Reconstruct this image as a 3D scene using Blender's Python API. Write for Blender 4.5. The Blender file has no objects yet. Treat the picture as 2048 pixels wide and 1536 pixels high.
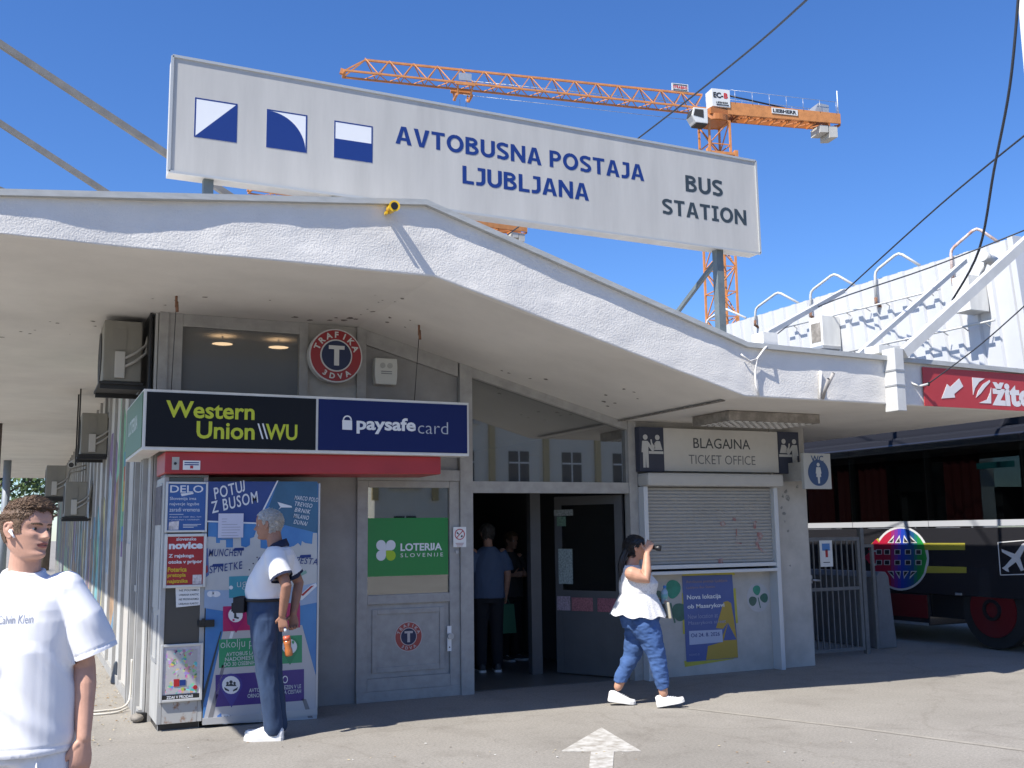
import bpy, bmesh, math, random
from mathutils import Vector, Matrix, noise as mnoise
R = math.radians
rnd = random.Random(7)
scene = bpy.context.scene
COL = scene.collection

# ------------------------------------------------------------------ camera, world, sun, exposure
CAM_YAW, CAM_PITCH, CAM_ROLL, CAM_F = R(25.05), R(8.12), R(-0.745), 2075.0
EYE = Vector((0, 0, 1.62))
_cy, _sy, _cp, _sp = math.cos(CAM_YAW), math.sin(CAM_YAW), math.cos(CAM_PITCH), math.sin(CAM_PITCH)
FWD = Vector((_sy*_cp, _cy*_cp, _sp))
_r0 = Vector((_cy, -_sy, 0)); _u0 = _r0.cross(FWD)
RGT = _r0*math.cos(CAM_ROLL) + _u0*math.sin(CAM_ROLL)
UPV = -_r0*math.sin(CAM_ROLL) + _u0*math.cos(CAM_ROLL)
cam_data = bpy.data.cameras.new('camera')
cam = bpy.data.objects.new('camera', cam_data); COL.objects.link(cam)
cam_data.sensor_width = 36.0; cam_data.lens = CAM_F/2048*36.0
cam_data.clip_start = 0.05; cam_data.clip_end = 2000
_m = Matrix((RGT, UPV, -FWD)).transposed().to_4x4(); _m.translation = EYE
cam.matrix_world = _m
scene.camera = cam

SUN_TO = Vector((0.767, 0.29, -1.0)).normalized()          # direction the light travels
SUN_EL = math.asin(-SUN_TO.z)
SUN_ROT = math.atan2(-SUN_TO.x, -SUN_TO.y)
world = bpy.data.worlds.new('World'); scene.world = world; world.use_nodes = True
nt = world.node_tree
sky = nt.nodes.new('ShaderNodeTexSky'); sky.sky_type = 'NISHITA'; sky.sun_disc = False
sky.sun_elevation = SUN_EL; sky.sun_rotation = SUN_ROT
sky.air_density = 1.0; sky.dust_density = 0.25; sky.ozone_density = 8.0; sky.altitude = 300
bg = nt.nodes['Background']; bg.inputs['Strength'].default_value = 0.100
hs = nt.nodes.new('ShaderNodeHueSaturation'); hs.inputs['Saturation'].default_value = 1.13; hs.inputs['Hue'].default_value = 0.508      # deep blue summer air
nt.links.new(sky.outputs['Color'], hs.inputs['Color']); nt.links.new(hs.outputs['Color'], bg.inputs['Color'])
sun_d = bpy.data.lights.new('sun', 'SUN'); sun_d.energy = 4.2; sun_d.angle = R(0.53); sun_d.color = (1.0, 0.955, 0.88)
sun = bpy.data.objects.new('sun', sun_d); COL.objects.link(sun)
sun.rotation_euler = SUN_TO.to_track_quat('-Z', 'Y').to_euler(); sun.location = (-8, -6, 14)
vs = scene.view_settings
vs.view_transform = 'Standard'; vs.look = 'None'; vs.exposure = 0.92; vs.gamma = 1.0; vs.use_curve_mapping = False

# ------------------------------------------------------------------ where a sight line meets a real plane
def _ray(px, py): return RGT*((px-1024)/CAM_F) - UPV*((py-768)/CAM_F) + FWD
def aty(px, py, Y): d = _ray(px, py); return EYE + d*((Y-EYE.y)/d.y)
def atx(px, py, X): d = _ray(px, py); return EYE + d*((X-EYE.x)/d.x)
def atz(px, py, Z=0.0): d = _ray(px, py); return EYE + d*((Z-EYE.z)/d.z)

# ------------------------------------------------------------------ materials
def _rgb(c): return (c[0], c[1], c[2], 1)
MATS = {}
def mat(name, col, rough=0.6, metal=0.0, var=0.0, vscale=6.0, col2=None, bump=0.0, bscale=60.0, spec=0.5, emit=None, estr=1.0, coat=0.0, detail=6.0, trans=0.0, thr=None, stretch=None):
    if name in MATS: return MATS[name]
    m = bpy.data.materials.new(name); m.use_nodes = True
    t = m.node_tree; b = t.nodes['Principled BSDF']
    b.inputs['Roughness'].default_value = rough; b.inputs['Metallic'].default_value = metal
    b.inputs['Specular IOR Level'].default_value = spec
    if coat: b.inputs['Coat Weight'].default_value = coat
    b.inputs['Base Color'].default_value = _rgb(col)
    if emit:
        b.inputs['Emission Color'].default_value = _rgb(emit); b.inputs['Emission Strength'].default_value = estr
    tc = t.nodes.new('ShaderNodeTexCoord'); src = tc.outputs['Object']
    if stretch:
        mp = t.nodes.new('ShaderNodeMapping'); mp.inputs['Scale'].default_value = stretch
        t.links.new(src, mp.inputs['Vector']); src2 = mp.outputs['Vector']
    else: src2 = src
    if var or col2:
        n = t.nodes.new('ShaderNodeTexNoise'); n.inputs['Scale'].default_value = vscale; n.inputs['Detail'].default_value = detail
        n.inputs['Roughness'].default_value = 0.62
        t.links.new(src2, n.inputs['Vector'])
        cr = t.nodes.new('ShaderNodeValToRGB')
        if col2 is None:
            cr.color_ramp.elements[0].color = _rgb([max(0, c*(1-var)) for c in col]); cr.color_ramp.elements[1].color = _rgb([min(1, c*(1+var)) for c in col])
            lo, hi = thr or (0.3, 0.7)
        else:
            cr.color_ramp.elements[0].color = _rgb(col); cr.color_ramp.elements[1].color = _rgb(col2)
            lo, hi = thr or (0.45, 0.7)
        cr.color_ramp.elements[0].position = lo; cr.color_ramp.elements[1].position = hi
        t.links.new(n.outputs['Fac'], cr.inputs['Fac']); t.links.new(cr.outputs['Color'], b.inputs['Base Color'])
    if bump:
        n2 = t.nodes.new('ShaderNodeTexNoise'); n2.inputs['Scale'].default_value = bscale; n2.inputs['Detail'].default_value = 4
        t.links.new(src2, n2.inputs['Vector'])
        bp = t.nodes.new('ShaderNodeBump'); bp.inputs['Strength'].default_value = bump; bp.inputs['Distance'].default_value = 0.01
        t.links.new(n2.outputs['Fac'], bp.inputs['Height']); t.links.new(bp.outputs['Normal'], b.inputs['Normal'])
    MATS[name] = m
    return m

def glass_mat(name, tint, clear=0.5, refl=0.5, grey_lift=0.0):
    """window glass: tinted see-through mixed with a mirror-like reflection that grows towards grazing angles"""
    if name in MATS: return MATS[name]
    m = bpy.data.materials.new(name); m.use_nodes = True; t = m.node_tree
    for n in list(t.nodes): t.nodes.remove(n)
    out = t.nodes.new('ShaderNodeOutputMaterial')
    tr = t.nodes.new('ShaderNodeBsdfTransparent'); tr.inputs['Color'].default_value = _rgb([c*clear for c in tint])
    gl = t.nodes.new('ShaderNodeBsdfGlossy'); gl.inputs['Roughness'].default_value = 0.015; gl.inputs['Color'].default_value = (0.95, 0.97, 0.97, 1)
    fr = t.nodes.new('ShaderNodeLayerWeight'); fr.inputs['Blend'].default_value = 0.35
    mp = t.nodes.new('ShaderNodeMapRange'); mp.inputs['To Min'].default_value = refl*0.55; mp.inputs['To Max'].default_value = min(1, refl*1.8)
    t.links.new(fr.outputs['Facing'], mp.inputs['Value'])
    mx = t.nodes.new('ShaderNodeMixShader')
    t.links.new(mp.outputs['Result'], mx.inputs['Fac']); t.links.new(tr.outputs[0], mx.inputs[1]); t.links.new(gl.outputs[0], mx.inputs[2])
    last = mx
    if grey_lift:  # even grey mixed into the pane, standing in for light the dark room lacks
        df = t.nodes.new('ShaderNodeBsdfDiffuse'); df.inputs['Color'].default_value = (.42, .42, .40, 1); last = t.nodes.new('ShaderNodeMixShader'); last.inputs['Fac'].default_value = grey_lift
        t.links.new(mx.outputs[0], last.inputs[1]); t.links.new(df.outputs[0], last.inputs[2])
    t.links.new(last.outputs[0], out.inputs['Surface'])
    MATS[name] = m
    return m

# ------------------------------------------------------------------ objects
def tag(o, label=None, cat=None, group=None, kind=None):
    if label: o['label'] = label
    if cat: o['category'] = cat
    if group: o['group'] = group
    if kind: o['kind'] = kind
    return o
def thing(name, label, cat, loc=(0, 0, 0), rotz=0.0, group=None):
    o = bpy.data.objects.new(name, None); COL.objects.link(o)
    o.empty_display_size = 0.2; o.location = loc; o.rotation_euler = (0, 0, rotz)
    return tag(o, label, cat, group)
def root_of(o):
    while o.parent: o = o.parent
    return o
def link_mesh(name, me, parent=None):
    o = bpy.data.objects.new(name, me); COL.objects.link(o)
    if parent: o.parent = parent
    return o
def copy_tree(o, parent=None):
    c = o.copy(); COL.objects.link(c)
    if parent: c.parent = parent
    for ch in list(o.children): copy_tree(ch, c)
    return c

class MB:
    """collects shapes in world metres and links them as ONE mesh object"""
    def __init__(s): s.bm = bmesh.new(); s.mats = []; s.lines = []; s.ends = []
    def mi(s, m):
        if m not in s.mats: s.mats.append(m)
        return s.mats.index(m)
    def poly(s, pts, m, smooth=False):
        f = s.bm.faces.new([s.bm.verts.new(Vector(p)) for p in pts]); f.material_index = s.mi(m); f.smooth = smooth; return f
    def box(s, a, b, m):
        x0, y0, z0 = [min(p, q) for p, q in zip(a, b)]; x1, y1, z1 = [max(p, q) for p, q in zip(a, b)]
        v = [s.bm.verts.new(p) for p in ((x0,y0,z0),(x1,y0,z0),(x1,y1,z0),(x0,y1,z0),(x0,y0,z1),(x1,y0,z1),(x1,y1,z1),(x0,y1,z1))]
        k = s.mi(m)
        for q in ((3,2,1,0),(4,5,6,7),(0,1,5,4),(1,2,6,5),(2,3,7,6),(3,0,4,7)):
            s.bm.faces.new([v[i] for i in q]).material_index = k
        return s
    def prism(s, pts, d, m):
        """closed outline pts pushed along d"""
        d = Vector(d); pts = [Vector(p) for p in pts]; n = len(pts); k = s.mi(m)
        a = [s.bm.verts.new(p) for p in pts]; b = [s.bm.verts.new(p+d) for p in pts]
        fs = [s.bm.faces.new(a[::-1]), s.bm.faces.new(b)]
        for i in range(n): fs.append(s.bm.faces.new((a[i], a[(i+1) % n], b[(i+1) % n], b[i])))
        for f in fs: f.material_index = k
        return s
    def bar(s, p, q, w, h, m, up=(0, 0, 1)):
        """square bar from p to q, w across, h along up"""
        p, q = Vector(p), Vector(q); d = (q-p).normalized(); sd = d.cross(Vector(up))
        if sd.length < 1e-4: sd = d.cross(Vector((1, 0, 0)))
        sd.normalize(); u = sd.cross(d)
        s.prism([p+sd*w/2+u*h/2, p-sd*w/2+u*h/2, p-sd*w/2-u*h/2, p+sd*w/2-u*h/2], q-p, m); return s
    def tube(s, pts, r, m, seg=10, caps=True, smooth=True):
        pts = [Vector(p) for p in pts]; k = s.mi(m); n = len(pts)
        rs = r if isinstance(r, (list, tuple)) else [r]*n
        d0 = (pts[1]-pts[0]).normalized(); ref = Vector((0, 0, 1)) if abs(d0.z) < 0.9 else Vector((1, 0, 0))
        sd = d0.cross(ref).normalized(); rings = []
        for i, p in enumerate(pts):
            d = (pts[min(i+1, n-1)]-pts[max(i-1, 0)]).normalized()
            sd = (sd - d*sd.dot(d)).normalized(); u = d.cross(sd)
            rings.append([s.bm.verts.new(p+(sd*math.cos(2*math.pi*j/seg)+u*math.sin(2*math.pi*j/seg))*rs[i]) for j in range(seg)])
        for i in range(n-1):
            for j in range(seg):
                f = s.bm.faces.new((rings[i][j], rings[i][(j+1) % seg], rings[i+1][(j+1) % seg], rings[i+1][j])); f.material_index = k; f.smooth = smooth
        if caps:
            s.bm.faces.new(rings[0][::-1]).material_index = k; s.bm.faces.new(rings[-1]).material_index = k
        return s
    def disc(s, c, n, r, h, m, seg=40, r2=None):
        c, n = Vector(c), Vector(n).normalized()
        ref = Vector((0, 0, 1)) if abs(n.z) < 0.9 else Vector((0, 1, 0))
        a = ref.cross(n).normalized(); b = n.cross(a); r2 = r2 or r
        s.prism([c+a*r*math.cos(2*math.pi*i/seg)+b*r2*math.sin(2*math.pi*i/seg) for i in range(seg)], n*h, m); return s
    def ring(s, c, n, r0, r1, h, m, seg=48):
        c, n = Vector(c), Vector(n).normalized(); k = s.mi(m)
        ref = Vector((0, 0, 1)) if abs(n.z) < 0.9 else Vector((0, 1, 0))
        a = ref.cross(n).normalized(); b = n.cross(a)
        def rg(r, o): return [s.bm.verts.new(c+n*o+a*r*math.cos(2*math.pi*i/seg)+b*r*math.sin(2*math.pi*i/seg)) for i in range(seg)]
        A, B, Cc, D = rg(r0, 0), rg(r1, 0), rg(r1, h), rg(r0, h)
        for i in range(seg):
            j = (i+1) % seg
            for q in ((A[i],A[j],B[j],B[i]),(B[i],B[j],Cc[j],Cc[i]),(Cc[i],Cc[j],D[j],D[i]),(D[i],D[j],A[j],A[i])):
                s.bm.faces.new(q).material_index = k
        return s
    def blob(s, c, r, m, seg=16, rings=10):
        c = Vector(c); r = r if isinstance(r, (tuple, list)) else (r, r, r); k = s.mi(m)
        top = s.bm.verts.new(c+Vector((0,0,r[2]))); bot = s.bm.verts.new(c-Vector((0,0,r[2]))); rr = []
        for i in range(1, rings):
            a = math.pi*i/rings
            rr.append([s.bm.verts.new(c+Vector((r[0]*math.sin(a)*math.cos(2*math.pi*j/seg), r[1]*math.sin(a)*math.sin(2*math.pi*j/seg), r[2]*math.cos(a)))) for j in range(seg)])
        for j in range(seg):
            q = (j+1) % seg
            fs = [s.bm.faces.new((top, rr[0][j], rr[0][q])), s.bm.faces.new((bot, rr[-1][q], rr[-1][j]))]
            for i in range(len(rr)-1): fs.append(s.bm.faces.new((rr[i][j], rr[i+1][j], rr[i+1][q], rr[i][q])))
            for f in fs: f.material_index = k; f.smooth = True
        return s
    def build(s, name, parent=None, loc=None, label=None, cat=None, group=None, kind=None, bevel=0.0, local=False, recalc=True):
        bm = s.bm
        if name in ('lettering', 'print') and s.lines and (len(s.lines) > 1 or s.lines[0] > 0):      # every line of writing becomes a mesh of its own
            bm.verts.ensure_lookup_table(); bm.verts.index_update(); last = None
            for q0, q1 in list(zip(s.lines, s.ends)):
                b2 = bmesh.new(); mp = {}
                for v in bm.verts[q0:q1]: mp[v.index] = b2.verts.new(v.co)
                for v in bm.verts[q0:q1]:
                    for f in v.link_faces:
                        if f.verts[0] is v: b2.faces.new([mp[w.index] for w in f.verts]).material_index = f.material_index
                sub = MB(); sub.bm.free(); sub.bm = b2; sub.mats = list(s.mats); last = sub.build('lettering', parent, local=local)
            dead = [bm.verts[i] for q0, q1 in zip(s.lines, s.ends) for i in range(q0, q1)]
            bmesh.ops.delete(bm, geom=dead, context='VERTS'); s.lines = []
            if not len(bm.verts): bm.free(); return last
            name = 'emblem' if name == 'lettering' else 'picture'
        if recalc: bmesh.ops.recalc_face_normals(bm, faces=bm.faces)
        if bevel:
            es = [e for e in bm.edges if len(e.link_faces) == 2 and e.calc_face_angle(0) > 0.6]
            bmesh.ops.bevel(bm, geom=es, offset=bevel, segments=2, affect='EDGES', profile=0.6, clamp_overlap=True)
        if parent is not None and not local: off = Vector(root_of(parent).location)
        elif loc is not None: off = Vector(loc)
        else: off = Vector((0, 0, 0))
        if off.length: bmesh.ops.translate(bm, vec=-off, verts=bm.verts)
        me = bpy.data.meshes.new(name); bm.to_mesh(me); bm.free()
        for m in s.mats: me.materials.append(m)
        o = link_mesh(name, me, parent)
        if parent is None and loc is not None: o.location = loc
        return tag(o, label, cat, group, kind)

# writing: the letters of one line as flat solid shapes fitted into a box on a wall
_tcache = {}
def text_faces(s, bold=0.0, shear=0.0, spacing=1.0):
    key = (s, bold, shear, spacing)
    if key not in _tcache:
        cu = bpy.data.curves.new('letters', 'FONT'); cu.body = s; cu.size = 1.0; cu.offset = bold; cu.shear = shear
        cu.space_character = spacing; cu.resolution_u = 3; cu.extrude = 0.0; cu.fill_mode = 'FRONT'
        ob = bpy.data.objects.new('letters', cu); COL.objects.link(ob)
        dg = bpy.context.evaluated_depsgraph_get(); me = bpy.data.meshes.new_from_object(ob.evaluated_get(dg))
        vs_ = [(v.co.x, v.co.y) for v in me.vertices]; fs_ = [tuple(p.vertices) for p in me.polygons]
        bpy.data.objects.remove(ob); bpy.data.curves.remove(cu); bpy.data.meshes.remove(me)
        if s.upper() == s and 'J' in s:                      # capitals that hang below the line (J) are set on it
            par = list(range(len(vs_)))
            def find(i):
                while par[i] != i: par[i] = par[par[i]]; i = par[i]
                return i
            for f in fs_:
                for i in f[1:]: par[find(i)] = find(f[0])
            isl = {}
            for i in range(len(vs_)): isl.setdefault(find(i), []).append(i)
            cap = max(v[1] for v in vs_)*.985
            for ids in isl.values():
                lo = min(vs_[i][1] for i in ids); hi = max(vs_[i][1] for i in ids)
                if lo < -.06 and hi > .5:
                    for i in ids: vs_[i] = (vs_[i][0]-.10*(1 if vs_[i][1]-lo < .12 and False else 0), min(hi, vs_[i][1]-lo))
        _tcache[key] = (vs_, fs_)
    return _tcache[key]
def put_text(mb, s, m, o, ex, ey, w, h, bold=0.0, shear=0.0, spacing=1.0, thick=0.0008, keep=False, align='l'):
    """o = lower left corner of the line, ex/ey unit directions of reading and up, w x h the box the letters fill"""
    vs_, fs_ = text_faces(s, bold, shear, spacing)
    if not vs_: return mb
    x0, x1 = min(v[0] for v in vs_), max(v[0] for v in vs_); y0, y1 = min(v[1] for v in vs_), max(v[1] for v in vs_)
    if s.upper() == s and len(s) > 1:
        hv = [v[1] for v in text_faces('H', bold)[0]]; y0, y1 = min(hv), max(hv)
    if mb.lines is not None: mb.lines.append(len(mb.bm.verts))
    o, ex, ey = Vector(o), Vector(ex), Vector(ey); nrm = ex.cross(ey).normalized(); k = mb.mi(m)
    sx = w/(x1-x0); sy = h/(y1-y0)
    V = [mb.bm.verts.new(o+ex*((v[0]-x0)*sx)+ey*((v[1]-y0)*sy)+nrm*thick) for v in vs_]
    for f in fs_:
        try: mb.bm.faces.new([V[i] for i in f]).material_index = k
        except ValueError: pass
    mb.ends.append(len(mb.bm.verts))
    return mb
EX, EZ = Vector((1, 0, 0)), Vector((0, 0, 1))
def block_line(mb, s, m, o, ex, ey, w, h, t=.20, gap=.10, thick=.0008):
    """bold signwriter's capitals made of strokes of one width t (of the cap height)"""
    o, ex, ey = Vector(o), Vector(ex), Vector(ey); nrm = ex.cross(ey).normalized(); k = mb.mi(m)
    wid = dict(A=.80, V=.80, T=.68, O=.88, B=.70, U=.76, S=.66, N=.80, P=.66, J=.50, L=.58, I=.46); wid[' '] = .26
    tot = sum(wid[c] for c in s)+gap*(len(s)-1); sx = w/tot; x = 0; lay = [0]
    def add(pts):
        lay[0] = (lay[0]+1) % 3
        mb.bm.faces.new([mb.bm.verts.new(o+ex*((x+p[0])*sx)+ey*(p[1]*h)+nrm*(thick+.0002*lay[0])) for p in pts]).material_index = k
    def strip(P, tw=t):
        lay[0] = (lay[0]+1) % 3; rows = []
        for i, p in enumerate(P):
            a, b = P[max(0, i-1)], P[min(len(P)-1, i+1)]; dx, dy = b[0]-a[0], b[1]-a[1]; l = math.hypot(dx, dy); nx, ny = -dy/l*tw/2, dx/l*tw/2
            rows.append([mb.bm.verts.new(o+ex*((x+p[0]+q*nx)*sx)+ey*((p[1]+q*ny)*h)+nrm*(thick+.0002*lay[0])) for q in (1, -1)])
        for r0, r1 in zip(rows, rows[1:]): mb.bm.faces.new((r0[0], r1[0], r1[1], r0[1])).material_index = k
    def arc(cx, cy, rx, ry, a0, a1, n=14): return [(cx+rx*math.cos(R(a0+(a1-a0)*i/n)), cy+ry*math.sin(R(a0+(a1-a0)*i/n))) for i in range(n+1)]
    def rect(x0, y0, x1, y1): add([(x0, y0), (x1, y0), (x1, y1), (x0, y1)])
    for c in s:
        W = wid[c]; e = t/2
        if c in 'AV':
            f = (lambda p: p) if c == 'A' else (lambda p: (p[0], 1-p[1])); xl = lambda y: t*1.08+(W/2-t*1.08)*y/.80
            add([f(p) for p in ((0, 0), (t*1.08, 0), (W/2, .80), (W/2, 1), (W/2-t*.62, 1))]); add([f(p) for p in ((W, 0), (W-t*1.08, 0), (W/2, .80), (W/2, 1), (W/2+t*.62, 1))])
            if c == 'A': add([(xl(.21), .21), (W-xl(.21), .21), (W-xl(.37), .37), (xl(.37), .37)])
        elif c == 'T': rect(0, 1-t*.9, W, 1); rect(W/2-e, 0, W/2+e, 1-t*.9)
        elif c == 'N': rect(0, 0, t*.95, 1); rect(W-t*.95, 0, W, 1); add([(t*.95, .62), (W-t*.95, 0), (W-t*.95, .38), (t*.95, 1)])
        elif c == 'L': rect(0, 0, t, 1); rect(t, 0, W, t*.9)
        elif c == 'I': rect(W/2-e, t*.8, W/2+e, 1-t*.8); rect(0, 1-t*.8, W, 1); rect(0, 0, W, t*.8)
        elif c == 'O': strip(arc(W/2, .5, W/2-e, .51-e, 90, 450, 40))
        elif c == 'U': strip([(e, 1)]+arc(W/2, .36, W/2-e, .37-e, 180, 360, 22)+[(W-e, 1)])
        elif c == 'J': strip([(.02, e*.9), (W*.30, e*.9)]+arc(W*.42, .30, W*.58-e, .30-e*.9, 270, 360, 10)[2:]+[(W-e, .84)]); rect(.10, 1-t*.85, W, 1); 
        elif c == 'P': rect(0, 0, t, 1); strip([(t, 1-e*.9), (W*.5, 1-e*.9)]+arc(W*.5, .69, W*.5-e, .31-e*.9, 80, -80, 14)+[(W*.5, .38+e*.9), (t, .38+e*.9)], t*.93)
        elif c == 'B': rect(0, 0, t, 1); strip([(t, 1-e*.9), (W*.46, 1-e*.9)]+arc(W*.46, .75, W*.46-e, .25-e*.9, 75, -75, 12)+[(W*.46, .5+e*.8), (t, .5+e*.8)], t*.9); strip([(t, .5+e*.5), (W*.5, .5+e*.5)]+arc(W*.5, .28, W*.5-e, .28-e*.9, 75, -75, 12)+[(W*.5, e*.9), (t, e*.9)], t*.9)
        elif c == 'S': strip([(W*.93, .86)]+arc(W*.5, .735, W*.46-e*.6, .275-e, 55, 225, 14)+arc(W*.5, .275, W*.5-e, .285-e, 62, -125, 16)+[(W*.04, .13)], t*.95)
        x += W+gap
    return mb
def block_y(mb, s, m, Y, px0, py0, px1, py1, **kw):
    a = aty(px0, py1, Y); b = aty(px1, py1, Y); t_ = aty(px0, py0, Y)
    return block_line(mb, s, m, (a.x, Y, a.z), EX, EZ, b.x-a.x, t_.z-a.z, **kw)
def text_y(mb, s, m, Y, px0, py0, px1, py1, **kw):
    """a line on a wall facing the street (plane y = Y), given the sight lines to its left middle and right middle and its height in the view"""
    a = aty(px0, py1, Y); b = aty(px1, py1, Y); t = aty(px0, py0, Y)
    return put_text(mb, s, m, (a.x, Y, a.z), EX, EZ, b.x-a.x, t.z-a.z, **kw)
def poly_y(mb, pts, m, Y, t=0.004):
    """flat outline lying on the plane y = Y, t thick towards the street"""
    mb.prism([aty(p[0], p[1], Y) for p in pts], (0, -t, 0), m); return mb
# ------------------------------------------------------------------ palette
M = {}
def pal():
    M['stucco'] = mat('white_stucco', (0.71, 0.685, 0.64), 0.9, var=0.05, vscale=3, bump=0.45, bscale=70)
    M['soffit'] = mat('soffit_plaster', (0.665, 0.64, 0.595), 0.9, var=0.09, vscale=1.1, bump=0.15, bscale=30)
    M['flash'] = mat('flashing_metal', (0.40, 0.41, 0.40), 0.5, var=0.12, vscale=4, stretch=(2, 8, 8))
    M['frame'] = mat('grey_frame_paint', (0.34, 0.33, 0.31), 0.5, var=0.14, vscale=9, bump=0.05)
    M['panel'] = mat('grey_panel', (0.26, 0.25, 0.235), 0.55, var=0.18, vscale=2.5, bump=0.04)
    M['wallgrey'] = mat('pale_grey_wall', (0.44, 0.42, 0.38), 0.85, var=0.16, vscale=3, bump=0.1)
    M['sidewall'] = mat('side_wall_panels', (0.47, 0.465, 0.44), 0.7, var=0.16, vscale=2.2, bump=0.05, stretch=(1, 1, .4))
    M['batten'] = mat('side_wall_battens', (0.33, 0.325, 0.31), 0.55, var=0.12, vscale=5)
    M['glass'] = glass_mat('window_glass', (0.75, 0.85, 0.85), 0.36, 0.40, grey_lift=.10)
    M['doorglass'] = glass_mat('door_glass', (0.7, 0.8, 0.8), 0.45, 0.36)
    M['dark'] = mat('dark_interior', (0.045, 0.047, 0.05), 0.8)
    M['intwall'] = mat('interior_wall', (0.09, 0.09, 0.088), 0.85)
    M['white'] = mat('white_paint', (0.78, 0.78, 0.76), 0.5, var=0.05, vscale=8)
    M['dirtywhite'] = mat('weathered_white', (0.66, 0.655, 0.62), 0.6, var=0.10, vscale=5, stretch=(1, 1, .3))
    M['signgrey'] = mat('sign_sheet', (0.485, 0.472, 0.44), 0.5, var=0.085, vscale=2.6, stretch=(2.4, 1, .3))
    M['blue'] = mat('sign_blue', (0.008, 0.034, 0.185), 0.45)
    M['ink'] = mat('sign_charcoal', (0.035, 0.05, 0.06), 0.5)
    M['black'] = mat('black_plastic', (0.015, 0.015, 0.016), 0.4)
    M['steel'] = mat('galvanised_steel', (0.42, 0.43, 0.44), 0.45, metal=0.5, var=0.1, vscale=7)
    M['rust'] = mat('rusty_steel', (0.20, 0.10, 0.06), 0.85, var=0.4, vscale=14)
pal()

# ------------------------------------------------------------------ ground
def asphalt():
    m = bpy.data.materials.new('asphalt'); m.use_nodes = True; t = m.node_tree; b = t.nodes['Principled BSDF']
    b.inputs['Roughness'].default_value = 0.92
    tc = t.nodes.new('ShaderNodeTexCoord')
    def nz(s, d=5, r=0.6):
        n = t.nodes.new('ShaderNodeTexNoise'); n.inputs['Scale'].default_value = s; n.inputs['Detail'].default_value = d; n.inputs['Roughness'].default_value = r
        t.links.new(tc.outputs['Object'], n.inputs['Vector']); return n
    def ramp(a, lo, hi, c0, c1):
        r = t.nodes.new('ShaderNodeValToRGB'); r.color_ramp.elements[0].position = lo; r.color_ramp.elements[1].position = hi
        r.color_ramp.elements[0].color = _rgb(c0); r.color_ramp.elements[1].color = _rgb(c1); t.links.new(a.outputs['Fac'], r.inputs['Fac']); return r
    r1 = ramp(nz(0.55, 6), .3, .7, (0.245, 0.226, 0.195), (0.317, 0.294, 0.258))
    r2 = ramp(nz(140, 3, .8), .35, .68, (0.72, 0.72, 0.72), (1.12, 1.12, 1.12))
    r3 = ramp(nz(9, 6, .75), .60, .74, (1, 1, 1), (0.72, 0.70, 0.67))
    def mul(a, c):
        x = t.nodes.new('ShaderNodeMix'); x.data_type = 'RGBA'; x.blend_type = 'MULTIPLY'; x.inputs['Factor'].default_value = 1
        t.links.new(a, x.inputs['A']); t.links.new(c, x.inputs['B']); return x.outputs['Result']
    c = mul(mul(r1.outputs['Color'], r2.outputs['Color']), r3.outputs['Color'])
    vo = t.nodes.new('ShaderNodeTexVoronoi'); vo.inputs['Scale'].default_value = 7.0; t.links.new(tc.outputs['Object'], vo.inputs['Vector'])
    r4 = t.nodes.new('ShaderNodeValToRGB'); r4.color_ramp.elements[0].position = .035; r4.color_ramp.elements[1].position = .06
    r4.color_ramp.elements[0].color = (0.5, 0.48, 0.46, 1); r4.color_ramp.elements[1].color = (1, 1, 1, 1)
    t.links.new(vo.outputs['Distance'], r4.inputs['Fac']); c = mul(c, r4.outputs['Color'])
    wv = t.nodes.new('ShaderNodeVectorMath'); wv.operation = 'ADD'; wn = nz(2.2, 4); sc_ = t.nodes.new('ShaderNodeVectorMath'); sc_.operation = 'SCALE'; sc_.inputs['Scale'].default_value = .35
    t.links.new(wn.outputs['Color'], sc_.inputs[0]); t.links.new(tc.outputs['Object'], wv.inputs[0]); t.links.new(sc_.outputs[0], wv.inputs[1])
    v2 = t.nodes.new('ShaderNodeTexVoronoi'); v2.feature = 'DISTANCE_TO_EDGE'; v2.inputs['Scale'].default_value = .42; t.links.new(wv.outputs[0], v2.inputs['Vector'])
    r5 = t.nodes.new('ShaderNodeValToRGB'); r5.color_ramp.elements[0].position = .002; r5.color_ramp.elements[1].position = .007; r5.color_ramp.elements[0].color = (.90, .89, .88, 1); r5.color_ramp.elements[1].color = (1, 1, 1, 1)
    t.links.new(v2.outputs['Distance'], r5.inputs['Fac']); c = mul(c, r5.outputs['Color'])
    c = mul(c, ramp(nz(48, 2, .5), .36, .62, (.86, .86, .86), (1.07, 1.07, 1.07)).outputs['Color'])
    c = mul(c, ramp(nz(1.7, 5, .7), .52, .70, (1.03, 1.03, 1.03), (.86, .85, .84)).outputs['Color'])
    t.links.new(c, b.inputs['Base Color'])
    bp = t.nodes.new('ShaderNodeBump'); bp.inputs['Strength'].default_value = 0.5; bp.inputs['Distance'].default_value = 0.004
    t.links.new(nz(160, 3).outputs['Fac'], bp.inputs['Height']); t.links.new(bp.outputs['Normal'], b.inputs['Normal'])
    return m
M['asphalt'] = asphalt()
g = MB(); g.poly([(-600, -600, 0), (600, -600, 0), (600, 600, 0), (-600, 600, 0)], M['asphalt'])
g.build('ground', kind='structure')
# painted arrow
M['roadpaint'] = mat('worn_road_paint', (0.50, 0.485, 0.45), 0.85, col2=(0.30, 0.275, 0.235), vscale=11, thr=(.40, .64), detail=8)
a = MB()
ap = [atz(*p) for p in ((1203, 1456), (1282, 1503), (1228, 1504), (1218, 1640), (1166, 1640), (1182, 1504), (1123, 1503))]
a.prism([(p.x, p.y, 0.001) for p in ap], (0, 0, 0.004), M['roadpaint'])
a.build('painted_arrow', loc=(ap[0].x, ap[0].y, 0), label='worn white arrow painted on the asphalt in front of the entrance', cat='road marking')
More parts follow.
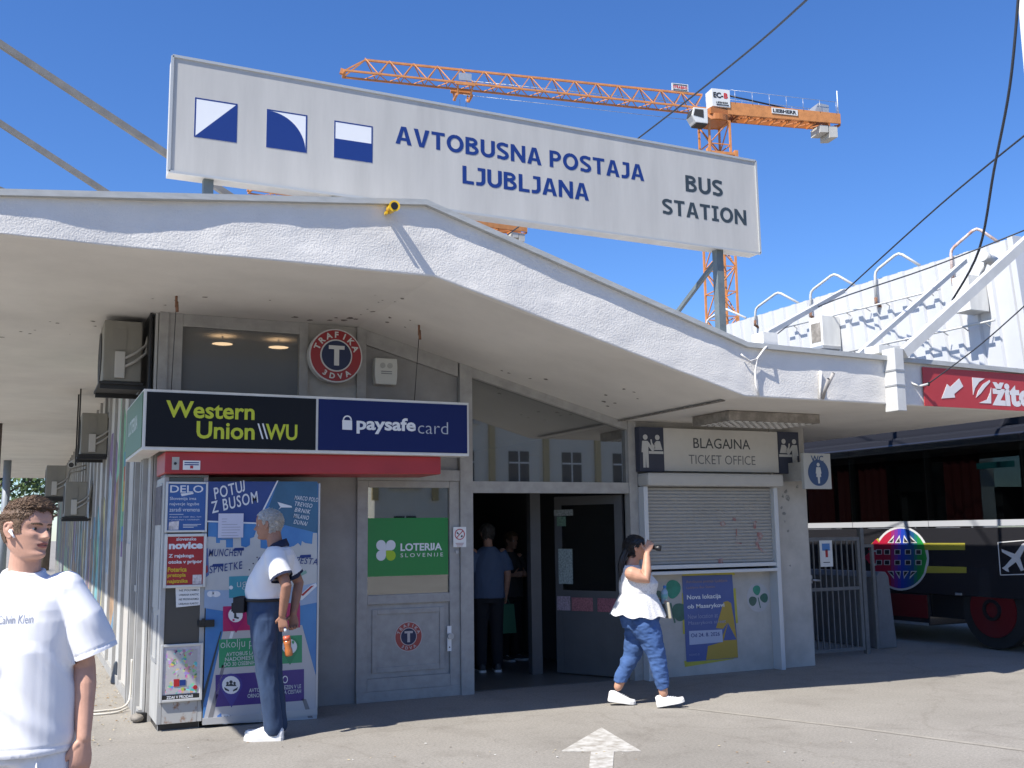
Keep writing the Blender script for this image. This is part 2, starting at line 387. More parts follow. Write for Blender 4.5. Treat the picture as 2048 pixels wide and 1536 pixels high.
# paved seams: thin lines of brighter filler across the forecourt
M['seam'] = mat('joint_filler', (0.30, 0.275, 0.235), 0.9, var=0.15, vscale=8)
s = MB()
q = [atz(*p) for p in ((1360, 1415), (1700, 1455), (2100, 1508))]
for i in range(2):
    d = (q[i+1]-q[i]).normalized(); n = Vector((-d.y, d.x, 0))*0.03
    s.poly([(q[i]+n).to_tuple()[:2]+(0.003,), (q[i]-n).to_tuple()[:2]+(0.003,), (q[i+1]-n).to_tuple()[:2]+(0.003,), (q[i+1]+n).to_tuple()[:2]+(0.003,)], M['seam'])
s.build('road_joint', kind='structure')

# ------------------------------------------------------------------ the station building
YF = 10.03                      # plane of the shop front
YE = 7.78                       # plane of the eaves fascia
SOF = [(-1.12, 3.70), (2.95, 3.70), (6.03, 2.845), (10.15, 2.84)]
TOP = [(-1.12, 3.90), (2.86, 4.31), (6.06, 3.33), (10.15, 3.27)]
def prof(P, x):
    for (x0, z0), (x1, z1) in zip(P, P[1:]):
        if x <= x1: return z0+(z1-z0)*(x-x0)/(x1-x0)
    return P[-1][1]
B = thing('bus_station', 'low grey and white bus station hall with a bent flat canopy roof', 'building', (1.04, YF, 0))
# canopy slab
YB = 40.0
mb = MB()
mb.prism([(x, YE+0.05, z) for x, z in SOF[:3]+[(6.8, 2.8433)]]+[(x, YE+0.05, z-0.01) for x, z in [(6.8, 3.319)]+TOP[2::-1]], (0, YB-YE-0.05, 0), M['soffit'])
mb.prism([(6.802, YE+0.05, 2.8433), (10.15, YE+0.05, 2.84), (10.15, YE+0.05, 3.26), (6.802, YE+0.05, 3.309)], (0, 9.0, 0), M['soffit'])
roof = mb.build('canopy_roof', B)
# plastered fascia with an uneven face
mb = MB(); nx, nz = 300, 26; k = mb.mi(M['stucco']); grid = []
for i in range(nx+1):
    x = -1.12 + 11.27*i/nx; z0, z1 = prof(SOF, x), prof(TOP, x); col = []
    for j in range(nz+1):
        z = z0+(z1-z0)*j/nz
        dy = 0.012*mnoise.noise(Vector((x*1.3, z*2.2, 3.1))) + 0.005*mnoise.noise(Vector((x*4.3, z*5.0, 9.1)))+0.0022*mnoise.noise(Vector((x*17, z*17, 1)))
        if x < 1.9: dy += .017*math.sin((x-.2)*3.0)*min(1, (1.9-x)/.6)
        if j == 0: dy += 0.004*mnoise.noise(Vector((x*9, 0, 0)))
        col.append(mb.bm.verts.new((x, YE+dy, z)))
    col.insert(0, mb.bm.verts.new((x, YE+0.05, z0-0.002))); grid.append(col)
for i in range(nx):
    for j in range(nz+1):
        f = mb.bm.faces.new((grid[i][j], grid[i+1][j], grid[i+1][j+1], grid[i][j+1])); f.material_index = k; f.smooth = j > 0
mb.poly([(10.15, YE, 2.84), (10.15, YE+0.05, 2.84), (10.15, YE+.05, 3.26), (10.15, YE, 3.26)], M['stucco'])
mb.build('fascia', roof, recalc=False)
mb = MB()
for (x0, z0), (x1, z1) in zip(TOP, TOP[1:]):
    mb.prism([(x0, YE-0.050, z0-0.022), (x0, YE-0.050, z0+0.024), (x1, YE-0.050, z1+0.024), (x1, YE-0.050, z1-0.022)], (0, 0.2, 0), M['flash'])
mb.build('roof_flashing', roof)
# left eave board
mb = MB(); mb.box((-1.15, YE+0.01, 3.69), (-1.123, YB, 3.93), M['flash']); mb.build('eave_board', roof)
# soot and fly specks on the soffit: irregular thin flakes of dirt
M['dirt'] = mat('soot', (0.13, 0.115, 0.10), 0.95, col2=(0.38, 0.35, 0.31), vscale=30)
mb = MB()
def soffit_pt(px, py):
    z = 3.70
    for _ in range(30):
        p = atz(px, py, z); z2 = prof(SOF, min(10.15, p.x)); z = z+(z2-z)*0.6
    return p
spots = [(805,597,9),(745,623,9),(765,600,4),(790,603,4),(700,636,14),(688,640,12),(712,638,9),(660,640,9),(672,635,7),(780,635,8),(774,644,7),(722,629,5),(735,618,4),(757,604,4),(664,596,3),
 (730,660,5),(810,654,5),(1003,741,5),(1018,746,6),(1092,758,8),(1060,757,5),(1211,790,7),(1208,803,8),(1230,806,6),(1248,778,6),(1268,784,5),(1275,797,5),(1215,812,6),(100,643,4),(115,646,7),(60,667,5),(42,663,5),(185,642,9),(190,652,5),(70,660,4),(140,668,3),(5,674,7),(410,594,8),(330,610,5),(305,597,4),(350,600,5),(540,600,5),(590,634,12),(620,640,10),(750,590,3),(820,640,4)]
for px, py, w in spots:
    c = soffit_pt(px, py); r = w/2075*(c-EYE).length*0.55; n = 9; pts = []
    dz = Vector((1, 0, (prof(SOF, c.x+.05)-prof(SOF, c.x-.05))/0.1)).normalized()
    for i in range(n):
        an = 2*math.pi*i/n; rr = r*(0.6+0.7*rnd.random()); pts.append(c+dz*rr*math.cos(an)+Vector((0, 1, 0))*rr*math.sin(an)*1.3+Vector((0, 0, -0.002)))
    mb.poly(pts, M['dirt'])
mb.build('soot_speck', roof, kind='stuff')
# soffit joint over the ticket office
mb = MB(); mb.box((5.98, YE+0.3, 2.835), (6.03, YF, 2.8445), M['dirt']); mb.build('soffit_joint', roof)

# front wall: opaque panels between the openings
mb = MB()
zt = lambda x: prof(SOF, x)-0.001
def upright(m, x0, x1, y0, y1, z0, mat_, ztop=None):
    m.prism([(x0, y0, z0), (x1, y0, z0), (x1, y0, zt(x1) if ztop is None else ztop), (x0, y0, zt(x0) if ztop is None else ztop)], (0, y1-y0, 0), mat_)
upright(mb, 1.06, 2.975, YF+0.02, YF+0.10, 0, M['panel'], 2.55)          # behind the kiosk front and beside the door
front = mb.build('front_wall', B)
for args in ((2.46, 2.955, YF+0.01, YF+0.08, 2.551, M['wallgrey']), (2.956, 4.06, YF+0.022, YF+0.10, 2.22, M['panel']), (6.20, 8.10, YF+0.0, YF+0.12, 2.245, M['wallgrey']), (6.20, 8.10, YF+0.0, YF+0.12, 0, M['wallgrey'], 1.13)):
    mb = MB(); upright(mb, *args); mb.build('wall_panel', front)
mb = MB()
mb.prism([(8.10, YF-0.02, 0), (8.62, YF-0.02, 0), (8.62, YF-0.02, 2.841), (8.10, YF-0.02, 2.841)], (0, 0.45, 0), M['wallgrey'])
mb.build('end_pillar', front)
# frames
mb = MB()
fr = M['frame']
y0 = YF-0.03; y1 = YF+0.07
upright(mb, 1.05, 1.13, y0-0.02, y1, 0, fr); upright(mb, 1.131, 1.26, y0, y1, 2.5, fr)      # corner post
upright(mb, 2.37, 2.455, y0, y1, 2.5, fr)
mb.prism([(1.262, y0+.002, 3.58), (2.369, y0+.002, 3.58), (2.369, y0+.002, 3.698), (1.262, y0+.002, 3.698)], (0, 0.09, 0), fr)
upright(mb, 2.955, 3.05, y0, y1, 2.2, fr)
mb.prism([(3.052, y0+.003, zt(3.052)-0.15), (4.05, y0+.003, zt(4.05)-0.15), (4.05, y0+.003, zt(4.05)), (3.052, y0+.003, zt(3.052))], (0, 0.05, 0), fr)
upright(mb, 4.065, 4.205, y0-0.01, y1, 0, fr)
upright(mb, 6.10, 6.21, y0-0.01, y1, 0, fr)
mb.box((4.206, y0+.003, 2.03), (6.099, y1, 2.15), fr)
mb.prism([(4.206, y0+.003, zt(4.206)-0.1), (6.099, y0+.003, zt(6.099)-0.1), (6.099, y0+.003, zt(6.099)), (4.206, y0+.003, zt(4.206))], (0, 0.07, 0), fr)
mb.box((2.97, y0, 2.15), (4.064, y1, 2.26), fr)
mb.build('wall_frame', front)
# panes
mb = MB(); mb.poly([(1.255, YF+0.02, 2.5), (2.375, YF+0.02, 2.5), (2.375, YF+0.02, 3.59), (1.255, YF+0.02, 3.59)], glass_mat('upper_glass', (0.75, 0.85, 0.85), 0.8, 0.02, grey_lift=.38)); mb.build('window', B)  # pane greyed to stand for a dimly lit room behind
mb = MB(); mb.poly([(4.2, YF+0.03, 2.14), (6.105, YF+0.03, 2.14), (6.105, YF+0.03, zt(6.1)-0.09), (4.2, YF+0.03, zt(4.2)-0.09)], M['glass']); mb.build('transom_window', B)
# rooms behind the front; darker skin tone for stubble, not assigned to any face
mb = MB()
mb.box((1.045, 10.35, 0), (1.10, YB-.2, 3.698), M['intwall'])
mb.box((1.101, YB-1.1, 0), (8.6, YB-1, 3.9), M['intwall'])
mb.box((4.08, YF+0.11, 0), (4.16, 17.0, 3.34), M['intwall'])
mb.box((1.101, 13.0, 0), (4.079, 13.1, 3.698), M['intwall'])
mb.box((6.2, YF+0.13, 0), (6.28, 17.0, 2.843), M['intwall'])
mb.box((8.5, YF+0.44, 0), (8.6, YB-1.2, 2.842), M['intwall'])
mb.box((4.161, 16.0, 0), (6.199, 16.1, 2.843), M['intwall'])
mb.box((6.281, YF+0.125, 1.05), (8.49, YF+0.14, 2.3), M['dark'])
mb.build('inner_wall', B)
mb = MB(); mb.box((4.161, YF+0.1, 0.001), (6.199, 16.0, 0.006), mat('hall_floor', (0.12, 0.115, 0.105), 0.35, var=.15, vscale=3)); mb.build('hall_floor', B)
# inner wooden lobby post and open glass door leaf
mb = MB(); M['lobby'] = mat('lobby_shaded', (.085, .085, .085), .5, var=.1, vscale=5); mb.box((5.33, 10.95, 0), (5.46, 11.05, 2.5), M['lobby']); mb.build('lobby_post', B)  # dark colour has the shade of the hall put into it
dl = MB(); p0, p1 = Vector((5.62, 10.9, 0)), Vector((6.07, 10.12, 0)); ax = (p1-p0).normalized(); nn = Vector((-ax.y, ax.x, 0))
Ld = (p1-p0).length
def leaf(mb_, a, b, z0, z1, m, t=.04): 
    P = [p0+ax*a, p0+ax*b]; mb_.prism([P[0]+Vector((0,0,z0)), P[1]+Vector((0,0,z0)), P[1]+Vector((0,0,z1)), P[0]+Vector((0,0,z1))], nn*t, m)
leaf(dl, 0, .1, .02, 2.02, M['lobby']); leaf(dl, Ld-.1, Ld, .02, 2.02, M['lobby']); leaf(dl, .101, Ld-.101, 1.92, 2.02, M['lobby']); leaf(dl, .101, Ld-.101, .02, .95, M['lobby'])
d_ = dl.build('entrance_door', B)
mb = MB(); leaf(mb, .1, Ld-.1, .95, 1.92, M['doorglass'], .012); mb.build('pane', d_)
for (a, b, z0, z1, c) in ((.0, .26, 1.80, 1.87, (.25, .27, .26)), (.04, .16, 1.68, 1.79, (.12, .2, .14)), (.05, .24, 1.02, 1.42, (.28, .33, .31)), (.02, .2, .72, .88, (.33, .26, .3)), (.22, .5, .72, .87, (.30, .12, .13)), (.56, .8, .72, .87, (.28, .10, .12))):
    P = p0+ax*a; Q = p0+ax*b; o_ = -nn*.006; mb = MB()
    mb.prism([P+o_+Vector((0,0,z0)), Q+o_+Vector((0,0,z0)), Q+o_+Vector((0,0,z1)), P+o_+Vector((0,0,z1))], -nn*.003, mat('sticker_%d' % int(c[1]*1000), c, .6, var=.5, vscale=60)); mb.build('door_sticker', d_)

# lamps in the kiosk ceiling, seen through the upper window
M['lampglow'] = mat('lamp_glow', (1, .8, .6), .5, emit=(1.0, 0.62, 0.36), estr=1.35)
for px, py in ((445, 685), (557, 692)):
    c = aty(px, py, 11.0); mb = MB(); mb.disc(c, (0, 0, -1), 0.105, 0.012, M['lampglow']); mb.ring(c+Vector((0,0,.004)), (0,0,-1), .106, .125, .02, M['white'])
    mb.tube([c+Vector((0,0,.004)), (c.x, c.y, 3.698)], .008, M['black'], 6)
    mb.build('ceiling_lamp', loc=c, label='round warm downlight glowing behind the upper kiosk window, %s' % ('nearer the corner post' if px < 500 else 'nearer the red round sign'), cat='lamp', group='lit downlights inside the kiosk')

# kiosk door
D_ = thing  # doors are parts of the building
mb = MB(); Y = YF-0.012
def dbox(m, x0, x1, z0, z1, ya, yb, mt): m.box((x0, ya, z0), (x1, yb, z1), mt)
dbox(mb, 2.975, 3.085, 0.02, 2.148, Y, Y+.05, fr); dbox(mb, 3.955, 4.063, 0.02, 2.148, Y, Y+.05, fr)
dbox(mb, 3.086, 3.954, 2.08, 2.148, Y, Y+.05, fr); dbox(mb, 3.086, 3.954, .93, 1.02, Y, Y+.05, fr); dbox(mb, 3.086, 3.954, .10, .22, Y, Y+.05, fr)
dbox(mb, 2.976, 4.062, 0.0, .099, Y-.012, Y+.05, fr)
dbox(mb, 3.086, 3.954, .22, .93, Y+.03, Y+.05, fr)
dbox(mb, 3.14, 3.19, .27, .88, Y+.016, Y+.031, fr); dbox(mb, 3.85, 3.90, .27, .88, Y+.016, Y+.031, fr); dbox(mb, 3.191, 3.849, .83, .88, Y+.017, Y+.031, fr); dbox(mb, 3.191, 3.849, .27, .32, Y+.017, Y+.031, fr)
kd = mb.build('kiosk_door', B, bevel=.004)
mb = MB(); dbox(mb, 3.08, 3.96, 1.015, 2.085, Y+.03, Y+.04, M['doorglass']); mb.build('door_pane', kd)
mb = MB(); dbox(mb, 3.08, 3.96, 1.0, 2.09, Y+.10, Y+.115, mat('door_backing', (.12, .125, .125), .6)); dbox(mb, 3.6, 3.96, 1.78, 2.09, Y+.042, Y+.05, mat('frosted_film', (.24, .25, .255), .4)); dbox(mb, 3.08, 3.96, 1.015, 1.2, Y+.042, Y+.05, mat('pale_paper', (.42, .44, .46), .5, var=.25, vscale=7)); mb.build('window_film', kd)
mb = MB()
c0, c1 = aty(735, 1036, Y), aty(900, 1164, Y)
dbox(mb, c0.x, c1.x-.01, 1.20, 1.775, Y+.022, Y+.028, mat('lottery_green', (.008, .22, .045), .35))
Yp = Y+.021
text_y(mb, 'LOTERIJA', mat('print_white', (.72, .74, .76), .5), Yp, 801, 1087, 884, 1102, bold=.03)
text_y(mb, 'SLOVENIJE', M['white'], Yp, 801, 1107, 886, 1114.5, spacing=1.5)
for (px, py, mt) in ((762, 1090.5, 'print_white'), (781.5, 1090.5, 'print_white'), (762, 1111, 'print_white'), (781.5, 1111, 'x')):
    mt = MATS[mt] if mt != 'x' else mat('print_lime', (.36, .55, .02), .5)
    c = aty(px, py, Yp); r = .050; sx = 1 if px < 770 else -1; sz = 1 if py > 1100 else -1
    pts = []
    for i in range(20):
        an = 2*math.pi*i/20; x_, z_ = r*math.cos(an), r*math.sin(an)*1.03
        pts.append((x_, z_))
    pts = [(x_, z_) for x_, z_ in pts if not (x_*sx > .001 and z_*sz > .001)]
    pts.append((sx*r, sz*r*1.03)); pts.sort(key=lambda p: math.atan2(p[1], p[0]))
    mb.prism([(c.x+x_, Yp, c.z+z_) for x_, z_ in pts], (0, -.003, 0), mt)
mb.build('lottery_sign', kd)
def round_badge(mb, c, r, Y, red, navy, wh, t):
    c = Vector((c.x, Y, c.z))
    mb.disc(c, (0, -1, 0), r, t, wh); mb.disc(c+Vector((0, -t, 0)), (0, -1, 0), r*.95, t*.06, red); mb.disc(c+Vector((0, -t*1.06, 0)), (0, -1, 0), r*.60, t*.06, wh); mb.disc(c+Vector((0, -t*1.12, 0)), (0, -1, 0), r*.55, t*.06, navy)
    def arc(s, rad, mid, step, h, inward=False):
        n = len(s)
        for i, ch in enumerate(s):
            an = mid-(i-(n-1)/2)*step*(-1 if inward else 1)
            up = Vector((math.cos(an), 0, math.sin(an))); ctr = c+up*rad+Vector((0, -t*1.12, 0))
            if inward: up = -up
            ex = Vector((up.z, 0, -up.x)); vv, _ = text_faces(ch, .035); w0 = max(v[0] for v in vv)-min(v[0] for v in vv); w = w0*h/.73
            put_text(mb, ch, wh, ctr-ex*w/2-up*h/2, ex, up, w, h, bold=.035, thick=.003)
    arc('TRAFIKA', r*.775, R(90), R(22.5), r*.23); arc('3DVA', r*.775, R(270), R(22), r*.21, True)
    z = c+Vector((0, -t*1.2, 0)); q = r*.28
    mb.prism([z+Vector((x_*q, 0, y_*q)) for x_, y_ in ((-1.05, 1.3), (1.05, 1.3), (1.05, .8), (.33, .8), (.33, -1.35), (-.33, -1.35), (-.33, .8), (-1.05, .8))], (0, -.004, 0), wh)
mb = MB(); round_badge(mb, aty(817, 1273, Y+.03), .145, Y+.03, mat('faded_red', (.36, .07, .055), .6), mat('navy', (.01, .02, .07), .5), mat('badge_white2', (.5, .45, .43), .6), .003); mb.build('round_sticker', kd)
mb = MB(); a_ = aty(898, 1278, Y)
dbox(mb, a_.x-.02, a_.x+.024, a_.z-.12, a_.z+.13, Y-.008, Y+.0, M['white']); mb.disc((a_.x+.005, Y-.008, a_.z+.03), (0, -1, 0), .03, .035, M['steel'], 20); mb.disc((a_.x+.002, Y-.008, a_.z-.08), (0, -1, 0), .009, .003, M['black'], 12)
mb.build('door_handle', kd, bevel=.003)
mb = MB(); a_ = aty(911, 1104, Y); mb.disc((a_.x, Y-.03, a_.z), (0, -1, 0), .017, .015, M['steel'], 16); mb.build('door_lock', kd)
# no-entry style sticker on the jamb
mb = MB(); c0, c1 = aty(907, 1054, YF-.05), aty(933, 1094, YF-.05); Yj = YF-.041
mb.box((c0.x, Yj-.002, c1.z), (c1.x, Yj, c0.z), M['white'])
cc = Vector(((c0.x+c1.x)/2, Yj-.002, c0.z-.075)); mb.ring(cc, (0, -1, 0), .047, .056, .002, mat('ban_red', (.45, .03, .04), .5), 32)
mb.prism([cc+Vector((-.04, 0, -.034)), cc+Vector((-.034, 0, -.04)), cc+Vector((.04, 0, .034)), cc+Vector((.034, 0, .04))], (0, -.002, 0), MATS['ban_red'])
mb.prism([cc+Vector((-.035, 0, .01)), cc+Vector((-.01, 0, -.005)), cc+Vector((-.012, 0, .012)), cc+Vector((-.03, 0, .028))], (0, -.002, 0), M['ink'])
mb.prism([cc+Vector((.01, 0, -.03)), cc+Vector((.032, 0, -.028)), cc+Vector((.028, 0, -.005)), cc+Vector((.016, 0, -.012))], (0, -.002, 0), M['ink'])
for i in range(3): mb.box((cc.x-.045+.008*i, Yj-.0035, c1.z+.036-.014*i), (cc.x+.045-.008*i, Yj-.002, c1.z+.042-.014*i), mat('ban_text', (.4, .2, .2), .6))
mb.build('warning_sticker', loc=(cc.x, Yj, c1.z), label='small white sticker with red prohibition circle on the grey jamb beside the kiosk door', cat='sticker')

# ---------------------------------------------------------------- long side wall with battens and murals
mb = MB(); mb.box((1.02, YF+.01, 0), (1.043, YB, 3.698), M['sidewall'])
side = mb.build('side_wall', B)
mb = MB(); y = YF+0.06
for i in range(44):
    y += 1.02 + .12*math.sin(i*2.3)
    if y > YB-.3: break
    mb.box((0.985, y, 0.05), (1.019, y+.05+.03*(i % 2), 3.697), M['batten'])
for yy in (10.25, 10.42, 11.0, 11.18): mb.box((0.975, yy, .0), (1.019, yy+.06, 3.697), M['batten'])
mb.box((.99, YF+.01, .0), (1.018, YB, .10), M['batten'])
mb.build('wall_batten', side)
mb = MB()
mb.box((1.0, 11.35, .12), (1.018, 12.0, 1.55), mat('faded_board', (.50, .47, .42), .7, var=.1, vscale=3))
mb.box((.992, 10.5, 1.1), (1.018, 10.85, 1.16), M['batten']); mb.box((.992, 10.5, 0.2), (1.018, 10.56, 1.1), M['batten'])
mb.build('wall_board', side)
mb = MB(); mb.box((.972, YF+.02, 2.45), (.984, 11.9, 3.697), M['black']); mb.build('shade_panel', side)  # black sheet that paints in the shade high on the wall by the corner
mb = MB()
cols = [(.05, .22, .30), (.40, .10, .05), (.45, .25, .05), (.42, .38, .06), (.12, .28, .14), (.05, .15, .35), (.14, .07, .2)]
for i, c in enumerate(cols): mb.box((1.004, 12.25, 2.42-.17*i), (1.018, 12.75, 2.59-.17*i), mat('stripe_%d' % i, c, .7, var=.3, vscale=9))
mb.build('rainbow_panel', side)
cols = [(.19, .42, .26), (.13, .25, .36), (.34, .22, .13), (.2, .14, .24), (.30, .36, .40), (.40, .36, .18), (.10, .12, .18), (.15, .36, .38)]
mb = MB()
for i in range(34):
    ya = 13.3+25*(i/34)**1.2; w = .5+rnd.random()*.9; z0 = .1+rnd.random()*1.3; h = .7+rnd.random()*1.4; n = 11
    if ya > 38: continue
    pts = []
    for k in range(n):
        an = 2*math.pi*k/n; rr = .65+.5*rnd.random(); pts.append((1.0185-.0006*i*.1, ya+w*rr*math.cos(an), max(.08, z0+h/2+h/2*rr*math.sin(an))))
    mb.prism(pts, (-.002-.0003*i, 0, 0), mat('mural_%d' % (i % 8), cols[i % 8], .75, var=.45, vscale=3))
mb.build('mural', side)
# ------------------------------------------------------------------ big roof sign
YS = 8.4
S = thing('roof_sign', 'long pale grey sign box with blue squares and lettering standing on posts above the canopy', 'sign', (3.8, YS+.09, 4.3))
mb = MB(); c = [(0.91, YS, 4.52), (6.79, YS, 4.45), (6.785, YS, 5.45), (0.91, YS, 5.50)]
mb.prism([Vector(p) for p in c], (0, .18, 0), M['signgrey']); box = mb.build('sign_box', S)
mb = MB()
for p, q in ((c[3], c[2]), (c[0], c[1]), (c[3], c[0]), (c[2], c[1])):
    mb.bar(Vector(p)+Vector((0, -.002, 0)), Vector(q)+Vector((0, -.002, 0)), .02, .022, mat('sign_trim', (.46, .47, .46), .4, metal=.2))
mb.build('edge_trim', box)
mb = MB(); Yt = YS-.001
mb.bm.free()
for s_, m_, q in (('AVTOBUSNA POSTAJA', M['blue'], (791, 251, 1286, 286.5)), ('LJUBLJANA', M['blue'], (925, 331, 1177, 366.5)), ('BUS', M['ink'], (1371.5, 350, 1445.5, 382.5)), ('STATION', M['ink'], (1325, 396.5, 1492, 427.5))):
    mb = MB(); block_y(mb, s_, m_, Yt, *q); mb.build('lettering', box)
def symbol(kind, x0, y0, x1, y1):
    mb = MB(); a, b, t = aty(x0, y1, Yt), aty(x1, y1, Yt), aty(x0, y0, Yt)
    X0, X1, Z0, Z1 = a.x, b.x, a.z, t.z; w = .012; bl = M['blue']; pw = mat('sign_white', (.76, .77, .78), .4)
    mb.box((X0, Yt-.0004, Z0), (X1, Yt+.001, Z1), pw)
    Y2 = Yt-.0007
    def P(*pts): mb.prism([(x, Y2, z) for x, z in pts], (0, -.0004, 0), bl)
    P((X0, Z0), (X0+w, Z0), (X0+w, Z1), (X0, Z1)); P((X1-w, Z0), (X1, Z0), (X1, Z1), (X1-w, Z1))
    P((X0+w, Z1-w), (X1-w, Z1-w), (X1-w, Z1), (X0+w, Z1)); P((X0+w, Z0), (X1-w, Z0), (X1-w, Z0+w), (X0+w, Z0+w))
    i0, i1, k0, k1 = X0+w, X1-w, Z0+w, Z1-w
    if kind == 0: P((i0, k0), (i1, k0), (i1, k1))
    if kind == 1: P((i0, k0), *[(i0+(i1-i0)*math.cos(R(90*i/14)), k0+(k1-k0)*math.sin(R(90*i/14))) for i in range(15)])
    if kind == 2: P((i0, k0), (i1, k0), (i1, k0+(k1-k0)*.52), (i0, k0+(k1-k0)*.52))
    mb.build('sign_symbol', box)
symbol(0, 387.5, 194, 473.5, 273.5); symbol(1, 532, 217.5, 613.5, 294.5); symbol(2, 667.5, 240.5, 745, 315)
M['post'] = mat('post_paint', (.13, .16, .17), .5, var=.15, vscale=9)
for x in (1.23, 2.3, 6.32):
    zb = prof(TOP, x)
    mb = MB(); mb.box((x-.04, YS+.05, zb-.02), (x+.04, YS+.13, 4.56), M['post']); mb.box((x-.09, YS, zb-.01), (x+.09, YS+.18, zb+.01), M['post']); mb.build('post', S)
mb = MB(); a_, b_ = aty(1440, 512, YS+.2), aty(1352, 628, 9.3); mb.bar(a_, b_, .04, .04, M['post']); mb.build('stay', S)

# ------------------------------------------------------------------ canopy fittings
mb = MB(); M['yellow'] = mat('lamp_yellow', (.75, .46, .01), .4)
p = aty(781, 419, YE-.06)
L = thing('roof_lamp', 'small yellow bullet lamp fixed to the top edge of the fascia', 'lamp', (p.x, YE-.05, p.z))
mb.tube([p+Vector((.0, .03, 0)), p+Vector((-.005, -.10, -.008)), p+Vector((-.01, -.13, -.01))], [.03, .037, .045], M['yellow'], 18)
mb.build('lamp_body', L)
mb = MB(); mb.disc(p+Vector((-.0105, -.131, -.01)), (0, -1, -.08), .030, .004, M['black'], 20); mb.build('lens', L)
mb = MB(); mb.bar(p+Vector((-.03, .04, -.03)), p+Vector((-.05, -.05, -.045)), .02, .02, M['yellow']); mb.bar(p+Vector((0, .04, .03)), p+Vector((0, .06, .045)), .03, .02, M['yellow']); mb.build('bracket', L)
# pipes sticking out of the fascia
mb = MB(); p0_ = aty(1645, 797, YE-.03); p1_ = aty(1657, 758, YE-.16); p2_ = aty(1667, 746, YE-.14)
mb.tube([p0_, p1_], .017, mat('pipe_grey', (.34, .32, .30), .6, var=.2, vscale=20), 12); mb.tube([p0_+Vector((.02, .03, .02)), p2_], .017, MATS['pipe_grey'], 12)
mb.disc(p1_, p1_-p0_, .013, .003, M['black'], 12); mb.disc(p2_, p2_-p0_, .013, .003, M['black'], 12)
mb.tube([aty(1641, 742, YE-.02), aty(1640, 800, YE-.02)], .014, M['stucco'], 8)
mb.build('pipe_stub', loc=p0_, label='pair of cut grey pipe ends leaning out of the white fascia over the ticket office', cat='pipe')
# cable running over the fascia
mb = MB(); pts = [aty(*q) for q in ((1536, 690, YE-.03), (1527, 700, YE-.075), (1514, 718, YE-.035), (1510, 745, YE-.03), (1512, 770, YE-.03), (1518, 792, YE-.03))]
mb.tube(pts, .010, M['stucco'], 8); pts = [aty(*q) for q in ((1514, 718, YE-.035), (1500, 722, YE-.045), (1486, 712, YE-.04), (1482, 708, YE-.03))]; mb.tube(pts, .008, M['stucco'], 8)
mb.build('fascia_cable', loc=pts[0], label='white painted cable looping over the fascia edge at the low corner of the canopy', cat='cable')
# column cover and struts on the right
M['strutw'] = mat('strut_white', (.55, .55, .53), .5, var=.08, vscale=5)
T_ = thing('white_strut', 'thick white steel strut rising from a boxed post on the fascia to the mast', 'strut', (8.0, YE-.1, 2.75))
a_, b_ = aty(1789, 822, YE-.1), aty(1813, 705, YE-.1)
mb = MB(); mb.box((a_.x, YE-.15, a_.z), (a_.x+.118, YE+.02, b_.z+.03), M['strutw']); mb.build('post_cover', T_, bevel=.006)
for py in (740, 770):
    mb = MB(); z_ = aty(1800, py, YE-.15).z; mb.box((a_.x-.006, YE-.157, z_-.008), (a_.x+.124, YE+.01, z_+.008), M['steel']); mb.build('clamp_band', T_)
mb = MB(); p = aty(1792, 706, YE+.1); mb.prism([p+Vector((-.28, -.05, -.02)), p+Vector((.1, -.05, -.06)), p+Vector((.1, -.05, .06)), p+Vector((-.28, -.05, .06))], (0, .2, 0), M['dirtywhite']); mb.build('base_block', T_)
mb = MB(); s0, s1 = aty(1805, 708, YE-.08), aty(2088, 450, YE+.1); mb.bar(s0, s1, .085, .10, M['strutw'], up=(-.6, 0, .8)); mb.build('beam', T_)
for i, (q0, q1, Ya, Yb, w, lab) in enumerate((((1716, 710), (1930, 522), 8.6, 9.4, .055, 'slimmer white strut standing on the canopy left of the thick one'), ((1532, 668), (1686, 582), 9.2, 11.5, .06, 'thin grey strut rising from the low end of the canopy beside the small rooftop unit'))):
    mb = MB(); mb.bar(aty(*q0, Ya), aty(*q1, Yb), w, w, M['strutw']); f_ = aty(*q0, Ya); mb.box((f_.x-.12, Ya-.1, f_.z-.22), (f_.x+.08, Ya+.1, f_.z-.0), M['dirtywhite'])
    mb.build('steel_strut', loc=f_, label=lab, cat='strut', group='struts holding the masts')
mb = MB(); m0 = aty(2086, 470, YE+.15)
mb.tube([(m0.x+.02, m0.y, 0), (m0.x+.02, m0.y, 3.0), (m0.x-.0, m0.y, 9.5)], [.06, .06, .05], M['strutw'], 16); mb.build('mast', loc=(m0.x+.02, m0.y, 0), label='white steel mast at the right edge that the thick strut leans on', cat='mast')
# struts on the left, behind the sign
M['strutg'] = mat('strut_grey', (.16, .155, .145), .55, var=.2, vscale=6)
for i, (q0, q1, Yl, w) in enumerate((((345, 316), (-160, -18), 12.0, .07), ((226, 394), (-160, 142), 14.0, .07), ((22, 388), (-200, 295), 17.0, .07))):
    e0, e1 = aty(*q0, Yl), aty(*q1, Yl); d = (e0-e1).normalized(); e0 = e0+d*((e0.z-4.02)/-d.z if d.z < 0 and e0.z > 4.02 else 0)
    mb = MB(); mb.bar(e0, e1, w, w, M['strutg'])
    mb.build('grey_strut', loc=e0, label=('long grey strut running down behind the left end of the roof sign', 'grey strut meeting the canopy edge left of the roof sign', 'short end of a grey strut at the left edge just above the canopy')[i], cat='strut', group='grey struts behind the canopy')

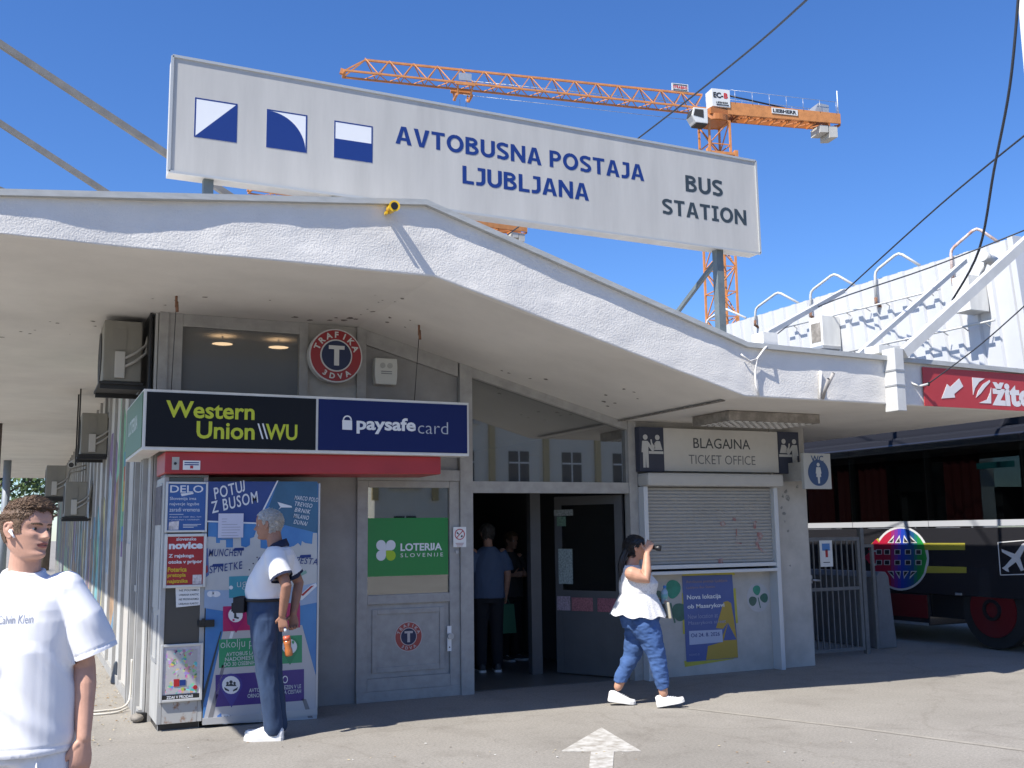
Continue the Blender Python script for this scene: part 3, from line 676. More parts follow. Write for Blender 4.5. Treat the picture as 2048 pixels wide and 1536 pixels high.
# box lamp under the canopy
Bx = thing('canopy_floodlight', 'dirty flat box light with a perforated grille under the canopy above the ticket office', 'light', (7.2, 8.75, 2.84))
M['grimy'] = mat('grimy_metal', (.20, .18, .155), .8, col2=(.36, .33, .29), vscale=7, bump=.2)
qs = [soffit_pt(1450, 828), soffit_pt(1612, 826)]
x0_, x1_ = 6.55, 7.75
mb = MB(); mb.box((x0_, 8.72, 2.74), (x1_, 9.38, 2.838), M['grimy']); mb.build('housing', Bx, bevel=.006)
mb = MB()
for i in range(12):
    for j in range(6):
        mb.box((x0_+.06+i*.093, 8.78+j*.098, 2.734), (x0_+.11+i*.093, 8.82+j*.098, 2.7395), M['white'])
mb.build('grille', Bx, kind='stuff')
mb = MB(); mb.box((7.25, 9.6, 2.78), (7.5, 9.72, 2.838), M['dirtywhite']); mb.build('ceiling_box', loc=(7.37, 9.66, 2.838), label='small pale junction box on the soffit behind the grille light', cat='junction box')

# hanging rods with wire under the soffit
for i, (px, py, py2) in enumerate(((353, 592, 690), (838, 650, 725))):
    p = soffit_pt(px, py); mb = MB(); mb.tube([p, p+Vector((0, 0, -.10))], .011, M['rust'], 8); mb.tube([p+Vector((.004, 0, -.05)), p+Vector((.01, 0, -.14))], .014, M['rust'], 8); mb.tube([p+Vector((0, 0, -.1)), p+Vector((.0, .15, -.82))], .0035, M['black'], 6)
    mb.build('hanger_rod', loc=p, label=('rusty hanger rod with thin wire in front of the upper kiosk window', 'rusty hanger rod with thin wire right of the round sign')[i], cat='hanger', group='rusty hangers under the canopy')

# ------------------------------------------------------------------ kiosk signs
W = thing('kiosk_sign', 'light box wrapping the kiosk corner with a black panel and a navy panel', 'sign', (2.35, 9.2, 2.36))
YW = 9.2
mb = MB(); mb.box((.86, YW, 2.345), (3.835, YW+.16, 2.862), M['dirtywhite']); mb.box((.86, YW+.161, 2.345), (1.0, 10.75, 2.862), M['dirtywhite']); mb.box((1.001, YW+.161, 2.345), (1.02, 10.7, 2.862), M['dirtywhite']); wb = mb.build('sign_box', W, bevel=.004)
mb = MB(); Yw = YW-.002
mb.box((.885, Yw-.004, 2.372), (2.338, Yw, 2.838), mat('print_black', (.008, .010, .014), .55, spec=.2)); mb.box((2.36, Yw-.004, 2.372), (3.815, Yw, 2.838), mat('print_navy', (.008, .018, .10), .55, spec=.2))
mb.box((.853, YW+.02, 2.37), (.8585, 10.72, 2.84), mat('print_green', (.045, .13, .04), .4)); mb.build('sign_face', wb)
lime = mat('print_yellowgreen', (.50, .56, .03), .5); pw = mat('print_white', (.72, .74, .76), .5); Yw = YW-.0065
mb = MB()
text_y(mb, 'Western', lime, Yw, 331.5, 800.5, 509, 834.5, bold=.022)
text_y(mb, 'Union', lime, Yw, 392.5, 842, 509, 877, bold=.022)
text_y(mb, 'WU', lime, Yw, 531, 847.5, 594.5, 879, bold=.022)
em = MB()
for dx in (0, 9): poly_y(em, [(515+dx, 847), (518+dx, 847), (527+dx, 878), (524+dx, 878)], pw, Yw)
text_y(mb, 'paysafe', pw, Yw, 713, 833, 831.5, 867, bold=.03)
text_y(mb, 'card', mat('print_pale', (.42, .45, .50), .5), Yw, 836, 842.5, 896, 867, bold=-.012)
em.build('slash_mark', wb); em = MB()
poly_y(em, [(684.5, 840), (704, 841), (704, 860), (684.5, 859)], pw, Yw)
cc = aty(694.5, 840, Yw)
for i in range(12):
    a0, a1 = R(180*i/12), R(180*(i+1)/12); r0, r1 = .030, .042
    em.prism([cc+Vector((r_*math.cos(a_), 0, r_*math.sin(a_))) for r_, a_ in ((r0, a0), (r1, a0), (r1, a1), (r0, a1))], (0, -.004, 0), pw)
em.build('padlock_emblem', wb)
put_text(mb, 'LOTERIJA', mat('print_dimwhite', (.5, .55, .5), .5), (.853, 10.45, 2.56), (0, -1, 0), EZ, .85, .13, bold=.03)
mb.build('lettering', wb)
Rb = thing('shutter_box', 'long red roller shutter housing under the kiosk light box', 'shutter box', (2.3, 9.35, 2.17))
mb = MB(); mb.prism([(1.06, 9.30, 2.155), (3.585, 9.30, 2.175), (3.585, 9.30, 2.344), (1.06, 9.30, 2.344)], (0, .6, 0), mat('housing_red', (.37, .026, .032), .42, var=.10, vscale=3)); rb = mb.build('housing', Rb, bevel=.012)
mb = MB(); p = aty(351, 927, 9.3); mb.box((p.x-.03, 9.293, p.z-.055), (p.x+.03, 9.2985, p.z+.055), mat('latch_plate', (.45, .43, .38), .5, metal=.3)); mb.disc((p.x-.003, 9.293, p.z), (0, -1, 0), .012, .012, M['black'], 12); mb.build('lock_plate', Rb)
mb = MB(); p, q = aty(366, 921, 9.3), aty(400, 940, 9.3); mb.box((p.x, 9.294, q.z), (q.x, 9.2985, p.z), M['white'])
for i in range(2): mb.box((p.x+.012, 9.2925, p.z-.022-.018*i), (q.x-.012, 9.294, p.z-.013-.018*i), M['blue'])
mb.box((p.x+.06, 9.2925, q.z+.012), (p.x+.085, 9.294, q.z+.036), mat('ban_red', (.45, .03, .04), .5)); mb.build('notice_sticker', Rb)
mb = MB(); c = aty(671, 712, 9.9); c = Vector((c.x, 9.98, c.z)); round_badge(mb, c, .268, 9.98, mat('badge_red', (.30, .018, .022), .4), mat('navy', (.01, .02, .07), .5), mat('badge_white', (.62, .62, .60), .45), .1)
mb.box((c.x-.2, 9.975, c.z-.02), (c.x+.2, 10.035, c.z+.02), M['frame'])
mb.build('round_sign', loc=(c.x, 9.98, c.z), label='round red and navy sign with a white T above the kiosk light box', cat='sign')
# siren box
Sb = thing('alarm_siren', 'white alarm siren box on the sloping grey panel right of the round sign', 'alarm', (3.24, 10.0, 3.1))
p, q = aty(750, 715, 9.95), aty(795, 770, 9.95)
mb = MB(); w = q.x-p.x; h = p.z-q.z
mb.prism([(p.x+w*.04, 9.95, q.z), (q.x-w*.04, 9.95, q.z), (q.x, 9.95, q.z+h*.3), (q.x+.002, 9.95, q.z+h*.7), (q.x-w*.02, 9.95, p.z), (p.x+w*.02, 9.95, p.z), (p.x-.002, 9.95, q.z+h*.7), (p.x, 9.95, q.z+h*.3)], (0, .1, 0), mat('siren_white', (.58, .58, .53), .45)); mb.build('housing', Sb, bevel=.012)
mb = MB()
for dx in (.3, .62): mb.disc((p.x+w*dx+.01, 9.949, p.z-h*.28), (0, -1, 0), .028, .003, mat('siren_grey', (.40, .40, .37), .5), 20)
for dz in (.52, .60): mb.box((p.x+w*.28, 9.946, p.z-h*dz), (p.x+w*.75, 9.9495, p.z-h*dz+.008), mat('siren_text', (.2, .2, .2), .5))
mb.build('sounder', Sb)

# ------------------------------------------------------------------ kiosk body: newspaper cabinet and travel poster
K = thing('newspaper_cabinet', 'narrow grey metal cabinet holding framed newspaper posters at the kiosk corner', 'cabinet', (1.26, 9.5, 0))
YC = 9.42; M['cab'] = mat('cabinet_metal', (.40, .40, .385), .5, var=.16, vscale=4, stretch=(1, 1, .5)); M['cabdark'] = mat('cabinet_glass', (.05, .055, .058), .12)
mb = MB()
mb.box((1.075, YC+.03, .06), (1.445, 10.0, 2.13), M['cab'])
for x0, x1 in ((1.075, 1.115), (1.405, 1.445)): mb.box((x0, YC, .06), (x1, YC+.029, 2.13), M['cab'])
mb.box((1.116, YC, .06), (1.404, YC+.029, .40), M['cab'])
mb.box((1.075, YC-.004+.004, 2.131), (1.445, YC+.3, 2.15), M['cabdark'])
mb.box((1.09, YC+.05, 0), (1.43, 9.98, .059), M['black'])
cabo = mb.build('cabinet_body', K, bevel=.004)
mb = MB(); mb.box((1.117, YC+.018, .401), (1.403, YC+.028, 2.125), M['cabdark']); mb.build('glass_front', K)
mb = MB(); mb.box((1.118, YC-.0015, .062), (1.402, YC-.0002, .30), mat('rusting_plate', (.40, .40, .385), .7, col2=(.24, .13, .07), vscale=14, thr=(.56, .66), stretch=(1, 1, .7))); mb.build('kick_plate', cabo)
# side face with flat notices
mb = MB(); mb.box((1.068, 9.52, 1.0), (1.0745, 9.95, 2.08), mat('notice_paper', (.42, .42, .40), .6, var=.1, vscale=9)); mb.box((1.064, 9.52, 1.72), (1.0675, 9.95, 2.06), mat('notice_dark', (.09, .075, .09), .6, var=.4, vscale=12)); mb.box((1.064, 9.54, .55), (1.0745, 9.57, .95), M['steel']); mb.box((1.064, 9.90, .55), (1.0745, 9.93, .95), M['steel']); mb.box((1.064, 9.571, .55), (1.0745, 9.899, .58), M['steel']); mb.build('side_notice', K)
def poster_frame(name, x0, y0, x1, y1, bar, label, Yp=YC-.03, sheet=None):
    """aluminium snap frame hung on the cabinet; returns (thing, plane, corners)"""
    a, b = aty(x0, y0, Yp), aty(x1, y1, Yp)
    t = thing(name, label, 'poster', ((a.x+b.x)/2, Yp+.02, b.z))
    mb = MB(); al = mat('snap_frame', (.62, .62, .60), .35, metal=.4)
    mb.box((a.x, Yp, b.z), (a.x+bar, Yp+.026, a.z), al); mb.box((b.x-bar, Yp, b.z), (b.x, Yp+.026, a.z), al); mb.box((a.x+bar, Yp, a.z-bar), (b.x-bar, Yp+.026, a.z), al); mb.box((a.x+bar, Yp, b.z), (b.x-bar, Yp+.026, b.z+bar), al)
    mb.build('frame', t, bevel=.004)
    mb = MB(); mb.box((a.x+bar, Yp+.012, b.z+bar), (b.x-bar, Yp+.022, a.z-bar), sheet); sh = mb.build('poster', t)
    return t, Yp+.0115, (a.x+bar, b.x-bar, b.z+bar, a.z-bar), sh
def tx(mb, s, m, Y, x, z, w, h, **kw): put_text(mb, s, m, (x, Y, z), EX, EZ, w, h, **kw)
# blue daily paper
t, Yp, (x0, x1, z0, z1), sh = poster_frame('framed_newspaper_poster', 333, 963, 414, 1064, .018, 'upper silver frame with a blue newspaper poster with white lettering', sheet=mat('news_blue', (.025, .10, .32), .4, var=.1, vscale=3))
mb = MB(); w, h = x1-x0, z1-z0
tx(mb, 'DELO', pw, Yp, x0+w*.05, z1-h*.19, w*.88, h*.155, bold=.012)
for i, (s, ww) in enumerate((('Slovenija ima', .70), ('najvecje izgube', .78), ('zaradi vremena', .80))): tx(mb, s, pw, Yp, x0+w*.05, z1-h*(.37+.115*i), w*ww, h*.085)
mb.box((x0+w*.05, Yp-.003, z1-h*.665), (x0+w*.42, Yp, z1-h*.655), pw)
for i, (s, ww) in enumerate((('dogaja se vsak dan, kot', .85), ('v prihodnje v naslednjih', .80))): tx(mb, s, pw, Yp, x0+w*.05, z1-h*(.735+.06*i), w*ww, h*.035)
for i in range(3): mb.box((x0+w*.42, Yp-.003, z1-h*(.885+.03*i)), (x0+w*(.9-.1*i), Yp, z1-h*(.873+.03*i)), pw)
mb.prism([(x0+w*.04, Yp, z0+h*.01), (x0+w*.30, Yp, z0+h*.01), (x0+w*.31, Yp, z0+h*.20), (x0+w*.05, Yp, z0+h*.18)], (0, -.003, 0), mat('front_page', (.6, .55, .55), .5, var=.4, vscale=30))
mb.prism([(x0+w*.33, Yp, z1-h*.21), (x0+w*.68, Yp, z1-h*.19), (x0+w*.66, Yp, z1-h*.22), (x0+w*.36, Yp, z1-h*.27)], (0, -.002, 0), pw)
mb.build('print', sh)
# red daily paper
t, Yp, (x0, x1, z0, z1), sh = poster_frame('framed_newspaper_poster', 330, 1068, 411, 1174, .024, 'middle silver frame with a red newspaper poster with white and yellow lettering', sheet=mat('news_red', (.36, .012, .018), .4))
mb = MB(); w, h = x1-x0, z1-z0; yl = mat('print_yellow', (.65, .45, .02), .5)
tx(mb, 'slovenske', pw, Yp, x0+w*.24, z1-h*.085, w*.55, h*.07, bold=.02)
tx(mb, 'novice', pw, Yp, x0+w*.04, z1-h*.26, w*.94, h*.15, bold=.05)
for i, (s, ww) in enumerate((('Z rajskoga', .70), ('otoka v pripor', .93))): tx(mb, s, pw, Yp, x0+w*.04, z1-h*(.455+.125*i), w*ww, h*.095, bold=.03)
for i, (s, ww) in enumerate((('Poterica', .52), ('pretopla', .50), ('najstnika', .56))): tx(mb, s, yl, Yp, x0+w*.03, z1-h*(.73+.125*i), w*ww, h*.10, bold=.03)
mb.box((x0+w*.72, Yp-.003, z0+h*.01), (x0+w*.97, Yp, z0+h*.2), mat('front_page', (.6, .55, .55), .5, var=.4, vscale=30)); mb.build('print', sh)
# paper note
mb = MB(); a, b = aty(351, 1176, YC), aty(400, 1210, YC); mb.prism([(a.x, YC-.003, a.z), (a.x+.01, YC-.003, b.z-.012), (b.x, YC-.003, b.z), (b.x-.002, YC-.003, a.z+.01)], (0, .0025, 0), M['white'])
for i, s in enumerate(('NE POLNIMO', 'URBANA KARTIC', 'NE PRODAJAMO', 'URBANA KARTIC')): tx(mb, s, M['ink'], YC-.0035, a.x+.03, a.z-.03-.038*i, .165, .016, bold=.01)
mb.build('paper_note', loc=(a.x, YC, b.z), label='white paper note with four printed lines taped under the red newspaper poster', cat='note')
# magazine frame
t, Yp, (x0, x1, z0, z1), sh = poster_frame('framed_newspaper_poster', 322, 1290, 404, 1400, .022, 'lower silver frame with a colourful comic magazine poster', sheet=mat('mag_paper', (.50, .48, .52), .4, var=.15, vscale=20))
mb = MB(); w, h = x1-x0, z1-z0
def comic():
    m = bpy.data.materials.new('comic_print'); m.use_nodes = True; t_ = m.node_tree; b = t_.nodes['Principled BSDF']; b.inputs['Roughness'].default_value = .35
    tc = t_.nodes.new('ShaderNodeTexCoord'); v = t_.nodes.new('ShaderNodeTexVoronoi'); v.inputs['Scale'].default_value = 42; v.inputs['Randomness'].default_value = 1; t_.links.new(tc.outputs['Object'], v.inputs['Vector'])
    n = t_.nodes.new('ShaderNodeTexNoise'); n.inputs['Scale'].default_value = 16; n.inputs['Detail'].default_value = 6; t_.links.new(tc.outputs['Object'], n.inputs['Vector'])
    r = t_.nodes.new('ShaderNodeValToRGB'); r.color_ramp.elements[0].position = .47; r.color_ramp.elements[1].position = .53; t_.links.new(n.outputs['Fac'], r.inputs['Fac'])
    x = t_.nodes.new('ShaderNodeMix'); x.data_type = 'RGBA'; x.inputs['B'].default_value = (.62, .6, .62, 1); t_.links.new(r.outputs['Color'], x.inputs['Factor']); t_.links.new(v.outputs['Color'], x.inputs['A'])
    h_ = t_.nodes.new('ShaderNodeHueSaturation'); h_.inputs['Saturation'].default_value = .85; h_.inputs['Value'].default_value = .7; t_.links.new(x.outputs['Result'], h_.inputs['Color']); t_.links.new(h_.outputs['Color'], b.inputs['Base Color']); return m
mb.box((x0+w*.08, Yp-.002, z0+h*.10), (x1-w*.08, Yp, z1-h*.06), comic())
mb.box((x0+w*.3, Yp-.006, z0+h*.24), (x0+w*.45, Yp-.004, z0+h*.38), MATS['news_red']); mb.box((x0+w*.46, Yp-.006, z0+h*.25), (x0+w*.62, Yp-.004, z0+h*.36), M['blue'])
mb.box((x0, Yp-.006, z0), (x1, Yp-.003, z0+h*.085), M['black']); tx(mb, 'ZDAJ V PRODAJI', pw, Yp-.0065, x0+w*.12, z0+h*.012, w*.7, h*.055, bold=.02)
mb.disc((x0+w*.88, Yp-.003, z0+h*.2), (0, -1, 0), .018, .003, MATS['news_red'], 20); mb.build('print', sh)

# travel poster door
YP = 9.40
Pn = thing('travel_poster', 'tall travel poster board with skyline, handwriting and coloured banners on the kiosk front', 'poster', (1.94, YP+.03, 0))
x0, x1 = 1.452, 2.437
M['pb'] = mat('poster_edge', (.5, .5, .5), .4, metal=.3)
mb = MB(); mb.box((x0, YP+.012, .03), (x1, 9.98, 2.085), M['panel']); mb.box((x0-.003, YP, .03), (x1+.003, YP+.011, .085), M['pb']); mb.box((x1-.012, YP, .086), (x1+.003, YP+.011, 2.085), M['pb']); pn = mb.build('panel', Pn)
def pz(mb, pts, m, lay): poly_y(mb, pts, m, YP+.010-.0013*lay, .0012)
sky1 = mat('print_sky', (.035, .15, .42), .35, col2=(.07, .26, .54), vscale=1.4, thr=(.35, .7)); sky2 = mat('print_skydeep', (.018, .052, .22), .35, var=.15, vscale=3); sky3 = mat('print_teal', (.03, .12, .22), .35, var=.2, vscale=3)
gray = mat('print_cloud', (.50, .51, .50), .4, var=.06, vscale=5); road = mat('print_road', (.46, .46, .47), .4); dk = mat('print_roadline', (.20, .20, .21), .4)
mb = MB(); mb.box((x0, YP+.0101, .086), (x1-.013, YP+.0112, 2.083), sky1)
pz(mb, [(415, 963), (555, 963), (513, 1046), (415, 1042)], sky2, 1); pz(mb, [(556, 963), (635, 963), (635, 1066), (528, 1040)], sky3, 1)
pz(mb, [(554, 961), (557, 961), (514, 1049), (511, 1048)], pw, 2); pz(mb, [(412, 1041), (512, 1045), (512, 1048), (412, 1044)], pw, 3)
# skyline
sk = [(410, 1180), (409, 1075), (418, 1073), (432, 1074), (432, 1086), (440, 1086), (440, 1080), (452, 1080), (452, 1095), (466, 1095), (466, 1070), (482, 1070), (482, 1092), (492, 1095), (500, 1090), (500, 1077), (508, 1074), (512, 1062), (516, 1062), (521, 1082), (521, 1096), (534, 1098), (548, 1100), (556, 1085), (566, 1085), (566, 1098), (588, 1092), (596, 1086), (602, 1092), (604, 1082), (610, 1086), (624, 1088), (626, 1066), (634, 1066), (634, 1165), (600, 1172), (520, 1180)]
pz(mb, sk, gray, 1.5)
pz(mb, [(409, 1180), (520, 1180), (634, 1165), (634, 1205), (500, 1230), (408, 1216)], mat('print_haze', (.30, .40, .55), .4, var=.12, vscale=3), .8)
# road
pz(mb, [(405, 1450), (446, 1262), (604, 1250), (634, 1360), (634, 1438)], road, 1.2)
pz(mb, [(413, 1447), (444, 1330), (450, 1330), (423, 1447)], dk, 2); pz(mb, [(604, 1398), (612, 1398), (626, 1436), (616, 1436)], dk, 2); pz(mb, [(462, 1263), (468, 1263), (464, 1277), (458, 1277)], pw, 2.5)
pz(mb, [(441, 1263), (443, 1263), (403, 1420), (402, 1400)], M['ink'], 2.2)
teal, pink, grn, pur = mat('print_tealbox', (.06, .30, .38), .4), mat('print_pink', (.42, .02, .12), .4), mat('print_greenbox', (.03, .28, .13), .4), mat('print_purple', (.055, .03, .20), .4)
pz(mb, [(458, 1153), (540, 1150), (540, 1194), (458, 1196)], teal, 2)
pz(mb, [(446, 1213), (600, 1205), (600, 1255), (446, 1263)], pink, 2)
pz(mb, [(438, 1279), (604, 1270), (604, 1325), (438, 1336)], grn, 2)
pz(mb, [(431, 1350), (608, 1338), (608, 1401), (431, 1414)], pur, 2)
def pin(cx_, cy_, r, top, m, cm=pw):
    pz(mb, [(cx_+(r+5)*math.cos(R(a_)), cy_+(r+5)*math.sin(R(a_))) for a_ in range(170, 371, 20)]+[(cx_+1, top)], m, 3)
    pz(mb, [(cx_+r*math.cos(R(a_)), cy_+r*math.sin(R(a_))) for a_ in range(0, 360, 18)], cm, 4)
pin(471, 1230, 14.5, 1266, mat('print_pinkdark', (.34, .012, .12), .4)); pin(462, 1370, 18, 1415, mat('print_violet', (.06, .05, .26), .4)); pin(579, 1293, 15, 1330, mat('print_greendark', (.02, .22, .10), .4))
for x_, y_, r in ((462, 1364, 3.4), (455, 1366, 2.6), (469, 1366, 2.6)):
    pz(mb, [(x_+r*math.cos(R(a_)), y_+r*math.sin(R(a_))) for a_ in range(0, 360, 30)], M['ink'], 5); pz(mb, [(x_-r*1.5, y_+r*2.4), (x_-r*.8, y_+r), (x_+r*.8, y_+r), (x_+r*1.5, y_+r*2.4)], M['ink'], 5)
pz(mb, [(448, 1374), (458, 1380), (458, 1383), (450, 1380)], M['ink'], 5); pz(mb, [(476, 1374), (466, 1380), (466, 1383), (474, 1380)], M['ink'], 5)
pz(mb, [(468, 1222), (472, 1222), (473, 1233), (478, 1235), (477, 1238), (468, 1236)], M['ink'], 5); pz(mb, [(470+2*math.cos(R(a_)), 1219+2.2*math.sin(R(a_))) for a_ in range(0, 360, 40)], M['ink'], 5.2)
pz(mb, [(479+2.4*math.cos(R(a_)), 1221+2.6*math.sin(R(a_))) for a_ in range(0, 360, 40)], pink, 5); pz(mb, [(467+2.4*math.cos(R(a_)), 1240+2.2*math.sin(R(a_))) for a_ in range(0, 360, 40)], pink, 5)
for x_, y_ in ((571, 1297), (586, 1284), (573, 1286)): pz(mb, [(x_, y_-4), (x_+3, y_), (x_, y_+5), (x_-3, y_)], grn, 5)
for x_, y_, w_ in ((421, 1188, 7), (432, 1188, 9)): pz(mb, [(x_+w_*math.cos(R(a_)), y_+6*math.sin(R(a_))) for a_ in range(0, 360, 24)], pw, 3)
pz(mb, [(462+4*math.cos(R(a_)), 1175+4*math.sin(R(a_))) for a_ in range(0, 360, 30)], pw, 3)
# phone drawing
pz(mb, [(597, 1192), (622, 1170), (632, 1166), (634, 1172), (604, 1200), (597, 1200)], pw, 3); pz(mb, [(602, 1190), (622, 1172), (628, 1171), (606, 1192)], MATS['news_red'], 4)
pz(mb, [(593, 1150), (612, 1140), (614, 1146), (595, 1156)], mat('print_sage', (.2, .36, .3), .4), 3)
for x_, y_, w_ in ((466, 1096, 22), (423, 1128, 24), (598, 1110, 24), (515, 1115, 20)): pz(mb, [(x_, y_+6), (x_+3, y_), (x_+w_, y_-1), (x_+w_, y_+5)], M['blue'], 3)
pz(mb, [(408, 1100), (416, 1096), (418, 1150), (407, 1158)], mat('print_busblue', (.1, .15, .35), .4), 2.5); pz(mb, [(407, 1135), (415, 1130), (416, 1144), (407, 1150)], MATS['news_red'], 3)
for cx_, cy_, r in ((450, 1438, 13),): pz(mb, [(cx_+r*math.cos(R(a_)), cy_+r*.8*math.sin(R(a_))) for a_ in range(0, 360, 20)], mat('print_palegrey', (.62, .64, .66), .4), 3); pz(mb, [(434, 1432), (442, 1426), (446, 1446), (438, 1446)], mat('print_emblemblue', (.08, .2, .5), .4), 4)
# airplane doodle
pz(mb, [(555, 1004), (583, 1012), (584, 1015), (564, 1015), (560, 1013)], pw, 3); pz(mb, [(562, 1012), (557, 1019), (564, 1014)], pw, 3.2)
mb.build('poster', pn)
mb = MB()
def hw(s, m, xa, ya, xb, yb, hh, bold=.006, lay=6):
    """a handwritten line, climbing or falling between two points of the poster"""
    Y = YP+.010-.0013*lay; a, b = aty(xa, ya, Y), aty(xb, yb, Y); ex = (b-a); w_ = ex.length; ex.normalize(); ey = Vector((-ex.z, 0, ex.x)); h_ = hh/2075*(a-EYE).length
    put_text(mb, s, m, a, ex, ey, w_, h_, bold=bold, shear=.18, spacing=1.14)
hw('POTUJ', pw, 430, 999, 494, 982, 22, .012); hw('Z BUSOM', pw, 424, 1027, 519, 1004, 22, .012)
for i, (s, xb) in enumerate((('MARCO POLO', 636), ('TREVISO', 624), ('BRNIK', 620), ('MILANO', 617), ('DUNAJ', 614))): hw(s, pw, 589-2*(i > 2), 999+12*i, xb, 1004+12*i, 8, .008)
hw('MUNCHEN', M['blue'], 417, 1113, 484, 1112, 14); hw('SPNETKE', M['blue'], 419, 1147, 486, 1137, 14); hw('BUDIMPESTA', M['blue'], 540, 1122, 635, 1130, 12)
def ln(s, m, xa, ya, xb, yb, hh, bold=0, lay=6):
    Y = YP+.010-.0013*lay; a, b = aty(xa, ya, Y), aty(xb, yb, Y); ex = (b-a); w_ = ex.length; ex.normalize(); put_text(mb, s, m, a, ex, Vector((-ex.z, 0, ex.x)), w_, hh/2075*(a-EYE).length, bold=bold)
wp = mat('print_softwhite', (.55, .6, .6), .4)
ln('ugodno', wp, 474, 1180, 540, 1176, 20, -.01); ln('okolju prijazno', wp, 441, 1302, 560, 1294, 20, -.01); ln('varno', pw, 520, 1372, 576, 1366, 14, -.01)
for i, s in enumerate(('AVTOBUS LAHKO', 'NADOMESTI DO', 'DO 30 OSEBNIH AVT')): ln(s, wp, 452-2*i, 1312+10*i+1, 530, 1307+10*i, 7, .01)
for i, (s, t_) in enumerate((('AVTOBUS JE UDE', 'LEZEN V LE'), ('ORNOZ UVRSCEN', 'SA CESTAH'))): ln(s, wp, 498-3*i, 1385+11*i, 560, 1380+11*i, 7, .01); ln(t_, wp, 565, 1379+10*i, 602, 1376+10*i, 7, .01)
ln('1991', M['ink'], 443, 1442, 461, 1440, 8, .0); 
mb.build('lettering', pn)
mb = MB(); a, b = aty(437, 1027, YP), aty(486, 1075, YP); Yn = YP-.001
mb.box((a.x, Yn-.002, b.z), (b.x, Yn, a.z), mat('paper_lilac', (.62, .62, .72), .6))
for i in range(8): mb.box((a.x+.03, Yn-.0028, a.z-.05-.024*i), (b.x-.02-.05*rnd.random()-.1*(i in (0, 1)), Yn-.002, a.z-.046-.024*i), mat('print_greytext', (.3, .3, .36), .6))
mb.build('paper_notice', loc=(a.x, Yn, b.z), label='white printed sheet taped over the handwriting of the travel poster', cat='note')
mb = MB(); p = aty(412, 1247, YP-.01); mb.box((p.x-.06, YP-.02, p.z-.03), (p.x+.07, YP-.001, p.z+.03), M['black']); mb.box((p.x-.04, YP-.028, p.z-.022), (p.x-.015, YP-.0205, p.z+.045), M['black']); mb.build('hasp', Pn, bevel=.003)

# ------------------------------------------------------------------ ticket office
YT = 9.90
TS = thing('ticket_sign', 'grey board with charcoal lettering between two navy pictogram panels above the shuttered ticket window', 'sign', (7.3, YT+.06, 2.28))
mb = MB(); xa, xb, xc, xd = 6.19, 6.512, 8.13, 8.445
mb.box((xb, YT, 2.28), (xc, YT+.12, 2.768), mat('board_grey', (.53, .51, .46), .5, var=.05, vscale=3)); mb.build('board', TS, bevel=.004)
nv = mat('board_navy', (.030, .036, .06), .5); bw = mat('board_white', (.48, .48, .46), .5)
for i, (xl, xr, fl) in enumerate(((xa, xb-.002, 1), (xc+.002, xd, -1))):
    mb = MB(); mb.box((xl, YT-.004, 2.27), (xr, YT+.12, 2.772), nv); mb.box((xr-.001 if i == 1 else xl, YT+.121, 2.3), (xr if i == 1 else xl+.02, YT+.13, 2.7), nv); pnl = mb.build('pictogram_panel', TS)
    mb = MB(); Yq = YT-.005; cx_ = (xl+xr)/2; u = .3
    def pp(pts): mb.prism([(cx_+fl*x_*u, Yq, 2.5+z_*u) for x_, z_ in pts], (0, -.003, 0), bw)
    def hd(x_, z_, r): mb.disc((cx_+fl*x_*u, Yq, 2.5+z_*u), (0, -1, 0), r*u, .003, bw, 18)
    hd(-.28, .52, .10); pp([(-.42, .38), (-.18, .38), (.10, .04), (.02, -.02), (-.16, .18), (-.16, -.62), (-.26, -.62), (-.28, -.1), (-.30, -.62), (-.40, -.62), (-.40, -.05), (-.46, -.05)])
    hd(.25, .52, .10); pp([(.10, .05), (.12, .3), (.2, .38), (.36, .38), (.46, .05)]); pp([(-.14, .0), (.5, .0), (.5, -.1), (-.14, -.1)]); pp([(-.02, .16), (.10, .06), (.16, .14), (.02, .30), (.0, .44), (-.06, .44)])
    mb.build('pictogram', pnl)
mb = MB()
text_y(mb, 'BLAGAJNA', mat('board_ink', (.07, .075, .08), .5), YT-.002, 1387, 876, 1500.5, 896, bold=.004)
text_y(mb, 'TICKET OFFICE', mat('board_ink2', (.15, .155, .16), .5), YT-.002, 1378, 909.5, 1511, 927.5, bold=-.004)
mb.build('lettering', TS)
SH = thing('roller_shutter', 'closed grey roller shutter over the ticket counter, marked with red spray paint', 'shutter', (7.15, YT+.05, 1.14))
M['slat'] = mat('shutter_slats', (.36, .35, .325), .55, var=.06, vscale=2)
mb = MB(); Y = 9.955; zt_, zb_ = 2.10, 1.235; n = 23; x0, x1 = 6.27, 8.015; h = (zt_-zb_)/n; pr = []
for i in range(n):
    z = zb_+h*i
    for f, d in ((0, .0), (.06, -.004), (.2, -.014), (.5, -.018), (.84, -.014), (.95, -.004)): pr.append((Y+d, z+h*f))
pr.append((Y, zt_)); k = mb.mi(M['slat'])
va = [mb.bm.verts.new((x0, y_, z_)) for y_, z_ in pr]; vb = [mb.bm.verts.new((x1, y_, z_)) for y_, z_ in pr]
for i in range(len(pr)-1): f = mb.bm.faces.new((va[i], vb[i], vb[i+1], va[i+1])); f.material_index = k; f.smooth = True
mb.build('slats', SH)
mb = MB(); mb.box((6.215, YT-.12, 2.105), (8.10, YT+.12, 2.255), mat('shutter_box', (.46, .45, .42), .5, var=.05, vscale=3)); mb.build('shutter_housing', SH, bevel=.035)
mb = MB(); al = mat('shutter_frame', (.58, .60, .61), .4, metal=.2)
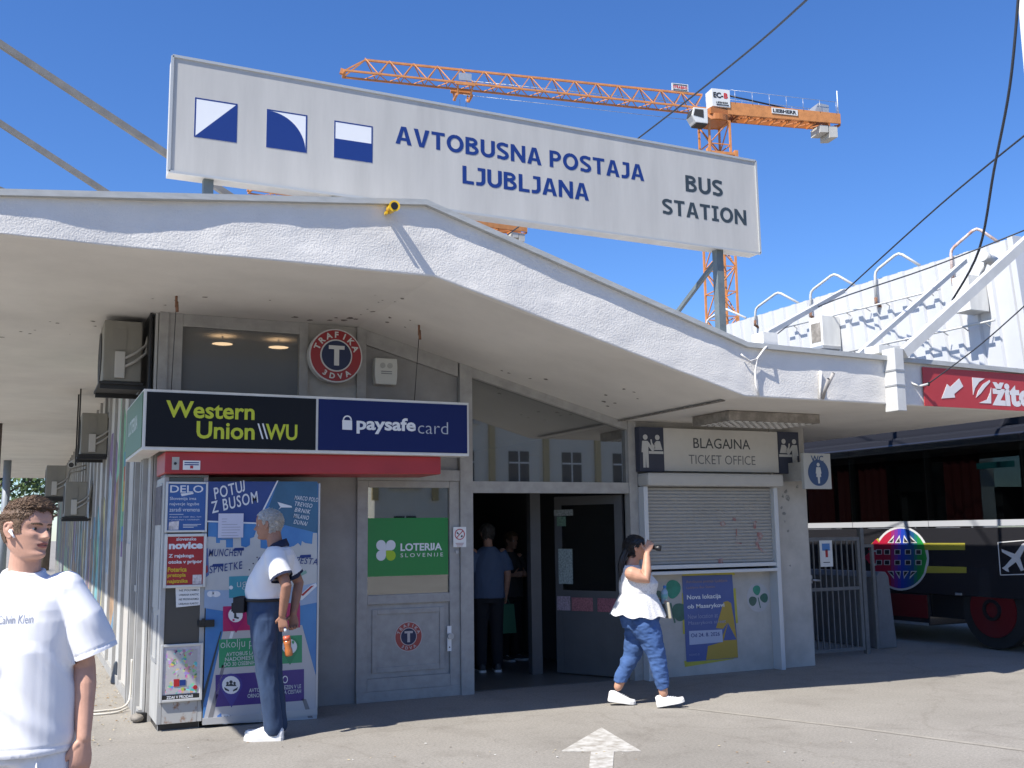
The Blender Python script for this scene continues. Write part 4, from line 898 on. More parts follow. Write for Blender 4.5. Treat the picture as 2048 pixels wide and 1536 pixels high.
mb.box((6.215, YT-.02, .0), (6.27, YT+.13, 2.104), al); mb.box((8.016, YT-.02, .0), (8.075, YT+.13, 2.104), al); mb.box((6.271, YT-.012, 1.19), (8.015, YT+.07, 1.234), al); mb.box((6.271, YT-.05, 1.13), (8.015, YT+.129, 1.165), al); mb.build('guide_frame', SH, bevel=.004)
rp = mat('spray_red', (.30, .13, .12), .8, col2=(.36, .32, .30), vscale=16, thr=(.42, .62))
for pts in ([(1440, 1044), (1448, 1042), (1452, 1049), (1446, 1053), (1441, 1051)], [(1465, 1035), (1471, 1035), (1472, 1042), (1466, 1041)], [(1514, 1065), (1522, 1063), (1526, 1072), (1522, 1081), (1516, 1084), (1519, 1094), (1530, 1102), (1534, 1106), (1524, 1104), (1512, 1093), (1510, 1083), (1515, 1076)], [(1507, 1042), (1513, 1042), (1512, 1057), (1507, 1058)], [(1437, 1118), (1446, 1116), (1446, 1126), (1440, 1130), (1436, 1124)], [(1472, 1058), (1474, 1058), (1474, 1085), (1484, 1086), (1484, 1088), (1472, 1087)]):
    mb = MB(); poly_y(mb, pts, rp, 9.936, .001); mb.build('spray_mark', SH)
# counter front: clovers and relocation poster
YK = YF-.002
for i, (cx_, cy_, sc, lab) in enumerate(((1341, 1206, 1.0, 'big green clover sticker on the counter wall beside the walking woman'), (1516, 1195, .55, 'small green clover sticker on the counter wall right of the blue poster'))):
    mb = MB(); c = aty(cx_, cy_, YK); r = .21*sc
    if i: mb.disc((c.x, YK, c.z), (0, -1, 0), .165, .001, mat('sticker_pale', (.44, .44, .44), .5, var=.06, vscale=9), 30)
    for k, (an, cm) in enumerate(((100 if i else 75, (.03, .24, .155)), (-5 if i else -40, (.045, .135, .10)), (205 if i else 165, (.05, .11, .085)))):
        cm = mat('clover_%d' % k, cm, .5, var=.25, vscale=8); d = Vector((math.cos(R(an)), 0, math.sin(R(an)))); e = Vector((-d.z, 0, d.x)); pts = []
        for j in range(22):
            t_ = 2*math.pi*j/22; rad = r*(.55+.08*math.cos(t_)); pts.append(Vector((c.x, YK-.0013, c.z))+d*(r*.66+rad*.95*math.cos(t_)*.95)+e*rad*.8*math.sin(t_)*(1+.25*math.cos(t_)))
        mb.prism(pts, (0, -.002, 0), cm)
    d = [Vector((c.x, YK-.0013, c.z)), Vector((c.x+.05*sc, YK-.0013, c.z-.22*sc))]; mb.bar(d[0], d[1], .016*sc+.004, .002, MATS['clover_1'], up=(0, -1, 0))
    mb.build('clover_sticker', loc=(c.x, YK, c.z), label=lab, cat='sticker')
mb = MB(); yt = mat('tape_yellow', (.46, .42, .06), .6, var=.1, vscale=8)
PO = thing('wall_poster', 'blue poster with an ochre shape taped up with yellow strips below the shutter', 'poster', (7.2, YK, .3))
for q in ([(1363, 1146), (1468, 1144), (1470, 1150), (1366, 1153)], [(1364, 1186), (1371, 1186), (1374, 1268), (1366, 1268)], [(1464, 1178), (1471, 1176), (1476, 1246), (1466, 1248)], [(1368, 1322), (1466, 1306), (1468, 1318), (1370, 1334)]): poly_y(mb, q, yt, YK-.001, .001)
mb.build('tape_strip', PO)
pbm = mat('poster_blue', (.075, .115, .30), .5, var=.08, vscale=3); oc = mat('poster_ochre', (.42, .29, .05), .5)
mb = MB(); Yq = YK-.0025
poly_y(mb, [(1364, 1152), (1464, 1149), (1474, 1280), (1476, 1316), (1373, 1324)], pbm, Yq, .0015)
poly_y(mb, [(1447, 1204), (1455, 1202), (1462, 1206), (1468, 1240), (1474, 1282), (1476, 1315), (1412, 1320), (1416, 1292), (1440, 1285), (1456, 1244), (1446, 1258), (1432, 1256)], oc, Yq-.0017, .0012)
poly_y(mb, [(1456, 1246), (1473, 1279), (1447, 1281)], pbm, Yq-.003, .001)
poly_y(mb, [(1378, 1262), (1444, 1259), (1446, 1284), (1379, 1290)], mat('poster_pale', (.42, .47, .60), .5), Yq-.003, .001); sh = mb.build('sheet', PO)
mb = MB(); Yq = YK-.007
text_y(mb, 'Nova lokacija', pw, Yq, 1374, 1190, 1442, 1202, bold=.02); text_y(mb, 'ob Masarykovi', pw, Yq, 1375, 1209, 1449, 1220, bold=.02)
pp_ = mat('poster_softprint', (.30, .33, .48), .5)
text_y(mb, 'New location at', pp_, Yq, 1376, 1229, 1436, 1238); text_y(mb, 'Masarykova street', pp_, Yq, 1377, 1243, 1452, 1252)
text_y(mb, 'Od 24. 8. 2026', M['blue'], Yq, 1382, 1267, 1440, 1275, bold=.01); text_y(mb, 'NOVO.SI', pp_, Yq, 1379, 1308, 1399, 1312)
text_y(mb, 'Avtobusna postaja Ljubljana', mat('poster_tan', (.36, .25, .22), .5), Yq, 1372, 1161, 1455, 1168); text_y(mb, 'Ljubljana Bus Station', MATS['poster_tan'], Yq, 1373, 1173, 1430, 1179)
mb.build('lettering', sh)
# scuffs and torn paper on the end pillar
mb = MB(); sc = mat('pillar_scuff', (.20, .20, .19), .8, col2=(.42, .42, .40), vscale=24)
for px, py, r in ((1572, 983, 4), (1575, 996, 6), (1566, 992, 3), (1568, 1027, 4), (1570, 1042, 3), (1563, 1015, 3), (1576, 1062, 3), (1595, 974, 3), (1580, 1131, 2)):
    n = 7; poly_y(mb, [(px+r*(.5+.7*rnd.random())*math.cos(2*math.pi*j/n), py+r*(.6+.9*rnd.random())*math.sin(2*math.pi*j/n)) for j in range(n)], sc, YF-.021, .001)
mb.build('pillar_scuff', front, kind='stuff')
# toilet sign sticking out beside the pillar
YWc = 9.6; a, b = aty(1606, 906, YWc), aty(1664, 978, YWc)
WC = thing('toilet_sign', 'square grey toilet sign with a white figure in a blue disc hanging beside the pillar', 'sign', (a.x, YWc+.02, a.z))
mb = MB(); mb.box((a.x, YWc, b.z), (b.x, YWc+.05, a.z), mat('wc_board', (.42, .43, .42), .5)); mb.box((a.x+.02, YWc+.051, b.z+.1), (a.x+.05, YF-.03, a.z-.1), M['frame']); mb.build('board', WC, bevel=.004)
mb = MB(); Yq = YWc-.001; cx_ = (a.x+b.x)/2+.01; cz_ = b.z+.19
mb.disc((cx_, Yq, cz_), (0, -1, 0), .155, .002, mat('wc_blue', (.03, .07, .17), .5), 36); q = Yq-.0025; wm = mat('wc_white', (.5, .52, .52), .5)
mb.disc((cx_, q, cz_+.095), (0, -1, 0), .022, .002, wm, 16)
mb.prism([(cx_+x_, q, cz_+z_) for x_, z_ in ((-.03, .065), (.03, .065), (.042, -.01), (.03, -.01), (.036, -.05), (.016, -.05), (.012, -.125), (-.012, -.125), (-.016, -.05), (-.036, -.05), (-.03, -.01), (-.042, -.01))], (0, -.002, 0), wm)
text_y(mb, 'WC', MATS['wc_blue'], Yq, 1622, 911, 1647, 924, bold=.02); mb.build('pictogram', WC)

# ------------------------------------------------------------------ gate, barrier
YG = 10.6; M['gate'] = mat('gate_steel', (.17, .17, .165), .6, var=.15, vscale=10)
x0, x1 = aty(1611, 1075, YG).x, aty(1716, 1072, YG).x; zt_ = 1.5
G = thing('barred_gate', 'grey metal gate of upright bars between the pillar and a thin post', 'gate', ((x0+x1)/2, YG, 0))
mb = MB(); mb.box((x0, YG-.02, .05), (x0+.045, YG+.02, zt_), M['gate']); mb.box((x1-.045, YG-.02, .05), (x1, YG+.02, zt_), M['gate']); mb.box((x0+.046, YG-.02, zt_-.05), (x1-.046, YG+.02, zt_), M['gate']); mb.box((x0+.046, YG-.02, .05), (x1-.046, YG+.02, .09), M['gate']); mb.box((x0+.046, YG-.018, .82), (x1-.046, YG+.018, .86), M['gate']); mb.build('gate_frame', G)
for i in range(8):
    x = x0+.046+(x1-x0-.092)*(i+.7)/8.4; mb = MB(); mb.box((x-.008, YG-.008, .091), (x+.008, YG+.008, .819), M['gate']); mb.box((x-.008, YG-.008, .861), (x+.008, YG+.008, zt_-.051), M['gate']); mb.build('bar', G)
mb = MB(); p = aty(1618, 1160, YG); mb.box((p.x-.01, YG-.03, p.z-.04), (p.x+.03, YG-.0205, p.z+.06), M['steel']); mb.tube([(p.x+.01, YG-.05, p.z), (p.x+.13, YG-.055, p.z-.01)], .013, M['steel'], 10); mb.build('handle', G)
mb = MB(); mb.box((x1+.01, YG-.03, 0), (x1+.07, YG+.03, 1.62), M['gate']); mb.box((x1+.071, YG-.02, 1.36), (x1+.24, YG+.02, 1.4), M['gate']); mb.box((x1+.2, YG-.02, .05), (x1+.24, YG+.02, 1.359), M['gate']); mb.build('gate_post', loc=(x1+.04, YG, 0), label='thin grey post with a narrow side frame right of the barred gate', cat='post')
mb = MB(); a, b = aty(1639, 1081, YG-.03), aty(1667, 1133, YG-.03); mb.box((a.x, YG-.025, b.z), (b.x, YG-.0215, a.z), M['white']); mb.box((a.x+.04, YG-.027, a.z-.13), (b.x-.04, YG-.025, a.z-.04), mat('notice_blue', (.10, .25, .55), .5)); mb.box((a.x+.09, YG-.027, b.z+.12), (a.x+.13, YG-.025, b.z+.22), mat('ban_red', (.45, .03, .04), .5)); mb.box((a.x+.05, YG-.027, b.z+.05), (b.x-.05, YG-.025, b.z+.06), M['ink']); mb.build('gate_notice', loc=(a.x, YG, b.z), label='white notice with a blue block hung on the barred gate', cat='notice')
mb = MB(); p = atz(1758, 1300); Yb = 10.9; x = aty(1756, 1200, Yb).x
mb.prism([(x-.02, Yb, 0), (x+.30, Yb, 0), (x+.22, Yb, .95), (x+.17, Yb, 1.02), (x+.05, Yb, 1.02), (x+.0, Yb, .95)], (0, 1.8, 0), mat('barrier_concrete', (.20, .205, .21), .85, var=.12, vscale=5)); mb.build('barrier', loc=(x+.1, Yb, 0), label='grey tapered concrete barrier between the gate and the bus', cat='barrier', bevel=.02)

# ------------------------------------------------------------------ red banner on the fascia
a, b = aty(1844, 731, YE-.02), aty(1847, 812, YE-.02)
BN = thing('fascia_banner', 'red banner with a white arrow and big white lettering on the fascia', 'banner', (9.0, YE, 2.84))
ban = mat('banner_red', (.42, .04, .045), .5, var=.06, vscale=3)
mb = MB(); Yb = YE-.024; X0, X1 = a.x, 10.13
mb.box((X0, Yb, 2.843), (X1, Yb+.01, 3.245), ban); cl = mb.build('cloth', BN)
mb = MB(); Yq = Yb-.001; wb_ = mat('banner_white', (.66, .64, .64), .5)
poly_y(mb, [(1883, 797), (1894, 768), (1900, 774), (1918, 757), (1926, 773), (1908, 788), (1910, 795)], wb_, Yq, .003)
poly_y(mb, [(1944, 755), (1969, 757), (1958, 764), (1950, 776), (1946, 790)], wb_, Yq, .003)
poly_y(mb, [(1952, 795), (1956, 782), (1966, 768), (1979, 760), (1980, 764), (1970, 775), (1961, 787)], wb_, Yq, .003)
poly_y(mb, [(1958, 806), (1974, 799), (1980, 785), (1982, 775), (1982, 807)], wb_, Yq, .003)
text_y(mb, 'žito', wb_, Yq, 1985, 764, 2068, 811, bold=.045); mb.build('lettering', cl)

# ------------------------------------------------------------------ air conditioners along the left wall
M['acw'] = mat('ac_casing', (.25, .235, .195), .6, var=.1, vscale=5, stretch=(1, 1, .4)); M['acd'] = mat('ac_dark', (.03, .03, .03), .7)
def ac_unit(px, py, wpx, hang, lab, wall=False):
    """outdoor unit seen end-on; px,py = middle of its near end"""
    W_, H_, L_ = .34, .58, .80
    Yd = 2075*W_/wpx*1.02
    c = aty(px, py, Yd); 
    t = thing('air_conditioner', lab, 'air conditioner', (c.x, Yd+L_/2, c.z-H_/2), group='air conditioners along the side wall')
    x0, x1, z0, z1 = c.x-W_/2, c.x+W_/2, c.z-H_/2, c.z+H_/2
    mb = MB(); mb.box((x0, Yd, z0), (x1, Yd+L_, z1), M['acw']); cs = mb.build('casing', t, bevel=.012)
    mb = MB(); mb.ring((x0-.002, Yd+L_*.6, c.z), (-1, 0, 0), .02, .24, .006, M['acd'], 28); mb.build('fan_grille', t)
    mb = MB(); mb.box((x0+.08, Yd-.006, z0+.30), (x0+.20, Yd-.0005, z0+.50), mat('ac_recess', (.24, .225, .19), .7)); mb.box((x0+.08, Yd-.008, z0+.5005), (x0+.20, Yd-.0005, z0+.53), M['acw']); mb.build('side_handle', t)
    mb = MB(); mb.box((x0+.10, Yd-.035, z0+.03), (x0+.19, Yd-.0005, z0+.28), mat('ac_cover', (.50, .48, .43), .5)); mb.build('valve_cover', t, bevel=.006)
    mb = MB()
    for dz in (.14, .22): mb.tube([(x0+.19, Yd-.02, z0+dz), (x0+.28, Yd-.04, z0+dz+.05), (x0+.37, Yd-.03, z0+dz+.13), (x0+.41, Yd+.05, z0+dz+.3), (1.0, Yd+.1, z0+dz+.38)], .014, mat('pipe_lagging', (.36, .34, .30), .8), 8)
    mb.build('pipe', t)
    mb = MB(); mb.box((x0-.02, Yd+.02, z0-.07), (1.0, Yd+.06, z0-.03), M['acd']); mb.box((x0-.02, Yd+L_-.1, z0-.07), (1.0, Yd+L_-.06, z0-.03), M['acd']); mb.box((x0-.03, Yd-.02, z0-.029), (x1+.02, Yd+L_, z0-.006), M['acd'])
    mb.build('support', t)
    if hang:
        mb = MB()
        for x in (x0-.03, x1+.03):
            for y in (Yd+.05, Yd+L_-.1): mb.box((x-.01, y, z0-.12), (x+.01, y+.03, 3.699), M['acd'])
        mb.box((x0-.03, Yd+.04, z0-.03), (x1+.03, Yd+.045, z0-.0), M['acd']); mb.build('hanger', t)
ac_unit(246, 702, 70, False, 'nearest air conditioner, at the corner above the kiosk light box')
ac_unit(189, 867, 46, True, 'air conditioner hung on long rods behind the green end of the light box')
ac_unit(112, 962, 34, False, 'farthest air conditioner high under the canopy along the side wall')
ac_unit(152, 998, 38, False, 'air conditioner mounted lower on the wall than its neighbours')
mb = MB(); p = aty(148, 925, 18.5)
mb.tube([p, p+Vector((-.05, -.3, -.06))], .05, M['dirtywhite'], 14); mb.disc(p+Vector((-.05, -.3, -.06)), (-.05, -.3, -.06), .04, .01, M['black'], 14); mb.tube([p, p+Vector((.2, .05, .1)), (1.0, p.y+.1, p.z+.05)], .03, M['acd'], 8)
mb.build('wall_camera', loc=p, label='small white surveillance camera on an arm high on the side wall', cat='camera')
# hose, debris
mb = MB(); pts = [(1.0, 10.9, .45), (1.0, 10.9, .2), (.98, 10.86, .06), (.9, 10.8, .012), (.75, 10.75, .011), (.62, 10.72, .011), (.60, 10.62, .011), (.7, 10.56, .011), (.85, 10.58, .012), (.95, 10.66, .03)]
def smooth(pts, n=6):
    pts = [Vector(p) for p in pts]; out = []
    for i in range(len(pts)-1):
        p0, p1, p2, p3 = pts[max(i-1, 0)], pts[i], pts[i+1], pts[min(i+2, len(pts)-1)]
        for j in range(n):
            t = j/n; out.append(.5*((2*p1)+(-p0+p2)*t+(2*p0-5*p1+4*p2-p3)*t*t+(-p0+3*p1-3*p2+p3)*t**3))
    return out+[pts[-1]]
mb.tube(smooth(pts), .010, mat('hose', (.55, .52, .46), .6), 8); mb.build('hose', loc=(.75, 10.7, 0), label='thin pale hose curled on the ground at the foot of the side wall', cat='hose')
mb = MB(); mb.prism([(.95, 12.7, 0), (1.015, 12.55, 0), (1.015, 12.75, .24), (.99, 12.8, .2)], (0, .12, 0), M['black']); mb.build('rubbish_bag', loc=(1.0, 12.7, 0), label='crumpled black scrap leaning at the foot of the side wall', cat='rubbish', bevel=.02)
mb = MB(); mb.box((.98, 9.98, 0), (1.06, 10.1, .08), M['black']); mb.blob((.98, 10.0, .04), (.06, .07, .04), M['grimy'], 10, 6); mb.build('post_foot', loc=(1.02, 10.03, 0), label='dark rusted foot of the corner post on the pavement', cat='post foot')
lf = [mat('dead_leaf', (.30, .20, .10), .9, var=.3, vscale=30), mat('pale_leaf', (.42, .35, .22), .9), mat('scrap_paper', (.55, .54, .5), .9)]
mb = MB()
for i in range(120):
    y = 9.0+5.5*rnd.random(); x = 1.0-abs(rnd.gauss(0, .22)); 
    if y < 9.9: x = .9-abs(rnd.gauss(0, .35))
    an = rnd.random()*6.28; r = .008+.014*rnd.random(); d = Vector((math.cos(an), math.sin(an), 0)); e = Vector((-d.y, d.x, 0)); c = Vector((x, y, .006+.012*rnd.random()))
    mb.poly([c-d*r, c-e*r*.45+Vector((0, 0, .006)), c+d*r, c+e*r*.45+Vector((0, 0, .008))], rnd.choice(lf[:2] if rnd.random() < .93 else lf))
for i in range(60):
    c = atz(330+1500*rnd.random(), 1480+50*rnd.random()); an = rnd.random()*6.28; r = .006+.01*rnd.random(); d = Vector((math.cos(an), math.sin(an), 0)); e = Vector((-d.y, d.x, 0)); c.z = .006
    mb.poly([c-d*r, c-e*r*.6, c+d*r, c+e*r*.6+Vector((0, 0, .004))], rnd.choice(lf))
mb.build('leaf_litter', kind='stuff', label='dry leaves and scraps scattered along the wall foot', cat='litter')
# ------------------------------------------------------------------ coach behind the canopy end
XB = 11.6
BU = thing('coach', 'dark coach with red curtains and a rainbow globe emblem parked behind the gate', 'bus', (XB+1.25, 13.5, 0))
bk = mat('coach_black', (.022, .022, .026), .22, coat=.6); rd = mat('coach_red', (.13, .012, .014), .3, coat=.5)
y0, y1 = 7.9, 19.9; x0, x1 = XB, XB+2.5
mb = MB()
mb.box((x0, 7.9, .68), (x1, y1, 1.60), bk)
mb.box((x0+.01, 11.06, .24), (x1-.01, y1, .679), bk); mb.box((x0+.01, 7.9, .36), (x1-.01, 8.95, .679), bk)
mb.box((x0+.06, 8.96, .36), (x1-.06, 11.05, .679), M['black'])
mb.box((x0, y0, 1.601), (x1, y0+.12, 2.70), bk); mb.box((x0, y1-.12, 1.601), (x1, y1, 2.70), bk)
for y in (9.35, 10.95, 12.45, 13.95, 15.6, 17.3): mb.box((x0+.03, y-.06, 1.601), (x0+.08, y+.06, 2.70), M['black']); mb.box((x1-.08, y-.06, 1.601), (x1-.02, y+.06, 2.70), bk)
pr = [(x0, 2.701), (x0+.02, 2.82), (x0+.10, 2.90), (x0+.3, 2.95), (x1-.3, 2.95), (x1-.1, 2.9), (x1-.02, 2.82), (x1, 2.701)]
mb.prism([(x_, y0, z_) for x_, z_ in pr], (0, y1-y0, 0), mat('coach_roof', (.012, .013, .018), .75, spec=.12))
body = mb.build('body', BU, bevel=.012)
mb = MB(); pr = [(x0+.35, 2.951), (x0+.45, 3.10), (x0+.8, 3.2), (x1-.8, 3.2), (x1-.45, 3.1), (x1-.35, 2.951)]
mb.prism([(x_, 9.9, z_) for x_, z_ in pr], (0, 6.5, 0), MATS['coach_roof']); mb.build('roof_unit', body, bevel=.05)
wg = glass_mat('coach_glass', (.8, .85, .85), .5, .05)
ys = [8.03, 9.29, 9.41, 10.89, 11.01, 12.39, 12.51, 13.89, 14.01, 15.54, 15.66, 17.24, 17.36, 19.77]
for i in range(0, len(ys), 2):
    mb = MB(); mb.box((x0-.002, ys[i]-.055, 1.705), (x0+.004, ys[i+1]+.055, 2.80), wg); mb.build('window', body)
    mb = MB(); mb.box((x1-.036, ys[i], 1.603), (x1-.03, ys[i+1], 2.699), wg if i == 4 else glass_mat('coach_glass_dark', (.8, .85, .85), .12, .10)); mb.build('window', body)
cu = mat('curtain_red', (.11, .008, .010), .8)
def curtain(ya, yb):
    mb = MB(); n = int((yb-ya)/.03); k = mb.mi(cu); c0 = c1 = None
    for i in range(n+1):
        y = ya+(yb-ya)*i/n; x = x0+.16+.018*math.sin(i*1.25); v = [mb.bm.verts.new((x, y, 1.62)), mb.bm.verts.new((x, y, 2.66))]
        if c0: f = mb.bm.faces.new((c0[0], v[0], v[1], c0[1])); f.material_index = k; f.smooth = True
        c0 = v
    mb.build('curtain', body)
for a, b in ((11.85, 12.9), (13.0, 13.6), (11.0, 11.12), (10.15, 10.75), (14.2, 15.2), (15.8, 17.1), (9.05, 9.2), (17.6, 19.5)): curtain(a, b)
mb = MB()
for y in [8.4+.85*i for i in range(12)]:
    for x in (x0+.5, x1-.9): mb.box((x, y, 1.0+.62), (x+.42, y+.12, 2.15), mat('coach_seat', (.03, .03, .035), .9))
mb.build('seat', body)
mb = MB(); mb.box((x0+.05, 9.5, 2.38), (x0+.055, 10.1, 2.46), mat('teal_strip', (.05, .30, .34), .4)); mb.build('window_strip', body)
mb = MB(); z_ = 1.68
for i in range(0, len(ys)-1, 2): mb.box((x0-.006, ys[i]-.055, 1.62), (x0-.0005, ys[i+1]+.055, 1.70), mat('coach_line', (.42, .43, .45), .5))
mb.build('waist_line', body)
mb = MB(); mb.box((x0-.004, 11.08, .34), (x0+.0095, 19.5, .66), rd); mb.box((x0-.006, 11.08, .24), (x0+.009, 19.5, .275), M['steel']); mb.build('red_skirt', body)
for y, wz in ((10.0, .52), (18.2, .52)):
    for x, sgn in ((x0+.05, -1), (x1-.05, 1)):
        mb = MB(); mb.tube([(x-.14*sgn*-1*-1, y, wz), (x, y, wz)], .50, mat('tyre', (.02, .02, .02), .9), 36); wh = mb.build('wheel', BU)
        if sgn < 0: mb = MB(); mb.disc((x-.002, y, wz), (-1, 0, 0), .36, .02, rd, 32); mb.ring((x-.022, y, wz), (-1, 0, 0), .10, .14, .03, M['black'], 24); mb.build('rim', wh)
mb = MB(); p = atx(1918, 1188, XB); mb.box((x0-.02, p.y-.05, p.z-.015), (x0-.001, p.y+.05, p.z+.015), M['steel']); mb.build('hatch_handle', body)
# globe emblem on the coach side
mb = MB(); Xq = XB-.003
def px_(pts, m, lay, t=.0012): mb.prism([atx(p_[0], p_[1], XB-.0015*lay) for p_ in pts], (-t, 0, 0), m)
def lerp(a, b, t): return tuple(a[i]+(b[i]-a[i])*t for i in range(3))
stops = [(0, (.42, .01, .04)), (.28, (.42, .02, .05)), (.5, (.02, .05, .45)), (.72, (.015, .09, .22)), (.85, (.02, .25, .05)), (1, (.03, .33, .06))]
def rain(t):
    for (a, ca), (b, cb) in zip(stops, stops[1:]):
        if t <= b: return lerp(ca, cb, (t-a)/(b-a))
    return stops[-1][1]
cx_, cy_, rx_, ry_ = 1802, 1117, 52, 60; lw = mat('emblem_white', (.62, .62, .62), .4)
px_([(cx_+(rx_+4)*math.cos(R(a_)), cy_+(ry_+4)*math.sin(R(a_))) for a_ in range(0, 360, 8)], lw, 1)
N = 16
for i in range(N):
    u0, u1 = -1+2*i/N, -1+2*(i+1)/N; c_ = rain((i+.5)/N)
    h0, h1 = math.sqrt(max(0, 1-u0*u0)), math.sqrt(max(0, 1-u1*u1)); pts = [(cx_+u0*rx_, cy_-h0*ry_), (cx_+u1*rx_, cy_-h1*ry_), (cx_+u1*rx_, cy_+h1*ry_), (cx_+u0*rx_, cy_+h0*ry_)]
    if i == 0: pts = pts[1:3]+[(cx_-rx_, cy_)]
    if i == N-1: pts = [pts[0], (cx_+rx_, cy_), pts[3]]
    px_(pts, mat('emblem_%d' % i, c_, .35, coat=.3), 2)
px_([(1742, 1088), (1756, 1076), (1762, 1086), (1856, 1086), (1930, 1086), (1930, 1100), (1742, 1100)], mat('emblem_yellow', (.38, .34, .05), .4), 1.5)
px_([(1855, 1132), (1933, 1134), (1933, 1146), (1852, 1146)], MATS['emblem_yellow'], 1.5)
px_([(1740, 1092), (1752, 1078), (1762, 1090), (1775, 1090), (1775, 1101), (1736, 1100)], MATS['emblem_1'], 3); px_([(1728, 1114), (1740, 1104), (1760, 1104), (1760, 1126), (1740, 1128)], MATS['emblem_0'], 3); px_([(1742, 1132), (1770, 1130), (1772, 1142), (1756, 1152)], MATS['emblem_1'], 3)
hole = mat('emblem_hole', (.03, .03, .035), .3)
for r, ys_ in ((0, 1104), (1, 1125)):
    for x_ in (1758, 1774, 1795, 1816, 1837):
        px_([(x_-6, ys_-5), (x_+6, ys_-5), (x_+6, ys_+5), (x_-6, ys_+5)], lw, 4); px_([(x_-4.5, ys_-4), (x_+4.5, ys_-4), (x_+4.5, ys_+4), (x_-4.5, ys_+4)], hole, 5)
for k_, (xa, xt) in enumerate(((1781, 1788), (1796, 1799), (1812, 1808), (1828, 1819))):
    for sg, yb_, yt_ in ((1, 1086, 1070), (-1, 1142, 1158)):
        px_([(xa-6, yb_), (xa+6, yb_), (xt, yt_)], lw, 4); px_([(xa-3.8, yb_-sg*1.5), (xa+3.8, yb_-sg*1.5), (xt, yt_+sg*5)], hole, 5)
mb.build('globe_emblem', body)
mb = MB(); sq = [(1996, 1085), (2070, 1079), (2072, 1148), (2001, 1150)]
for i in range(4):
    p_, q_ = atx(*sq[i], XB-.002), atx(*sq[(i+1) % 4], XB-.002); mb.bar(p_, q_, .012, .004, lw, up=(-1, 0, 0))
px_([(2003, 1098), (2030, 1108), (2044, 1088), (2050, 1086), (2050, 1096), (2040, 1116), (2048, 1140), (2042, 1142), (2032, 1124), (2016, 1136), (2018, 1144), (2012, 1142), (2004, 1136), (2010, 1132), (2024, 1116), (2004, 1104)], lw, 3)
mb.build('airplane_pictogram', body)

# ------------------------------------------------------------------ ribbed white parapet over the platforms
XC = 14.0; ya, yb = 11.2, 19.6; zb_, zt_ = 3.55, 6.13
CW = thing('ribbed_hall', 'white ribbed metal parapet wall with pipe hoops above the bus platforms', 'building', (XC+.5, 15.3, 0))
M['ribw'] = mat('ribbed_sheet', (.56, .57, .585), .5, var=.03, vscale=3)
def lean(z): return .10*(6.13-z)
mb = MB(); k = mb.mi(M['ribw']); prev = None; y = ya; i = 0; per = .36
prof_r = [(0, 0), (.02, .05), (.12, .05), (.14, 0)]
while y < yb:
    for dy, dx in prof_r:
        yy = y+dy
        v = [mb.bm.verts.new((XC-dx+lean(zb_), yy, zb_)), mb.bm.verts.new((XC-dx+lean(zt_), yy, zt_))]
        if prev: mb.bm.faces.new((prev[0], v[0], v[1], prev[1])).material_index = k
        prev = v
    y += per
mb.box((XC+.06, ya, zt_-.03), (XC+.35, yb, zt_+.03), M['flash']); mb.box((XC+.31, ya+.02, zb_), (XC+.42, yb, zt_-.031), M['ribw'])
mb.prism([(XC-.05+lean(zb_), ya-.12, zb_), (XC+.9, ya-.12, zb_), (XC+.9, ya-.12, zt_+.04), (XC-.05, ya-.12, zt_+.04)], (0, .1, 0), M['ribw'])
wl = mb.build('ribbed_wall', CW)
mb = MB(); mb.box((XC+.5, ya, 0), (XC+.8, ya+.3, zb_-.001), M['strutw']); mb.box((XC+.5, yb-.3, 0), (XC+.8, yb, zb_-.001), M['strutw']); mb.build('column', CW)
hoops = [((1413, 655), (1414, 640), (1450, 617), (1492, 636)), ((1510, 650), (1511, 617), (1556, 584), (1597, 606)), ((1621, 632), (1621, 583), (1668, 547), (1710, 571)), ((1752, 606), (1750, 543), (1797, 505), (1840, 531)), ((1907, 570), (1901, 500), (1953, 455), (1998, 485))]
for i, h_ in enumerate(hoops):
    mb = MB(); pts = [atx(*h_[0], XC-.06), atx(*h_[1], XC-.06), atx(*h_[2], XC+.1), atx(*h_[3], XC+.3)]
    sm = smooth(pts, 1); pp2 = []
    for j, p_ in enumerate(pts):
        if 0 < j < 3: a_ = p_+(pts[j-1]-p_).normalized()*.08; b_ = p_+(pts[j+1]-p_).normalized()*.08; pp2 += [a_, p_*.5+(a_+b_)*.25, b_]
        else: pp2.append(p_)
    mb.tube(pp2, .026, M['strutw'] if i < 4 else mat('rusty_white', (.60, .50, .46), .7, col2=(.35, .16, .10), vscale=12), 10); mb.tube([pts[0]+Vector((.1, 0, -.05)), pts[0], pts[0]+(pts[1]-pts[0]).normalized()*.1], .03, M['rust'], 8); mb.build('pipe_hoop', CW)
